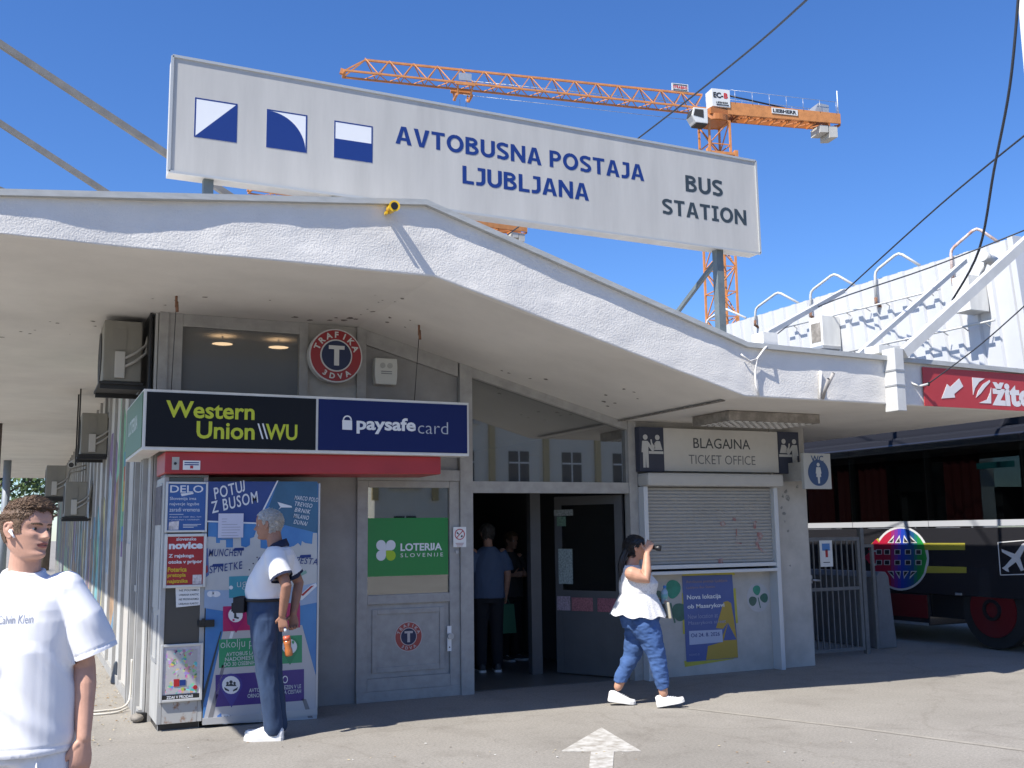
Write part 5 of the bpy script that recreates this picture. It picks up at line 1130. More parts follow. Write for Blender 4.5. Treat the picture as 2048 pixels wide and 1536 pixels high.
# conduits and boxes on it
mb = MB()
for q0, q1 in (((1570, 655), (1880, 578)), ((1690, 705), (1990, 640))):
    mb.tube([atx(*q0, XC-.10), atx(*q1, XC-.10)], .018, M['strutw'], 8)
    p_, q_ = atx(*q0, XC-.1), atx(*q1, XC-.1)
    for i in range(8): r_ = p_.lerp(q_, (i+.5)/8); mb.bar(r_, r_+Vector((.13, 0, -.06)), .02, .010, M['strutw'])
mb.build('conduit', wl)
for nm, (xa, ya_, xb_, yb2), lab, cat_ in (('wall_unit', (1640, 640, 1670, 692), 'open front equipment box on the ribbed white wall left of the thick strut', 'equipment box'), ('wall_cabinet', (1928, 560, 1966, 622), 'cream cabinet on the ribbed white wall near its right end', 'cabinet')):
    a, b = atx(xa, ya_, XC-.1), atx(xb_, yb2, XC-.1); yl_, yr = max(a.y, b.y), min(a.y, b.y)
    mb = MB(); mb.box((XC-.38, yr, b.z), (XC+.05, yl_, a.z), M['dirtywhite'])
    if nm == 'wall_unit': mb.box((XC-.385, yr+.05, b.z+.08), (XC-.3805, yl_-.05, a.z-.12), M['grimy']); mb.box((XC-.42, yr-.02, b.z-.06), (XC+.02, yl_+.02, b.z-.001), M['steel'])
    mb.build(nm, loc=(XC-.1, (yl_+yr)/2, b.z), label=lab, cat=cat_, bevel=.01)
mb = MB(); p = aty(1515, 693, 9.6); zr = prof(TOP, p.x)
mb.box((p.x-.10, 9.2, zr), (p.x+.12, 10.1, zr+.30), M['dirtywhite']); mb.box((p.x-.04, 9.19, zr+.05), (p.x+.09, 9.199, zr+.26), M['acd'])
for i in range(3): mb.box((p.x-.02+.035*i, 9.18, zr+.06), (p.x-.008+.035*i, 9.189, zr+.25), M['white'])
mb.build('rooftop_unit', loc=(p.x, 9.6, zr), label='small white box unit with slotted front on the canopy roof right of the sign post', cat='rooftop unit')
mb = MB(); p = aty(1965, 512, 10.5); mb.tube([p, p+Vector((.38, .12, -.02))], .075, M['strutw'], 14); mb.tube([p+Vector((.2, .1, 0)), p+Vector((.2, .2, -.18)), p+Vector((.5, .5, -.2))], .03, M['strutw'], 8); mb.build('strut_camera', loc=p, label='white bullet camera near the top of the thick strut', cat='camera')

# ------------------------------------------------------------------ overhead lines
cb = mat('cable_black', (.03, .035, .045), .6)
def cable(pts, r, lab, grp='overhead cables'):
    mb = MB(); mb.tube(smooth(pts, 6), r, cb, 8); mb.build('overhead_cable', loc=pts[0], label=lab, cat='cable', group=grp)
cable([aty(1640, -25, 7.0), aty(1490, 108, 10.0), aty(1272, 280, 14.0), aty(1015, 470, 18.0)], .013, 'black cable crossing the sky and the crane jib and passing behind the roof sign')
cable([aty(2038, -20, 7.2), aty(2020, 170, 7.6), aty(1988, 340, 8.3), aty(1958, 500, 9.2), aty(1905, 600, 10.5)], .016, 'thick black cable hanging down in a curve near the right edge')
cable([aty(2060, 262, 8.5), aty(1880, 410, 11.0), aty(1690, 582, 14.5)], .013, 'straight black cable from the right mast down to the thin grey strut')
cable([aty(2055, 458, 8.2), aty(1860, 535, 9.0), aty(1640, 612, 10.5), aty(1545, 675, 11.5)], .009, 'thin sagging wire in front of the ribbed white wall')
cable([aty(2062, 600, 6.6), aty(1960, 690, 7.1), aty(1856, 768, YE-.09)], .007, 'short thin wire ending at the hook beside the red banner')
mb = MB(); p = aty(1840, 772, YE-.04); mb.tube([p+Vector((-.06, .05, .03)), p, aty(1856, 768, YE-.09)], .012, M['strutw'], 8); mb.ring(aty(1856, 768, YE-.09), (1, -.4, 0), .012, .022, .01, M['black'], 16); mb.build('wire_hook', loc=p, label='small white hook with a black ring at the left edge of the red banner', cat='hook')

# ------------------------------------------------------------------ tower cranes
M['crane'] = mat('crane_yellow', (.52, .215, .07), .6, var=.2, vscale=1.5); M['crane2'] = mat('crane_orange', (.42, .15, .04), .5)
def crane(name, mpx, D, tip, tail, lab, full=True):
    d = _ray(*mpx); base = EYE+d*D; zj = base.z; Mx = Vector((base.x, base.y, 0))
    tp = atz(*tip, zj); tl = atz(*tail, zj)
    ax = Vector((tp.x-Mx.x, tp.y-Mx.y, 0)); JL = ax.length; ax.normalize(); sd = Vector((-ax.y, ax.x, 0)); up = Vector((0, 0, 1))
    TL = (tl-Vector((Mx.x, Mx.y, zj))).length
    t = thing(name, lab, 'crane', (Mx.x, Mx.y, 0)); cm = M['crane']; hw = .95
    def W(u, v, z): return Mx+ax*u+sd*v+up*z
    mb = MB(); zt2 = zj-1.0
    for su in (-1, 1):
        for sv in (-1, 1): mb.bar(W(su*hw, sv*hw, 0), W(su*hw, sv*hw, zt2), .16, .16, cm, up=ax)
    nb = int(zt2/2.0)
    for i in range(nb):
        z0, z1 = zt2*i/nb, zt2*(i+1)/nb
        for k_, (a, b) in enumerate((((-1, -1), (1, -1)), ((1, -1), (1, 1)), ((1, 1), (-1, 1)), ((-1, 1), (-1, -1)))):
            A, Bq = W(a[0]*hw, a[1]*hw, z0), W(b[0]*hw, b[1]*hw, z1)
            if (i+k_) % 2: A, Bq = W(b[0]*hw, b[1]*hw, z0), W(a[0]*hw, a[1]*hw, z1)
            mb.bar(A, Bq, .08, .08, cm, up=ax+sd*.3); mb.bar(W(a[0]*hw, a[1]*hw, z1), W(b[0]*hw, b[1]*hw, z1), .08, .08, cm, up=up)
    mb.build('mast', t)
    mb = MB(); zc = zt2-4.0
    for k_, (a, b) in enumerate((((-1, -1), (1, -1)), ((1, -1), (1, 1)), ((1, 1), (-1, 1)), ((-1, 1), (-1, -1)))):
        for zz in (zc, zc+1.0): mb.bar(W(a[0]*1.25, a[1]*1.25, zz), W(b[0]*1.25, b[1]*1.25, zz), .22, .22, cm, up=up)
        mb.bar(W(a[0]*1.25, a[1]*1.25, zc-.2), W(a[0]*1.25, a[1]*1.25, zc+1.3), .3, .3, cm, up=ax)
    mb.build('climbing_collar', t); mb = MB(); mb.disc(W(0, 0, zt2), up, 1.25, .5, M['crane2'], 24); mb.box(tuple(Mx+Vector((-1.0, -1.0, zt2+.45))), tuple(Mx+Vector((1.0, 1.0, zj))), M['crane2']); mb.build('turntable', t)
    # jib: triangular lattice, apex chord on top
    mb = MB(); h = 1.45; w = .62; zl = zj+.05; us = 1.0; ue = JL
    n = int((ue-us)/1.9)
    mb.bar(W(us, 0, zl+h), W(ue-1.6, 0, zl+h*.9), .16, .16, cm, up=up)
    for v in (-w, w): mb.bar(W(us, v, zl), W(ue, v, zl), .14, .14, cm, up=up)
    pu = us
    for i in range(n):
        a, b = us+(ue-1.6-us)*i/n, us+(ue-1.6-us)*(i+1)/n; m_ = (a+b)/2
        for v in (-w, w): mb.bar(W(a, 0, zl+h), W(m_, v, zl), .075, .075, cm, up=sd); mb.bar(W(m_, v, zl), W(b, 0, zl+h), .075, .075, cm, up=sd)
        mb.bar(W(a, -w, zl), W(m_, w, zl), .06, .06, cm, up=up); mb.bar(W(m_, w, zl), W(b, -w, zl), .06, .06, cm, up=up)
    for v in (-w, w): mb.bar(W(ue-1.6, 0, zl+h*.9), W(ue, v, zl), .1, .1, cm, up=sd)
    mb.bar(W(ue, -w, zl), W(ue, w, zl), .2, .2, cm, up=up); mb.bar(W(ue-.1, 0, zl+.1), W(ue+.3, 0, zl+.2), .3, .4, cm, up=up); mb.build('jib', t)
    # counter jib
    mb = MB()
    for v in (-.8, .8): mb.prism([W(-.9, v-.07, zj-.35), W(-TL, v-.07, zj-.15), W(-TL, v-.07, zj+.75), W(-.9, v-.07, zj+.75)], sd*.14, M['crane2'] if v < 0 else cm)
    nc = 9
    for i in range(nc+1): u = .9+(TL-.9)*i/nc; mb.bar(W(-u, -.72, zj-.2), W(-u, .72, zj-.2), .12, .2, M['crane2'], up=up)
    for i in range(nc): u0, u1 = .9+(TL-.9)*i/nc, .9+(TL-.9)*(i+1)/nc; mb.bar(W(-u0, -.72, zj-.2), W(-u1, .72, zj-.2), .08, .08, M['crane2'], up=up)
    cj = mb.build('counter_jib', t)
    mb = MB(); cw = mat('counterweight', (.45, .44, .41), .9, var=.08, vscale=1)
    for i in range(2): u = TL-.7-i*.9; mb.prism([W(-u-.4, -.75, zj-.4), W(-u-.4, -.75, zj-1.35+.35*i), W(-u+.4, -.75, zj-1.45+.4*i), W(-u+.4, -.75, zj-.4)], sd*1.5, cw)
    mb.build('counterweight', t)
    if not full: return t
    mb = MB(); cab = mat('cab_white', (.62, .63, .62), .4); u0 = 1.2
    mb.prism([W(1.25, .3, zj-.3), W(2.5, .3, zj-.3), W(2.7, .3, zj-1.0), W(2.35, .3, zj-1.6), W(1.25, .3, zj-1.6)], sd*1.1, cab); cbn = mb.build('cab', t, bevel=.05)
    mb = MB(); vface = .29 if (W(0, .2, 0)-EYE).length < (W(0, 1.55, 0)-EYE).length else 1.41; dv = -.02 if vface < 1 else .02
    mb.prism([W(1.65, vface, zj-.45), W(2.4, vface, zj-.45), W(2.55, vface, zj-1.0), W(1.65, vface, zj-1.15)], sd*dv, M['acd']); mb.prism([W(2.53, .42, zj-.4), W(2.53, 1.3, zj-.4), W(2.72, 1.3, zj-1.0), W(2.72, .42, zj-1.0)], ax*.03, M['acd']); mb.prism([W(1.3, .35, zj-1.7), W(2.3, .35, zj-1.7), W(2.3, .35, zj-1.605), W(1.3, .35, zj-1.605)], sd*1.0, M['acd']); mb.build('cab_window', cbn)
    # white name box over the mast
    vs_ = -1 if (W(0, -1, 0)-EYE).length < (W(0, 1, 0)-EYE).length else 1
    ex = -ax if (-ax).dot(RGT) > 0 else ax
    mb = MB(); vf = vs_*.95
    mb.prism([W(-1.1, vf, zj+.2), W(.55, vf, zj+.2), W(.55, vf, zj+1.75), W(-1.1, vf, zj+1.75)], sd*(-vs_*1.2), cab); nb_ = mb.build('name_box', t)
    mb = MB(); o = W(.45, vf+vs_*.02, zj+.95) if ex.dot(ax) < 0 else W(-1.0, vf+vs_*.02, zj+.95)
    put_text(mb, 'EC-', M['black'], o, ex, up, .92, .48, bold=.04); put_text(mb, 'B', mat('sign_red', (.5, .02, .02), .5), o+ex*.98, ex, up, .36, .48, bold=.04); put_text(mb, 'LIEBHERR', M['black'], o+ex*.25-up*.48, ex, up, 1.1, .17, bold=.03); mb.prism([o+ex*.25-up*.56, o+ex*1.4-up*.56, o+ex*1.4-up*.62, o+ex*.25-up*.62], sd*vs_*.02, M['black']); mb.build('lettering', nb_)
    # plate on the counter jib and contractor board on the jib
    mb = MB(); vf2 = vs_*.9; o = W(-5.0, vf2, zj+.12) if ex.dot(ax) < 0 else W(-7.4, vf2, zj+.12)
    mb.prism([o, o+ex*2.5, o+ex*2.5+up*.5, o+up*.5], sd*vs_*.03, cab); put_text(mb, 'LIEBHERR', M['black'], o+ex*.12+up*.09+sd*vs_*.04, ex, up, 2.25, .32, bold=.04); mb.build('name_plate', cj)
    mb = MB(); o = W(3.6, vs_*.1, zl+h+.1) if ex.dot(ax) < 0 else W(2.0, vs_*.1, zl+h+.1); o = o-ex*.2
    mb.prism([o, o+ex*1.5, o+ex*1.5+up*.65, o+up*.65], sd*(-vs_*.08), cab); q_ = o+sd*vs_*.02; put_text(mb, 'STRABAG', MATS['sign_red'], q_+ex*.1+up*.2, ex, up, 1.3, .25, bold=.03)
    for zz in (.06, .52): mb.prism([q_+ex*.1+up*zz, q_+ex*1.4+up*zz, q_+ex*1.4+up*(zz+.06), q_+ex*.1+up*(zz+.06)], sd*vs_*.01, M['ink'])
    mb.build('contractor_board', t)
    # trolley and ropes
    mb = MB(); ut = (Vector((atz(925, 175, zj).x, atz(925, 175, zj).y, 0))-Mx).dot(ax)
    for v in (-.85, .85): mb.bar(W(ut-.8, v, zl-.15), W(ut+.8, v, zl-.15), .14, .25, cm, up=up); mb.bar(W(ut-.6, v, zl-.2), W(ut-.5, v*.7, zl-1.0), .12, .12, cm, up=ax); mb.bar(W(ut+.6, v, zl-.2), W(ut+.5, v*.7, zl-1.0), .12, .12, cm, up=ax)
    mb.bar(W(ut-.6, -.6, zl-.95), W(ut-.6, .6, zl-.95), .15, .2, cm, up=up); mb.bar(W(ut+.6, -.6, zl-.95), W(ut+.6, .6, zl-.95), .15, .2, cm, up=up); mb.prism([W(ut-.5, vs_*.8, zl+.1), W(ut+.5, vs_*.8, zl+.1), W(ut+.5, vs_*.8, zl+.7), W(ut-.5, vs_*.8, zl+.7)], sd*.1, M['steel']); mb.build('trolley', t)
    mb = MB()
    for dv_ in (-.25, .25): mb.tube([W(ut+dv_, 0, zl-1.0), W(ut+dv_, 0, 14)], .02, M['steel'], 5)
    mb.tube([W(ut, 0, zl+.5), W(1.2, 0, zl+.6)], .03, M['steel'], 5); mb.tube([W(ut, 0, zl-.7), W(1.2, 0, zl-.9)], .02, M['steel'], 5); mb.bar(W(ut-.35, 0, 13.6), W(ut+.35, 0, 13.6), .3, .7, cm, up=up); mb.build('hoist_rope', t)
    mb = MB()
    for v in (-.6, .6): mb.tube([W(-.9, v, zj+1.45), W(-TL*.55, v, zj+.85)], .07, M['black'], 6)
    for v in (-.9, .9):
        mb.tube([W(-1.2, v, zj+1.8), W(-TL+.3, v, zj+1.75)], .02, M['steel'], 5)
        for i in range(7): u = 1.6+(TL-2)*i/6; mb.tube([W(-u, v, zj+.7), W(-u, v, zj+1.78)], .02, M['steel'], 5)
    mb.build('tie_rod', t)
    mb = MB(); mb.prism([W(-TL+2.4, -.7, zj+.76), W(-TL+1.0, -.7, zj+.76), W(-TL+1.0, -.7, zj+1.5), W(-TL+2.0, -.7, zj+1.6)], sd*1.4, M['steel']); mb.tube([W(-TL+.1, .7, zj+.7), W(-TL+.1, .7, zj+2.9)], .05, cab, 6); mb.build('winch', t)
    return t
crane('tower_crane', (1427, 226), 88, (688, 149), (1678, 246), 'yellow lattice tower crane with a white cab and long jib rising behind the roof sign')
crane('tower_crane', (770, 424), 120, (500, 384), (1050, 464), 'second yellow tower crane mostly hidden behind the sign, its counterweight showing under the sign box', full=False)

# ------------------------------------------------------------------ background: town houses across the street, far trees, block behind the coach
def townhouse(name, x0, x1, Y, z, face, lab, wallm, pilm, nfl=3, bay=2.7, facing=1, back=8):
    """street house; its decorated face lies on y=Y and looks towards facing*y"""
    t = thing(name, lab, 'house', ((x0+x1)/2, Y-facing*back/2, 0)); f = facing
    mb = MB(); mb.box((x0, Y, 0), (x1, Y-f*back, z), wallm); wl = mb.build('wall', t)
    mb = MB(); mb.box((x0-.3, Y+f*.35, z), (x1+.3, Y-f*back, z+.35), pilm); mb.build('cornice', t)
    n = max(1, int((x1-x0)/bay)); bw = (x1-x0)/n; fh = z/nfl
    for i in range(n):
        xc = x0+bw*(i+.5)
        for fl in range(nfl):
            zc = fh*fl+fh*.5; mb = MB(); mb.box((xc-.55, Y+f*.01, zc-.85), (xc+.55, Y+f*.04, zc+.85), M['ac_dark_'] if 'ac_dark_' in M else M['acd']); mb.box((xc-.03, Y+f*.045, zc-.85), (xc+.03, Y+f*.06, zc+.85), M['white']); mb.box((xc-.55, Y+f*.045, zc+.25), (xc+.55, Y+f*.06, zc+.32), M['white'])
            wn = mb.build('window', wl)
            mb = MB(); mb.box((xc-.8, Y+f*.01, zc-1.02), (xc+.8, Y+f*.22, zc-.87), M['wallgrey']); mb.build('sill', wn)
        mb = MB(); mb.box((xc-bw/2-.15, Y+f*.005, fh), (xc-bw/2+.15, Y+f*.16, z-.01), pilm); mb.build('pilaster', wl)
    return t
cream = mat('cream_render', (.66, .63, .54), .85, var=.06, vscale=.6); ochre = mat('ochre_render', (.50, .38, .18), .85); pinkr = mat('rose_render', (.58, .42, .34), .85, var=.05, vscale=.6)
townhouse('town_house', 14.5, 41, -26, 9.4, None, 'cream town house with ochre pilasters across the street', cream, ochre)
townhouse('town_house', 40.5, 66, -26, 10.2, None, 'rose coloured town house across the street', pinkr, cream)
townhouse('town_house', -30, 2.5, -31, 6.4, None, 'broad pale town house across the street to the left', cream, pinkr)
wb2 = mat('block_white', (.70, .70, .68), .8, var=.04, vscale=.5)
townhouse('office_block', 13.0, 32, 27.0, 6.4, None, 'pale block with dark windows seen between canopy and coach', wb2, M['strutw'], nfl=2, bay=2.6, facing=-1)
# trees at the far left end of the wall
def tree(x, y, h, r, lab, seed):
    rr = random.Random(seed); t = thing('street_tree', lab, 'tree', (x, y, 0), group='trees beyond the far end of the station')
    mb = MB(); bk_ = mat('bark', (.12, .09, .06), .9, var=.2, vscale=6); mb.tube([(x, y, 0), (x+.1, y, h*.3), (x-.05, y+.1, h*.65)], [.22, .16, .07], bk_, 10)
    for i in range(7):
        a = rr.random()*6.28; z0 = h*(.32+.3*rr.random()); mb.tube([(x, y, z0), (x+math.cos(a)*r*.4, y+math.sin(a)*r*.4, z0+h*.12), (x+math.cos(a)*r*.75, y+math.sin(a)*r*.75, z0+h*.22)], [.07, .05, .02], bk_, 6)
    mb.build('trunk', t)
    mb = MB(); lm = [mat('leaf_a', (.055, .10, .022), .7, var=.3, vscale=2), mat('leaf_b', (.085, .13, .03), .7, var=.3, vscale=2), mat('leaf_c', (.035, .07, .018), .7)]
    for c_ in range(26):
        a = rr.random()*6.28; e = rr.uniform(-.6, 1.4); q = r*(.35+.65*rr.random()); C0 = Vector((x+math.cos(a)*math.cos(e)*q, y+math.sin(a)*math.cos(e)*q, h*.56+math.sin(e)*q*h*.34/r)); cr_ = r*rr.uniform(.22, .42)
        for k_ in range(85):
            d = Vector((rr.gauss(0, 1), rr.gauss(0, 1), rr.gauss(0, .8))); d = d.normalized()*cr_*rr.random()**.4; P = C0+d; s_ = rr.uniform(.07, .15); n_ = Vector((rr.gauss(0, 1), rr.gauss(0, 1), rr.gauss(0, 1)+.6)).normalized(); u = n_.orthogonal().normalized(); v = n_.cross(u)
            mb.poly([P-u*s_, P-v*s_*.55, P+u*s_, P+v*s_*.55], rr.choice(lm))
    mb.build('crown', t, recalc=False)
tree(-1.6, 46, 6.0, 2.6, 'leafy tree showing in the gap left of the last air conditioner', 3)
tree(1.0, 58, 7.0, 3.6, 'taller leafy tree farther back beyond the end of the canopy', 5)
tree(-4.2, 43, 6.5, 2.8, 'dark tree at the left edge behind the grey canopy column', 9)
mb = MB(); p = aty(15, 930, 31); mb.tube([(p.x, 31, 0), (p.x, 31, 3.698)], .10, mat('column_grey', (.22, .25, .28), .5), 14); mb.build('canopy_column', loc=(p.x, 31, 0), label='slim blue grey steel column under the far left part of the canopy', cat='column')
mb = MB(); p = aty(0, 900, 21); mb.tube([(p.x-.05, 21, 0), (p.x-.05, 21, 3.698)], .07, mat('column_brown', (.13, .10, .09), .6), 14); mb.build('canopy_column', loc=(p.x-.05, 21, 0), label='dark brown steel column cut by the left edge of the photo', cat='column')
mb = MB(); p = aty(1688, 890, 15.5); q_ = aty(1690, 990, 15.5)
mb.tube([(p.x, 15.5, 0), (p.x, 15.5, 2.84)], .07, M['post'], 12); mb.build('canopy_column', loc=(p.x, 15.5, 0), label='dark slim column between the ticket office and the coach under the canopy', cat='column')
# ------------------------------------------------------------------ people
from mathutils.bvhtree import BVHTree
def skin_mat(name, col, red):
    return mat(name, col, 0.52, var=.10, vscale=18, spec=.35, bump=.05, bscale=260)
def interp(tab, t):
    """smooth curve through (t, v) pairs"""
    for i in range(len(tab)-1):
        if t <= tab[i+1][0] or i == len(tab)-2:
            p0, p1, p2, p3 = tab[max(i-1, 0)], tab[i], tab[i+1], tab[min(i+2, len(tab)-1)]
            h = p2[0]-p1[0]; u = min(1, max(0, (t-p1[0])/h))
            m1 = (p2[1]-p0[1])/(p2[0]-p0[0])*h if p2[0] != p0[0] else 0; m2 = (p3[1]-p1[1])/(p3[0]-p1[0])*h if p3[0] != p1[0] else 0
            return (2*u**3-3*u*u+1)*p1[1]+(u**3-2*u*u+u)*m1+(-2*u**3+3*u*u)*p2[1]+(u**3-u*u)*m2
HH = .235
FRONT = [(0, .050), (.035, .078), (.09, .088), (.15, .083), (.21, .087), (.27, .089), (.34, .087), (.42, .086), (.5, .082), (.58, .089), (.68, .090), (.8, .080), (.9, .057), (.97, .028), (1, 0)]
BACK = [(0, .02), (.1, .035), (.2, .062), (.32, .082), (.45, .097), (.6, .104), (.74, .099), (.86, .079), (.94, .050), (.98, .026), (1, 0)]
WIDE = [(0, .022), (.035, .034), (.09, .042), (.2, .053), (.3, .060), (.42, .0675), (.55, .0735), (.68, .076), (.8, .070), (.9, .052), (.97, .026), (1, 0)]
def head_surface(a, t, wide=1.0, nose=1.0, raw=False):
    """a = 0 straight ahead (-y), t = 0 chin to 1 crown"""
    w, f, b = interp(WIDE, t)*wide, interp(FRONT, t), interp(BACK, t)
    ca, sa = math.cos(a), math.sin(a); e = .86
    x = w*math.copysign(abs(sa)**e, sa); y = -(f if ca > 0 else b)*math.copysign(abs(ca)**e, ca)
    if ca > 0 and not raw:
        z = t
        def g(cx_, ct, sx, st): return math.exp(-((abs(x)-cx_)/sx)**2-((z-ct)/st)**2)
        d = 0
        if .30 < z < .60: 
            k = max(0, min(1, (.575-z)/.20)); k2 = max(0, min(1, (z-.318)/.035)); d += (.006+.021*k)*k2*math.exp(-(x/(.0085+.006*k))**2)*nose
        d += .009*g(.0125, .348, .0065, .026)*nose
        d -= .0135*g(.031, .502, .017, .05); d += .0045*g(.030, .585, .022, .028)
        d += .005*g(.045, .40, .018, .06); d -= .004*g(.045, .22, .014, .07)
        d += .0062*g(.006, .262, .017, .020)+.0066*g(.0, .208, .016, .022); d -= .0060*g(0, .236, .022, .008); d -= .003*g(0, .295, .004, .02)
        d -= .004*g(0, .165, .02, .02); d += .005*g(0, .075, .018, .04)
        y -= d
    return Vector((x, y, t*HH))
def add_head(mb, m, Mx, wide=1.0, nose=1.0, nl=84, ns=112, ear=True):
    k = mb.mi(m); rings = []
    for i in range(nl):
        t = 1-(1-i/(nl-1))**1.0; t = min(.9985, t); rings.append([mb.bm.verts.new(Mx@head_surface(2*math.pi*j/ns, t, wide, nose)) for j in range(ns)])
    for i in range(nl-1):
        for j in range(ns): mb.bm.faces.new((rings[i][j], rings[i][(j+1) % ns], rings[i+1][(j+1) % ns], rings[i+1][j])).material_index = k
    mb.bm.faces.new(rings[0][::-1]); mb.bm.faces.new(rings[-1])
    if ear:
        for s in (-1, 1):
            xe = .0705*wide
            def P(y, z, x=0): return Mx@Vector((s*(xe+x), y, z))
            mb.tube([P(-.002, .088, .001), P(.008, .083, .006), P(.017, .094, .010), P(.024, .112, .014), P(.024, .130, .015), P(.014, .141, .012), P(.002, .138, .006), P(-.003, .126, .002)], [.006, .0065, .006, .0058, .0055, .0055, .005, .005], m, 8)
            mb.tube([P(.0, .09, -.002), P(.012, .115, .006), P(.006, .135, .002)], [.010, .011, .009], m, 8)
            mb.tube([P(-.006, .114, .0), P(-.004, .106, .004), P(0, .098, .003)], .005, m, 6)
def limb(mb, pts, rad, m, seg=18):
    mb.tube(pts, rad, m, seg)
    for p, r in ((pts[0], rad[0]), (pts[-1], rad[-1])): mb.blob(p, r*.985, m, 14, 8)
def ell(mb, rings, m, seg=28, fw=None):
    """stack of ellipses (cx, cy, z, half width, half depth[, squareness])"""
    k = mb.mi(m); R_ = []
    for r in rings:
        cx_, cy_, z, a, b = r[:5]; e = r[5] if len(r) > 5 else 1.0
        def sp(v): return math.copysign(abs(v)**e, v)
        R_.append([mb.bm.verts.new((cx_+a*sp(math.cos(2*math.pi*j/seg)), cy_+b*sp(math.sin(2*math.pi*j/seg)), z)) for j in range(seg)])
    for i in range(len(R_)-1):
        for j in range(seg): mb.bm.faces.new((R_[i][j], R_[i][(j+1) % seg], R_[i+1][(j+1) % seg], R_[i+1][j])).material_index = k
    mb.bm.faces.new(R_[0][::-1]); mb.bm.faces.new(R_[-1])
def hand(mb, W, d, n, l, m, curl=.5, sc=1.0, curls=None, thumb=(.55, .75, .35)):
    """W wrist, d towards the finger tips, n out of the palm, l towards the thumb"""
    W, d, n, l = [Vector(v) for v in (W, d, n, l)]; d.normalize(); n = (n-d*n.dot(d)).normalized(); l0 = l; l = d.cross(n); l = l if l.dot(l0) > 0 else -l
    k = mb.mi(m); R_ = []
    for u, a, b in ((-.012, .026, .019), (.015, .030, .017), (.045, .039, .0155), (.075, .042, .014), (.092, .040, .011)):
        R_.append([mb.bm.verts.new(W+d*u*sc+(l*a*math.cos(2*math.pi*j/16)+n*b*math.sin(2*math.pi*j/16))*sc) for j in range(16)])
    for i in range(4):
        for j in range(16): mb.bm.faces.new((R_[i][j], R_[i][(j+1) % 16], R_[i+1][(j+1) % 16], R_[i+1][j])).material_index = k
    mb.bm.faces.new(R_[0][::-1]); mb.bm.faces.new(R_[-1])
    for i, (off, ln_, r) in enumerate(((.030, .074, .0092), (.010, .084, .0095), (-.0105, .078, .0090), (-.030, .060, .0080))):
        c = (curls[i] if curls else curl*(1+.12*i)); p = W+(d*.086+l*off)*sc; a = .25*c; pts = [p-d*.012*sc, p]; dd = (d+l*off*1.2).normalized()
        for q in (.45, .32, .26):
            v = dd*math.cos(a)+n*math.sin(a); p = p+v*ln_*q*sc; pts.append(p); a += c*1.0
        limb(mb, pts, [r*1.05*sc, r*1.08*sc, r*sc, r*.92*sc, r*.78*sc], m, 10)
    tv = (d*thumb[0]+l*thumb[1]+n*thumb[2]).normalized(); p = W+(d*.020+l*.026)*sc; tv2 = (tv+d*.55+n*.25*curl).normalized()
    limb(mb, [p-tv*.01*sc, p+tv*.034*sc, p+tv*.034*sc+(tv*.6+tv2*.4).normalized()*.03*sc, p+tv*.034*sc+(tv*.6+tv2*.4).normalized()*.03*sc+tv2*.024*sc], [.0135*sc, .0125*sc, .0105*sc, .008*sc], m, 10)
def remesh(mb, name, parent, voxel, sm=4, disp=None, kill=None, midx=None, extra=(), cuts=()):
    """fuse everything in mb into one continuous skin"""
    bm = mb.bm; bmesh.ops.recalc_face_normals(bm, faces=bm.faces)
    me = bpy.data.meshes.new('tmp'); bm.to_mesh(me); bm.free()
    ob = bpy.data.objects.new('tmp', me); COL.objects.link(ob)
    rm = ob.modifiers.new('r', 'REMESH'); rm.mode = 'VOXEL'; rm.voxel_size = voxel; rm.adaptivity = 0; rm.use_smooth_shade = True
    if sm: s_ = ob.modifiers.new('s', 'SMOOTH'); s_.factor = .5; s_.iterations = sm
    out = bpy.data.meshes.new_from_object(ob.evaluated_get(bpy.context.evaluated_depsgraph_get())); bpy.data.objects.remove(ob); bpy.data.meshes.remove(me)
    b2 = bmesh.new(); b2.from_mesh(out); b2.normal_update()
    if disp:
        mv = [(v, disp(v.co, v.normal)) for v in b2.verts]
        for v, d in mv:
            if d is not None: v.co += d
        b2.normal_update()
    if kill:
        dead = [f for f in b2.faces if kill(f.calc_center_median(), f.normal)]
        bmesh.ops.delete(b2, geom=dead, context='FACES')
    for p, nrm, rad, xmin in cuts:                                   # clean hems and cuffs
        fs = [f for f in b2.faces if (f.calc_center_median()-p).length < rad and abs(f.calc_center_median().x) > xmin]; es = {e for f in fs for e in f.edges}; vs2 = {v for f in fs for v in f.verts}
        bmesh.ops.bisect_plane(b2, geom=list(vs2)+list(es)+fs, plane_co=p, plane_no=nrm, clear_outer=True, dist=1e-5)
    b2.normal_update()
    for f in b2.faces:
        f.smooth = True; f.material_index = midx(f.calc_center_median(), f.normal) if midx else 0
    out.materials.clear(); b2.to_mesh(out); b2.free()
    for m in list(mb.mats)+list(extra): out.materials.append(m)
    out.name = name
    return link_mesh(name, out, parent)
def drape(amp, ang=.9, fu=10.0, fv=2.3, fy=5.0, seed=0):
    """sharp slanting creases of a hanging garment"""
    ca, sa = math.cos(ang), math.sin(ang)
    def ridge(q): n_ = mnoise.noise(q); return math.exp(-(n_*3.4)**2)
    def f(p, n):
        s_ = 1 if p.x >= 0 else -1
        u, v = abs(p.x)*ca+p.z*sa, -abs(p.x)*sa+p.z*ca; q = Vector((u*fu+seed, p.y*fy, v*fv)); q2 = Vector((p.x*fu*.8+p.z*1.5, p.y*fy+seed, p.z*fv*.9+7))
        return n*(amp*(ridge(q)-.35)+amp*.7*(ridge(q2)-.35)+amp*.3*mnoise.noise(p*5))
    return f
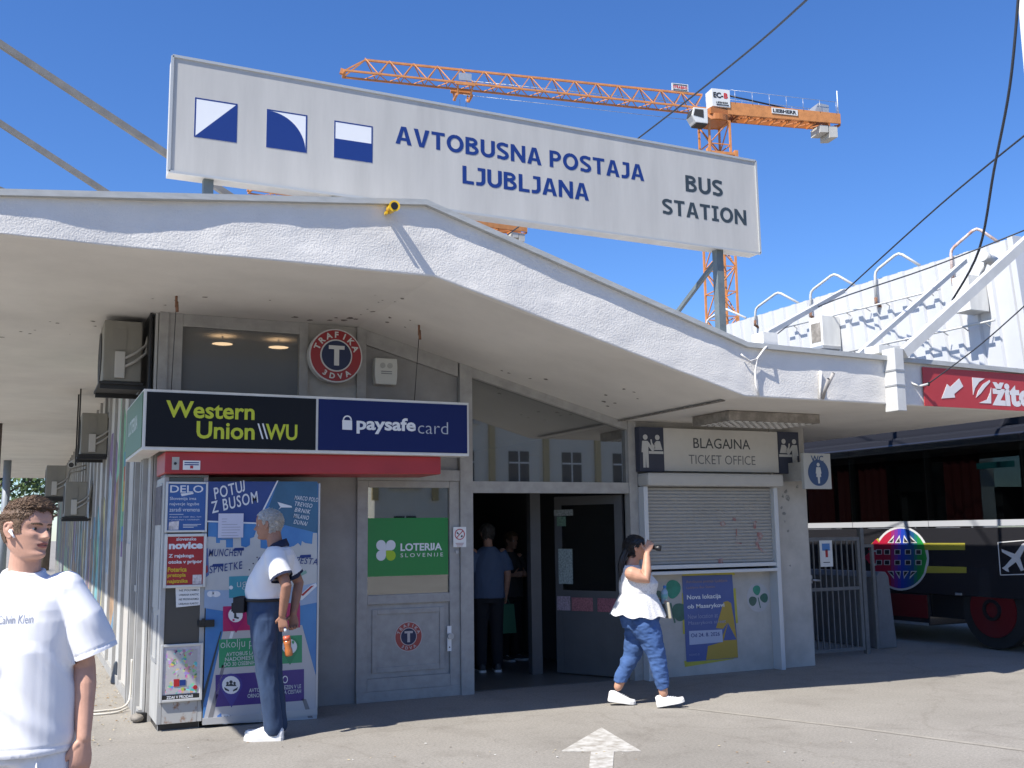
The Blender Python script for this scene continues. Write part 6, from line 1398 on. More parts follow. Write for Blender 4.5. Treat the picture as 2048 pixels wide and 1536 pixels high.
def fold(amp, fx=7, fy=7, fz=2.2, sk=2.5, seed=0, zlo=None, zhi=None):
    def f(p, n):
        q = Vector((p.x*fx+p.z*sk+seed, p.y*fy+seed, p.z*fz-p.x*sk*.4)); v = 1-abs(mnoise.noise(q))*2.2; v2 = 1-abs(mnoise.noise(q*2.3+Vector((5, 1, 2))))*2.0
        k = 1.0
        if zlo is not None: k = max(.12, min(1, (zhi-p.z)/(zhi-zlo)))
        return n*(amp*(v-.35)*.8+amp*.38*(v2-.4))*k
    return f
def hair(parent, Mx, m, region, length, direc, n, seed, cap=.004, rad=.0042, wide=1.0, name='hair', capreg=None):
    """close cap on the scalp plus many tapering locks"""
    rr = random.Random(seed); mb = MB(); k = mb.mi(m); nl, ns = 46, 64
    g = {}
    for i in range(nl):
        t = .12+.878*i/(nl-1)
        for j in range(ns):
            a = 2*math.pi*j/ns; a_ = a if a < math.pi else a-2*math.pi
            if (capreg or region)(a_, t):
                p = head_surface(a, t, wide, raw=True); nrm = Vector((p.x, p.y, p.z-.13)).normalized(); g[i, j] = mb.bm.verts.new(Mx@(p+nrm*(cap+.0015*mnoise.noise(p*90))))
    for i in range(nl-1):
        for j in range(ns):
            q = [(i, j), (i, (j+1) % ns), (i+1, (j+1) % ns), (i+1, j)]
            if all(x in g for x in q): f = mb.bm.faces.new([g[x] for x in q]); f.material_index = k; f.smooth = True
    made = 0
    while made < n:
        a = rr.uniform(-math.pi, math.pi); t = .12+.875*rr.random()**.75
        if not region(a, t): continue
        made += 1
        p = head_surface(a, t, wide, raw=True); nrm = Vector((p.x, p.y, p.z-.12)).normalized(); L_ = length(a, t)*rr.uniform(.7, 1.25)
        d = (direc(a, t, nrm)+Vector((rr.gauss(0, .28), rr.gauss(0, .28), rr.gauss(0, .22)))).normalized(); d2 = (d*1.0+Vector((rr.gauss(0, .2), rr.gauss(0, .2), -.18)) - nrm*.25).normalized()
        p0 = p+nrm*cap*.5; p1 = p0+(nrm*.35+d).normalized()*L_*.5; p2 = p1+d2*L_*.5
        u = d.orthogonal().normalized(); v = d.cross(u); r = rad*rr.uniform(.7, 1.2); rows = []
        for c, q in ((p0, r), (p1, r*.75)): rows.append([mb.bm.verts.new(Mx@(c+(u*math.cos(x)+v*math.sin(x))*q)) for x in (0, 2.09, 4.19)])
        tip = mb.bm.verts.new(Mx@p2)
        for j in range(3):
            f = mb.bm.faces.new((rows[0][j], rows[0][(j+1) % 3], rows[1][(j+1) % 3], rows[1][j])); f.material_index = k; f.smooth = True
            f = mb.bm.faces.new((rows[1][j], rows[1][(j+1) % 3], tip)); f.material_index = k; f.smooth = True
    return mb.build(name, parent, local=True, recalc=False)
def eyes(parent, Mx, iris=(.05, .035, .02), skinobj=None):
    for s in (-1, 1):
        mb = MB(); c = Vector((s*.031, -.0605, .5*HH)); k = mat('eye_white', (.55, .52, .50), .25)
        mb.blob((0, 0, 0), .0125, k, 16, 10); 
        for v in mb.bm.verts: v.co = Mx@(v.co+c)
        e = mb.build('eye', parent, local=True)
        mb = MB(); fw_ = Vector((.12, -1, -.05)).normalized(); mb.disc(Mx@(c+fw_*.0115), (Mx.to_3x3()@fw_), .0058, .0016, mat('iris', iris, .2), 18); mb.build('iris', e, local=True)
def bvh_of(o):
    bm = bmesh.new(); bm.from_mesh(o.data); t = BVHTree.FromBMesh(bm); bm.free(); return t
def brows(parent, Mx, bv, m, t=.583, r=.0034):
    for s in (-1, 1):
        mb = MB(); inv = Mx.to_3x3(); pts = []
        for i in range(7):
            x = s*(.013+.036*i/6); z = (t+.010*math.sin(i/6*2.6))*HH
            h = bv.ray_cast(Mx@Vector((x, -.2, z)), inv@Vector((0, 1, 0)))
            if h[0] is not None: pts.append(h[0]-inv@Vector((0, -.0008, 0)))
        if len(pts) > 2:
            for i in range(len(pts)-1):
                for q in range(5):
                    a = pts[i].lerp(pts[i+1], q/5); b = a+(pts[i+1]-pts[i]).normalized()*.010+inv@Vector((0, -.0016, .0025*(1 if q % 2 else .2))); mb.tube([a+inv@Vector((0, 0, -.002+.001*q)), b], [r*.55, .0004], m, 5)
        mb.build('eyebrow', parent, local=True)
def shoe(parent, ankle, yaw, m, sole, pitch=0.0, L_=.285):
    """trainer; ankle = centre of the heel opening seen from above on the floor, toe towards local -y turned by yaw"""
    mb = MB(); T_ = Matrix.Translation(ankle)@Matrix.Rotation(yaw, 4, 'Z')@Matrix.Rotation(pitch, 4, 'X')
    k = mb.mi(m); ks = mb.mi(sole); st = [(.085, .022, .085, .0), (.070, .036, .098, .0), (.03, .040, .102, .0), (-.02, .039, .092, .0), (-.06, .041, .076, .0), (-.10, .045, .062, .0), (-.14, .046, .052, .0), (-.18, .038, .043, .004), (-.203, .022, .034, .008)]
    R_ = []
    for y, w, h, z0 in st:
        pr_ = [(-w, .022), (-w*1.04, .030+h*.25), (-w*.92, h*.7), (-w*.5, h*.96), (0, h), (w*.5, h*.96), (w*.92, h*.7), (w*1.04, .030+h*.25), (w, .022)]
        R_.append([mb.bm.verts.new(T_@Vector((x*L_/.285, y*L_/.285, z0+z_))) for x, z_ in pr_])
    for i in range(len(R_)-1):
        for j in range(8): f = mb.bm.faces.new((R_[i][j], R_[i][j+1], R_[i+1][j+1], R_[i+1][j])); f.material_index = k; f.smooth = True
    mb.bm.faces.new(R_[0]).material_index = k; mb.bm.faces.new(R_[-1][::-1]).material_index = k
    for y in (-.045, -.065, -.085, -.105): h = .088-(-y-.03)*.42; mb.tube([T_@Vector((-.026, y, h-.012)), T_@Vector((0, y-.004, h+.003)), T_@Vector((.026, y, h-.012))], .0035, sole, 6)
    o = mb.build('shoe', parent, local=True, recalc=True)
    mb = MB(); A, B_ = [], []; ks = mb.mi(sole)
    for sgn in (1, -1):
        for y, w, h, z0 in (st if sgn > 0 else st[::-1]): A.append(mb.bm.verts.new(T_@Vector((sgn*(w+.006)*L_/.285, (y*1.02)*L_/.285, z0*.6)))); B_.append(mb.bm.verts.new(T_@Vector((sgn*(w+.005)*L_/.285, (y*1.02)*L_/.285, z0+.026))))
    n = len(A); mb.bm.faces.new(A[::-1]); mb.bm.faces.new(B_)
    for i in range(n): mb.bm.faces.new((A[i], A[(i+1) % n], B_[(i+1) % n], B_[i]))
    mb.build('sole', o, local=True)
    return o
def headM(pos, turn=0, nod=0, tilt=0, sc=1.0): return Matrix.Translation(pos)@Matrix.Rotation(turn, 4, 'Z')@Matrix.Rotation(nod, 4, 'X')@Matrix.Rotation(tilt, 4, 'Y')@Matrix.Scale(sc, 4)
V = Vector
cloth_w = mat('cotton_white', (.76, .76, .78), .9, bump=.02, bscale=300)
shoe_w = mat('shoe_white', (.74, .74, .73), .6); sole_w = mat('sole_white', (.66, .65, .62), .7)

# ---- the young man in the left foreground
def young_man():
    base = EYE+_ray(50, 1076)*(4.02); rz = R(-20)
    t = thing('person', 'young man in a white T-shirt glancing to the side, nearest the camera', 'person', (base.x, base.y, 0), rz)
    sk = skin_mat('skin_young', (.54, .305, .22), 0); lip = mat('lips_young', (.36, .115, .09), .45); gap = mat('mouth_line', (.10, .03, .025), .6); stub = mat('skin_stubble', (.40, .235, .17), .55, var=.1, vscale=60)
    Hm = headM((.015, -.030, 1.535), R(64), R(-2), R(3), 1.0); inv = Hm.inverted()
    mb = MB()
    add_head(mb, sk, Hm, nl=100, ns=132)
    for s in (-1, 1):
        c = V((s*.031, -.0605, .5*HH)); 
        up = []; lo = []
        for i in range(7):
            a = R(-62+124*i/6); r = .0131
            up.append(Hm@(c+V((r*math.sin(a)*1.12, -r*math.cos(a)*.98, .0062*math.cos(a*1.05)+.0005)))); lo.append(Hm@(c+V((r*math.sin(a)*1.1, -r*math.cos(a)*.95, -.0072*math.cos(a*1.05)))))
        mb.tube(up, .0030, sk, 7); mb.tube(lo, .0026, sk, 7)
    limb(mb, [V((0, .02, 1.42)), V((.004, .0, 1.50)), V((.012, -.012, 1.585))], [.072, .058, .055], sk, 24)
    ell(mb, [(0, 0, .86, .15, .10), (0, 0, 1.0, .15, .10), (0, 0, 1.2, .165, .105), (0, .005, 1.34, .17, .10), (0, .01, 1.42, .12, .08), (0, .015, 1.46, .06, .055)], sk)
    for s in (-1, 1):
        sh, el, wr = V((s*.172, .012, 1.405)), V((s*.236, .03, 1.125)), V((s*.262, -.03, .875))
        if s < 0: el, wr = V((-.25, .04, 1.13)), V((-.28, -.02, .89))
        limb(mb, [sh, sh.lerp(el, .35), sh.lerp(el, .7), el, el.lerp(wr, .25), el.lerp(wr, .6), wr], [.050, .051, .047, .041, .044, .036, .0265], sk)
        d = (wr-el).normalized(); hand(mb, wr+d*.012, V((-.10*s, -.06, -1)), V((-s*.5, .8, 0)), V((-s, -.3, 0)), sk, curl=.5, thumb=(.85, .45, .3))
        limb(mb, [V((s*.085, 0, .90)), V((s*.095, -.01, .70)), V((s*.10, -.012, .50)), V((s*.10, .012, .36)), V((s*.10, .02, .11))], [.095, .082, .058, .058, .040], sk)
        limb(mb, [V((s*.10, .03, .07)), V((s*.11, -.10, .04))], [.035, .03], sk)
    def mi_(c, n):
        p = inv@c
        if -.01 < p.z < .24 and abs(p.x) < .09 and -.13 < p.y < .02:
            tt = p.z/HH
            if p.y < -.055 and abs(p.x) < .0265 and .190 < tt < .282:
                k = abs(p.x)/.0265
                if abs(tt-.236) < .009 and k < .93: return 2
                if abs(tt-.236) < .046*(1-k**2)**.6*(1.0 if tt < .236 else .92): return 1
            if tt < .30 and p.y < .0 and abs(tt) >= 0: return 0
        return 0
    skin = remesh(mb, 'body', t, .0034, 3, midx=mi_, extra=(lip, gap)); bv = bvh_of(skin)
    eyes(skin, Hm); hb = mat('hair_brown', (.150, .092, .055), .55, var=.35, vscale=40); brows(skin, Hm, bv, hb, t=.568, r=.0056)
    def reg(a, tt):
        A = abs(a)
        if A < .55: return tt > .775+.02*math.sin(a*9)
        if A < 1.15: return tt > .775-.20*(A-.55)/.6
        if A < 1.52: return tt > .43
        if A < 1.95: return tt > .62
        return tt > .30
    def ln_(a, tt):
        if tt > .80: return .034 if abs(a) < 1.0 else .024
        if tt > .68: return .011
        return .004
    def dr(a, tt, n):
        if tt > .76: return V((.35, -.85, .10)) + n*.42
        return V((n.x*.3, .3, -.8))+n*.25
    hair(t, Hm, hb, reg, ln_, dr, 6500, 4, cap=.0035, rad=.0022)
    # boxy T-shirt
    mb = MB(); w = cloth_w
    ell(mb, [(0, 0, .835, .218, .165, .9), (0, 0, .90, .217, .162, .9), (0, 0, 1.05, .210, .155, .9), (0, 0, 1.2, .205, .150, .9), (0, .002, 1.31, .208, .14, .88), (0, .006, 1.385, .200, .122, .9), (0, .01, 1.435, .16, .098, .95), (0, .012, 1.468, .105, .083), (0, .012, 1.488, .075, .072)], w, 40)
    mb.tube([V((.070*math.cos(a_/20*6.2832), .008+.068*math.sin(a_/20*6.2832), 1.490+.014*math.sin(a_/20*6.2832))) for a_ in range(21)], .0115, w, 10)
    ends = []
    for s in (-1, 1):
        p0, p1, p2 = V((s*.145, .008, 1.40)), V((s*.222, .012, 1.30)), V((s*.274, .022, 1.165))
        mb.tube([p0, p1, p1.lerp(p2, .6), p2], [.086, .086, .086, .088], w, 24); mb.blob(p0, .088, w); ends.append((p2, (p2-p1).normalized()))
    fd = drape(.011, .75, 10.0, 2.4, 5, 2.2)
    def disp(p, n):
        d = fd(p, n)
        k_ = max(0, 1-abs(p.z-1.275)/.075)*max(0, min(1, (-.02-p.y)/.06))*max(0, min(1, (.20-abs(p.x))/.05)); d = d*(1-.85*min(1, k_*1.8))
        if .852 < p.z < .864 and abs(p.x) < .26: d = d-n*.0022
        for e, ax_ in ends:
            h = (p-e).dot(ax_)
            if -.034 < h < -.026 and (p-e).length < .15 and abs(p.x) > .222: d = d-n*.002
        return d
    def kill(c, n):
        if c.z < .845 and n.z < -.6 and abs(c.x) < .26: return True
        if c.z > 1.45 and (c.x**2+(c.y-.008)**2) < .056**2: return True
        return False
    st = remesh(mb, 't_shirt', t, .0052, 6, disp, kill, cuts=[(e-ax_*.012, ax_, .13, .226) for e, ax_ in ends])
    # chest print
    bs = bvh_of(st); Mt = Matrix.Translation(t.location)@Matrix.Rotation(rz, 4, 'Z'); iv = Mt.inverted()
    def onshirt(px, py): return bs.ray_cast(iv@EYE, (iv.to_3x3()@_ray(px, py)).normalized())[0]
    a, b = onshirt(2, 1246), onshirt(66, 1243)
    if a and b:
        b0 = b; wd = (b-a).xy.length*71/64; x1 = b.x; x0 = x1-abs(b.x-a.x)*71/64
        vs_, fs_ = text_faces('Calvin Klein', .0); X0, X1 = min(v[0] for v in vs_), max(v[0] for v in vs_); Y1 = max(v[1] for v in vs_)
        pb = MB(); hh = .030; pv = []
        for vx, vy in vs_:
            u = (vx-X0)/(X1-X0); x = x0+(x1-x0)*u; z = a.z+(b.z-a.z)*u+hh*vy/Y1-.004; h = bs.ray_cast(V((x, -.5, z)), V((0, 1, 0)))[0]
            pv.append(pb.bm.verts.new((x, (h.y if h else -.15)-.0018, z)))
        k = pb.mi(mat('print_silver', (.27, .29, .35), .5))
        for f in fs_:
            try: pb.bm.faces.new([pv[i] for i in f]).material_index = k
            except ValueError: pass
        pb.build('chest_print', st, local=True)
    mb = MB()
    for s in (-1, 1): limb(mb, [V((s*.09, .0, .93)), V((s*.11, -.005, .75)), V((s*.12, -.008, .53))], [.125, .118, .105], w, 24)
    ell(mb, [(0, 0, .80, .20, .135), (0, 0, .88, .195, .13), (0, 0, 1.0, .18, .12)], w, 30); mb.tube([V((.13, -.125, .875)), V((.135, -.14, .80)), V((.14, -.135, .73))], .0045, w, 6)
    remesh(mb, 'shorts', t, .007, 6, fold(.010, 8, 8, 3, 2, 9), lambda c, n: c.z < .47 and n.z < -.6)
    shoe(t, V((.10, .02, 0)), R(8), shoe_w, sole_w); shoe(t, V((-.10, .02, 0)), R(-8), shoe_w, sole_w)
    # earbud sits in his ear
    Mw = Mt@Hm; mb = MB(); ew = mat('earbud_white', (.8, .8, .8), .25); s = -1
    # the ear towards the camera
    c0, c1 = Mw@V((-.0795, .002, .105)), Mw@V((.0795, .002, .105)); s = -1 if (c0-EYE).length < (c1-EYE).length else 1
    mb.blob(Mw@V((s*.0775, -.001, .108)), .0085, ew, 14, 8); mb.tube([Mw@V((s*.080, -.003, .106)), Mw@V((s*.081, -.012, .096)), Mw@V((s*.079, -.022, .084))], [.0052, .0042, .0036], ew, 10)
    mb.build('earbud', loc=Mw@V((s*.0775, -.001, .108)), label='white wireless earbud in the ear of the young man in the foreground', cat='earbud')
    return t
young_man()

# ---- the old man in front of the travel poster
def old_man():
    loc = V((1.86, 8.72, 0)); rz = R(-115)
    t = thing('person', 'grey haired man in a white polo and jeans standing sideways before the travel poster', 'person', loc, rz)
    sk = skin_mat('skin_old', (.34, .175, .118), 0); s_ = 1.0
    Hm = headM((0, -.022, 1.585), R(-4), R(4), 0, 1.06)
    mb = MB(); add_head(mb, sk, Hm, 1.0, 1.25, nl=70, ns=90)
    limb(mb, [V((0, .055, 1.46)), V((0, .03, 1.54)), V((0, .012, 1.64))], [.072, .064, .060], sk)
    ell(mb, [(0, -.03, .92, .15, .12), (0, -.03, 1.1, .15, .13), (0, .02, 1.3, .16, .12), (0, .05, 1.45, .12, .09)], sk)
    hands = []
    for s in (-1, 1):
        sh, el, wr = V((s*.185, .085, 1.455)), V((s*.245, .18, 1.215)), V((s*.165, .135, .985))
        if s < 0: wr = V((-.09, .17, .98))
        limb(mb, [sh, sh.lerp(el, .5), el, el.lerp(wr, .35), wr], [.052, .047, .043, .041, .029], sk)
        d = (wr-el).normalized(); hand(mb, wr+d*.01, V((-.1*s, .10, -1)), V((-s, .1, 0)), V((0, -1, 0)), sk, curl=1.05); hands.append(wr+d*.01)
        limb(mb, [V((s*.09, -.02, .92)), V((s*.095, .0, .5)), V((s*.09, .05, .10))], [.085, .06, .042], sk)
    body = remesh(mb, 'body', t, .0045, 3); eyes(body, Hm)
    gw = mat('hair_grey', (.46, .44, .41), .6, var=.25, vscale=60)
    def reg(a, tt):
        A = abs(a)
        if A < .9: return tt > .80
        if A < 1.35: return tt > .66
        if A < 1.75: return tt > .50
        return tt > .24
    hair(t, Hm, gw, reg, lambda a, tt: .020 if abs(a) > 1.3 else .012, lambda a, tt, n: V((0, .8, -.25))+n*.35, 1500, 8, cap=.006, rad=.005)
    mb = MB(); w = cloth_w
    ell(mb, [(0, -.03, 1.10, .178, .165), (0, -.035, 1.17, .182, .172), (0, -.01, 1.28, .188, .162), (0, .03, 1.38, .200, .148), (0, .055, 1.455, .185, .125), (0, .06, 1.505, .120, .098), (0, .052, 1.525, .078, .075)], w, 34)
    ends = []
    for s in (-1, 1):
        p0, p1, p2 = V((s*.155, .07, 1.44)), V((s*.205, .10, 1.36)), V((s*.234, .148, 1.265)); mb.tube([p0, p1, p2], [.086, .086, .084], w, 20); mb.blob(p0, .088, w); ends.append((p2, (p2-p1).normalized()))
    kl = lambda c, n: (c.z < 1.112 and n.z < -.7)
    nv_ = mat('polo_navy', (.014, .020, .05), .9)
    def mi_(c, n): return 1 if any(-.036 < (c-e).dot(ax_) < .02 and (c-e).length < .12 for e, ax_ in ends) else 0
    po = remesh(mb, 'polo_shirt', t, .0065, 5, drape(.008, .6, 9, 2.5, 5, 1), kl, mi_, (nv_,), cuts=[(e-ax_*.014, ax_, .12, .18) for e, ax_ in ends])
    mb = MB()
    def cq(a_, z, r): return V((r*1.0*math.sin(a_), .050-r*math.cos(a_)*1.02, z))
    k = mb.mi(nv_); n = 26; rows = []
    for j, (dz, r) in enumerate(((.025, .070), (.055, .066), (.058, .070), (.018, .088), (.0, .094))):
        rows.append([mb.bm.verts.new(cq(.25+(2*math.pi-.5)*i/n, 1.505+dz-.030*math.cos(.25+(2*math.pi-.5)*i/n), r)) for i in range(n+1)])
    for j in range(4):
        for i in range(n): f = mb.bm.faces.new((rows[j][i], rows[j][i+1], rows[j+1][i+1], rows[j+1][i])); f.material_index = k; f.smooth = True
    mb.build('collar', po, local=True)
    mb = MB()
    for z in (1.44, 1.39, 1.34): mb.blob((0, -.118-(1.44-z)*.62, z), .006, nv_, 8, 6)
    mb.build('button', po, local=True)
    jn = mat('jeans_dark', (.026, .050, .105), .9, var=.3, vscale=5, bump=.15, bscale=260, stretch=(1, 1, .5))
    mb = MB(); ell(mb, [(0, -.03, .90, .165, .15), (0, -.03, 1.0, .178, .158), (0, -.035, 1.115, .172, .155)], jn, 30)
    for s in (-1, 1): limb(mb, [V((s*.088, -.03, .95)), V((s*.092, -.02, .72)), V((s*.092, .005, .5)), V((s*.09, .04, .28)), V((s*.088, .065, .085))], [.114, .100, .082, .074, .072], jn, 22)
    remesh(mb, 'jeans', t, .0075, 6, fold(.007, 10, 10, 4, 1.5, 4), lambda c, n: c.z < .04 and n.z < -.5)
    shoe(t, V((.09, .055, 0)), R(4), shoe_w, sole_w, L_=.30); shoe(t, V((-.09, .01, 0)), R(-6), shoe_w, sole_w, L_=.30)
    Mt = Matrix.Translation(loc)@Matrix.Rotation(rz, 4, 'Z')
    # waist bag
    bl = mat('bag_black', (.012, .012, .014), .7); mb = MB()
    def boxl(a, b): mb.prism([Mt@V(p) for p in ((a[0], a[1], a[2]), (b[0], a[1], a[2]), (b[0], a[1], b[2]), (a[0], a[1], b[2]))], (Mt.to_3x3()@V((0, b[1]-a[1], 0))), bl)
    boxl((-.10, -.275, 1.0), (.13, -.185, 1.125)); boxl((-.09, -.29, 1.01), (.12, -.2755, 1.08)); 
    wb_ = [Mt@V((.183*math.sin(a_/24*6.2832), -.032-.166*math.cos(a_/24*6.2832), 1.10)) for a_ in range(25)]; mb.tube(wb_, .013, bl, 8)
    mb.build('waist_bag', loc=Mt@V((0, -.2, 1.0)), label='black waist bag worn on the front of the man in the white polo', cat='bag', bevel=.012)
    # bottle
    top = hands[1]+V((-.01, .02, -.075)); ax_ = V((-.05, .16, -1)).normalized(); prof_b = [(0, .013), (.02, .013), (.025, .011), (.055, .014), (.085, .026), (.12, .031), (.15, .029), (.175, .026), (.20, .031), (.235, .031), (.245, .026)]
    bt = thing('bottle', 'plastic bottle of orange drink dangling from the hand of the man in the white polo', 'bottle', Mt@top)
    for nm, m_, lo, hi in (('cap', mat('cap_blue', (.02, .06, .25), .4), 0, 2), ('neck', mat('bottle_clear', (.45, .50, .55), .15), 2, 4), ('drink', mat('orange_drink', (.42, .13, .03), .15, coat=.6), 5, 11), ('label', mat('bottle_label', (.50, .10, .05), .4), 4, 6)):
        mb = MB(); pts = [(Mt@(top+ax_*d_)) for d_, r in prof_b[lo:hi]]; mb.tube(pts, [r+(.001 if nm == 'label' else 0) for d_, r in prof_b[lo:hi]], m_, 18); mb.build(nm, bt)
old_man()

# ---- the woman walking past the entrance
def woman():
    c = atz(1292, 1413); loc = V((c.x, c.y, 0)); rz = R(65)
    t = thing('person', 'dark haired woman in a white peplum top and cropped jeans striding past the entrance', 'person', loc, rz)
    sk = skin_mat('skin_woman', (.50, .27, .18), 0)
    Hm = headM((0, .045, 1.345), R(0), R(-2), 0, .97); mb = MB(); add_head(mb, sk, Hm, 1.05, .9, nl=64, ns=84)
    limb(mb, [V((0, .11, 1.25)), V((0, .08, 1.33)), V((0, .065, 1.40))], [.066, .057, .055], sk)
    ell(mb, [(0, .02, .90, .18, .15), (0, .03, 1.08, .17, .14), (0, .07, 1.22, .165, .12), (0, .10, 1.28, .10, .085)], sk)
    # right arm raised to the brow, left arm bent in front
    R_ = dict(sh=V((-.185, .12, 1.225)), el=V((-.225, -.01, 1.175)), wr=V((-.14, -.035, 1.40)))
    limb(mb, [R_['sh'], R_['sh'].lerp(R_['el'], .5), R_['el'], R_['el'].lerp(R_['wr'], .35), R_['wr']], [.066, .062, .050, .046, .029], sk)
    hand(mb, R_['wr']+V((.004, 0, .012)), V((.12, -.30, .75)), V((.9, -.1, .0)), V((0, .75, .5)), sk, curl=.85, sc=.92)
    Lf = dict(sh=V((.185, .12, 1.225)), el=V((.235, .05, 1.0)), wr=V((.12, -.17, .95)))
    limb(mb, [Lf['sh'], Lf['sh'].lerp(Lf['el'], .5), Lf['el'], Lf['el'].lerp(Lf['wr'], .4), Lf['wr']], [.064, .058, .046, .043, .029], sk)
    hand(mb, Lf['wr']+V((-.012, -.012, 0)), V((-.75, -.45, .05)), V((-.3, .3, -.5)), V((0, -.2, 1)), sk, curl=.9, sc=.92)
    legs = [[V((-.095, .0, .80)), V((-.10, -.10, .47)), V((-.09, -.155, .13))], [V((.095, .02, .80)), V((.10, .10, .47)), V((.09, .245, .17))]]
    for L_ in legs: limb(mb, [L_[0], L_[1], L_[1].lerp(L_[2], .35), L_[2]], [.10, .065, .058, .041], sk); 
    pass
    body = remesh(mb, 'body', t, .0045, 3); eyes(body, Hm)
    hb = mat('hair_black', (.012, .010, .010), .4, var=.3, vscale=40)
    def reg(a, tt):
        A = abs(a)
        if A < .6: return tt > .79
        if A < 1.3: return tt > .62
        if A < 1.7: return tt > .52
        return tt > .15
    hh = hair(t, Hm, hb, reg, lambda a, tt: .035, lambda a, tt, n: V((0, .8, -.45))+n*.15, 1300, 12, cap=.010, rad=.005, wide=1.05)
    mb = MB(); rr = random.Random(5)
    for i in range(90):
        x = rr.uniform(-.045, .045); y = .145+rr.uniform(-.02, .03); mb.tube([V((x, y-.03, 1.46+rr.uniform(-.02, .03))), V((x*1.25, y+.02, 1.38)), V((x*1.3+rr.uniform(-.012, .012), y+.045, 1.30)), V((x*1.2+rr.uniform(-.02, .02), y+.035+rr.uniform(-.012, .012), 1.17+rr.uniform(-.05, .03)))], [.008, .009, .008, .002], hb, 5, caps=False)
    mb.build('loose_hair', hh, local=True)
    # sleeveless peplum top
    tp = mat('lace_white', (.72, .71, .70), .9, col2=(.50, .49, .49), vscale=95, thr=(.52, .60), bump=.4, bscale=110)
    mb = MB(); ell(mb, [(0, .045, 1.0, .178, .165), (0, .045, 1.06, .186, .175), (0, .035, 1.13, .190, .185), (0, .06, 1.2, .180, .150), (0, .09, 1.25, .145, .105), (0, .105, 1.28, .105, .085), (0, .108, 1.295, .09, .078)], tp, 34)
    def kt(c, n): return (c.z < 1.006 and n.z < -.6) or (c.z > 1.27 and c.x**2+(c.y-.10)**2 < .062**2)
    top = remesh(mb, 'top', t, .0065, 5, fold(.005, 9, 9, 3, 2, 6), kt)
    mb = MB(); k = mb.mi(tp); n = 72; rows = []
    for j in range(9):
        u = j/8; row = []
        for i in range(n):
            a_ = 2*math.pi*i/n; fl = .012*u*math.sin(a_*9+1)+.006*u*math.sin(a_*17); rx_, ry_ = .182+.085*u+fl, .168+.098*u+fl
            row.append(mb.bm.verts.new((rx_*math.sin(a_), .045-.0*u-ry_*math.cos(a_), 1.035-.215*u-.012*u*math.sin(a_*9)+.03*u*max(0, -math.cos(a_)))))
        rows.append(row)
    for j in range(8):
        for i in range(n): f = mb.bm.faces.new((rows[j][i], rows[j][(i+1) % n], rows[j+1][(i+1) % n], rows[j+1][i])); f.material_index = k; f.smooth = True
    mb.build('peplum', top, local=True)
    jn = mat('jeans_blue', (.048, .105, .26), .9, var=.28, vscale=5, bump=.15, bscale=260)
    mb = MB(); ell(mb, [(0, .03, .72, .175, .165), (0, .035, .82, .195, .19), (0, .035, .93, .19, .18), (0, .04, 1.0, .17, .16)], jn, 32)
    for L_, e in zip(legs, (V((-.092, -.150, .205)), V((.092, .222, .235)))):
        limb(mb, [L_[0]+V((0, .01, -.03)), L_[0].lerp(L_[1], .45), L_[1], L_[1].lerp(e, .5), e], [.140, .116, .084, .074, .060], jn, 22)
    remesh(mb, 'jeans', t, .0075, 6, fold(.011, 7, 7, 12, 1.0, 2), lambda c, n: c.z < .235 and n.z < -.55)
    shoe(t, V((-.09, -.165, .0)), R(-3), shoe_w, sole_w, pitch=R(-10), L_=.25).location = (0, 0, .022)
    shoe(t, V((.09, .27, .03)), R(3), shoe_w, sole_w, pitch=R(9), L_=.25)
    Mt = Matrix.Translation(loc)@Matrix.Rotation(rz, 4, 'Z')
    mb = MB(); b_ = mat('binocular_black', (.014, .014, .016), .4); o = V((-.10, -.115, 1.455))
    for dx in (-.0, .06): mb.tube([Mt@(o+V((dx, .02, .006))), Mt@(o+V((dx, -.018, 0))), Mt@(o+V((dx, -.024, 0))), Mt@(o+V((dx, -.058, -.006)))], [.018, .020, .026, .028], b_, 16)
    mb.bar(Mt@(o+V((0, -.02, 0))), Mt@(o+V((.06, -.02, 0))), .03, .02, b_); mb.build('binoculars', loc=Mt@o, label='small black binoculars the walking woman holds up to her eyes', cat='binoculars')
    bt = thing('bottle', 'clear water bottle with blue cap hugged by the walking woman', 'bottle', Mt@V((.03, -.215, .93)))
    for nm, m_, pts, rs in (('bottle_body', mat('water_clear', (.26, .36, .42), .12, coat=.5), ((.02, -.205, .93), (.02, -.21, 1.04), (.02, -.212, 1.075)), (.032, .032, .014)), ('label', mat('water_label', (.16, .36, .34), .4), ((.02, -.207, .98), (.02, -.209, 1.02)), (.033, .033)), ('cap', mat('cap_lightblue', (.04, .18, .45), .4), ((.02, -.212, 1.076), (.02, -.213, 1.10)), (.015, .015))):
        mb = MB(); mb.tube([Mt@V(p) for p in pts], list(rs), m_, 18); mb.build(nm, bt)
    mb = MB(); q = [Mt@V(p) for p in ((-.06, -.26, .80), (.11, -.24, .80), (.11, -.22, .95), (-.06, -.24, .95))]; mb.prism(q, Mt.to_3x3()@V((0, .035, 0)), mat('clutch_beige', (.42, .38, .28), .7)); mb.build('clutch_bag', loc=Mt@V((0, -.25, .80)), label='flat beige clutch bag under the arm of the walking woman', cat='bag', bevel=.008)
woman()

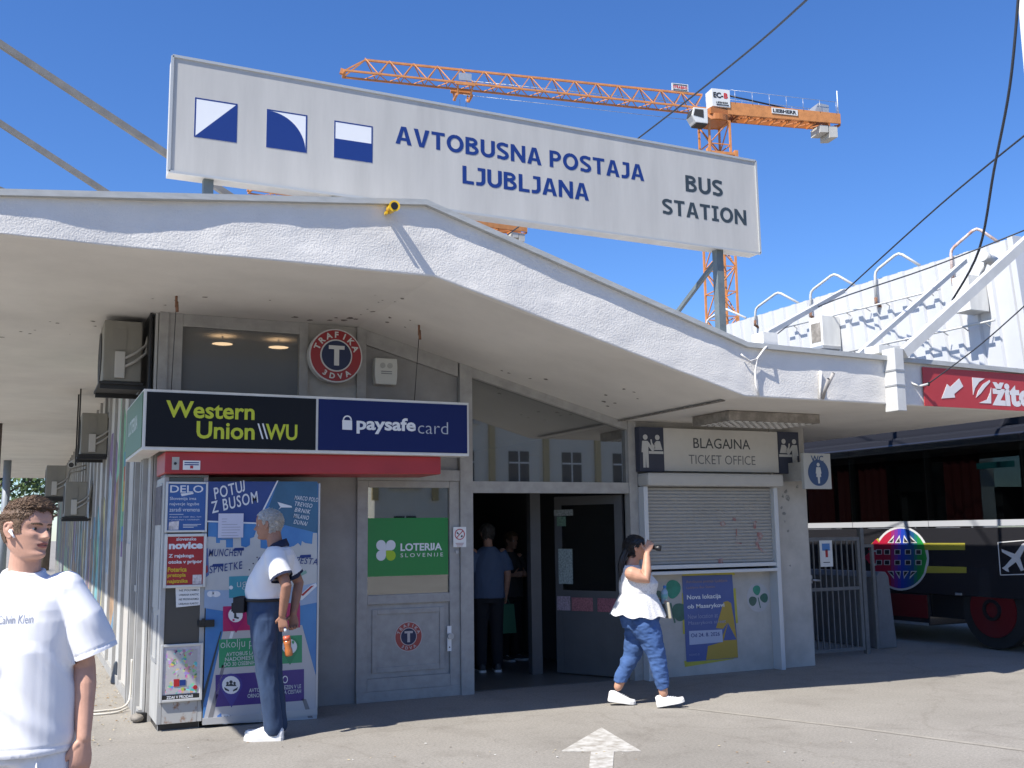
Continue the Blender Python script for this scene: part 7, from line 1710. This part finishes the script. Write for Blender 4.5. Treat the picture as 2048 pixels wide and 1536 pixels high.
# ---- two people in the dark hall
def hall_person(px, py, rz, h, lab, shirt, trou, hairc, longh, seed):
    c = atz(px, py); loc = V((c.x, c.y, 0.007)); s = h/1.75
    t = thing('person', lab, 'person', loc, rz); sk = skin_mat('skin_hall', (.40, .22, .15), 0)
    def v(x, y, z): return V((x*s, y*s, z*s))
    Hm = headM(v(0, -.03, 1.51), R(10), R(6), 0, s); mb = MB(); add_head(mb, sk, Hm, nl=50, ns=64)
    limb(mb, [v(0, .02, 1.42), v(0, 0, 1.50), v(0, -.01, 1.56)], [.065*s, .056*s, .055*s], sk)
    ell(mb, [(0, 0, .9*s, .15*s, .1*s), (0, 0, 1.2*s, .16*s, .105*s), (0, .01, 1.42*s, .11*s, .08*s)], sk); wrs = []
    for k in (-1, 1):
        sh, el, wr = v(k*.18, .01, 1.40), v(k*.24, .03, 1.13), v(k*.23, -.05, .90)
        if longh: el, wr = v(k*.22, .0, 1.13), v(k*.10, -.20, 1.16)
        limb(mb, [sh, el, wr], [.052*s, .042*s, .028*s], sk); hand(mb, wr, (wr-el), V((-k, .2, 0)), V((0, -1, .2)), sk, curl=.9, sc=s); wrs.append(wr)
        limb(mb, [v(k*.09, 0, .9), v(k*.095, 0, .5), v(k*.10, .02, .1)], [.08*s, .055*s, .04*s], sk)
    b = remesh(mb, 'body', t, .006, 3); eyes(b, Hm)
    hair(t, Hm, hairc, lambda a, tt: tt > (.78 if abs(a) < .8 else (.5 if abs(a) < 1.7 else .2)), lambda a, tt: .03, lambda a, tt, n: V((0, .6, -.5))+n*.2, 600, seed, cap=.01, rad=.006)
    mb = MB(); ell(mb, [(0, 0, .86*s, .205*s, .14*s), (0, 0, 1.05*s, .20*s, .14*s), (0, 0, 1.3*s, .20*s, .13*s), (0, .01, 1.41*s, .15*s, .1*s), (0, .01, 1.47*s, .08*s, .075*s)], shirt, 28)
    for k in (-1, 1): mb.tube([v(k*.15, .01, 1.39), v(k*.22, .02, 1.28), v(k*.235 if not longh else k*.22, .02, 1.18)], [.078*s, .078*s, .075*s], shirt, 16)
    remesh(mb, 'shirt', t, .009, 5, fold(.008, 8, 8, 3, 2, seed))
    mb = MB(); ell(mb, [(0, 0, .8*s, .17*s, .125*s), (0, 0, .95*s, .175*s, .125*s)], trou, 24)
    for k in (-1, 1): limb(mb, [v(k*.09, 0, .88), v(k*.095, 0, .5), v(k*.10, .02, .10)], [.105*s, .082*s, .07*s], trou)
    remesh(mb, 'trousers', t, .010, 5); 
    for k in (-1, 1): shoe(t, v(k*.10, .02, 0), R(6*k), mat('shoe_dark', (.05, .05, .05), .6), sole_w)
    return Matrix.Translation(loc)@Matrix.Rotation(rz, 4, 'Z'), wrs
Mh, wr = hall_person(978, 1344, R(168), 1.72, 'man in a light blue shirt seen from behind in the dark hall, near the doorway', mat('shirt_blue', (.075, .11, .18), .9), mat('trousers_black', (.015, .015, .018), .9), mat('hair_hall', (.06, .055, .05), .6), False, 21)
w_ = Mh@wr[0] if (Mh@wr[0]).x > (Mh@wr[1]).x else Mh@wr[1]
mb = MB(); mb.prism([w_+V((-.09, -.03, -.12)), w_+V((.09, -.03, -.12)), w_+V((.12, -.03, -.46)), w_+V((-.12, -.03, -.46))], (0, .07, 0), mat('bag_green', (.02, .10, .05), .7)); mb.tube([w_+V((-.05, 0, -.125)), w_+V((-.02, 0, -.06)), w_+V((.02, 0, -.06)), w_+V((.05, 0, -.125))], .006, M['black'], 6); mb.build('shopping_bag', loc=w_, label='dark green shopping bag hanging from the hand of the man in the hall', cat='bag', bevel=.01)
hall_person(1022, 1322, R(15), 1.62, 'woman in a grey top facing out beside the man in the dark hall', mat('top_grey', (.06, .06, .06), .9), MATS['trousers_black'], mat('hair_hall2', (.10, .06, .03), .6), True, 33)
for o in scene.objects:
    if o.type == 'MESH': o.data.validate()
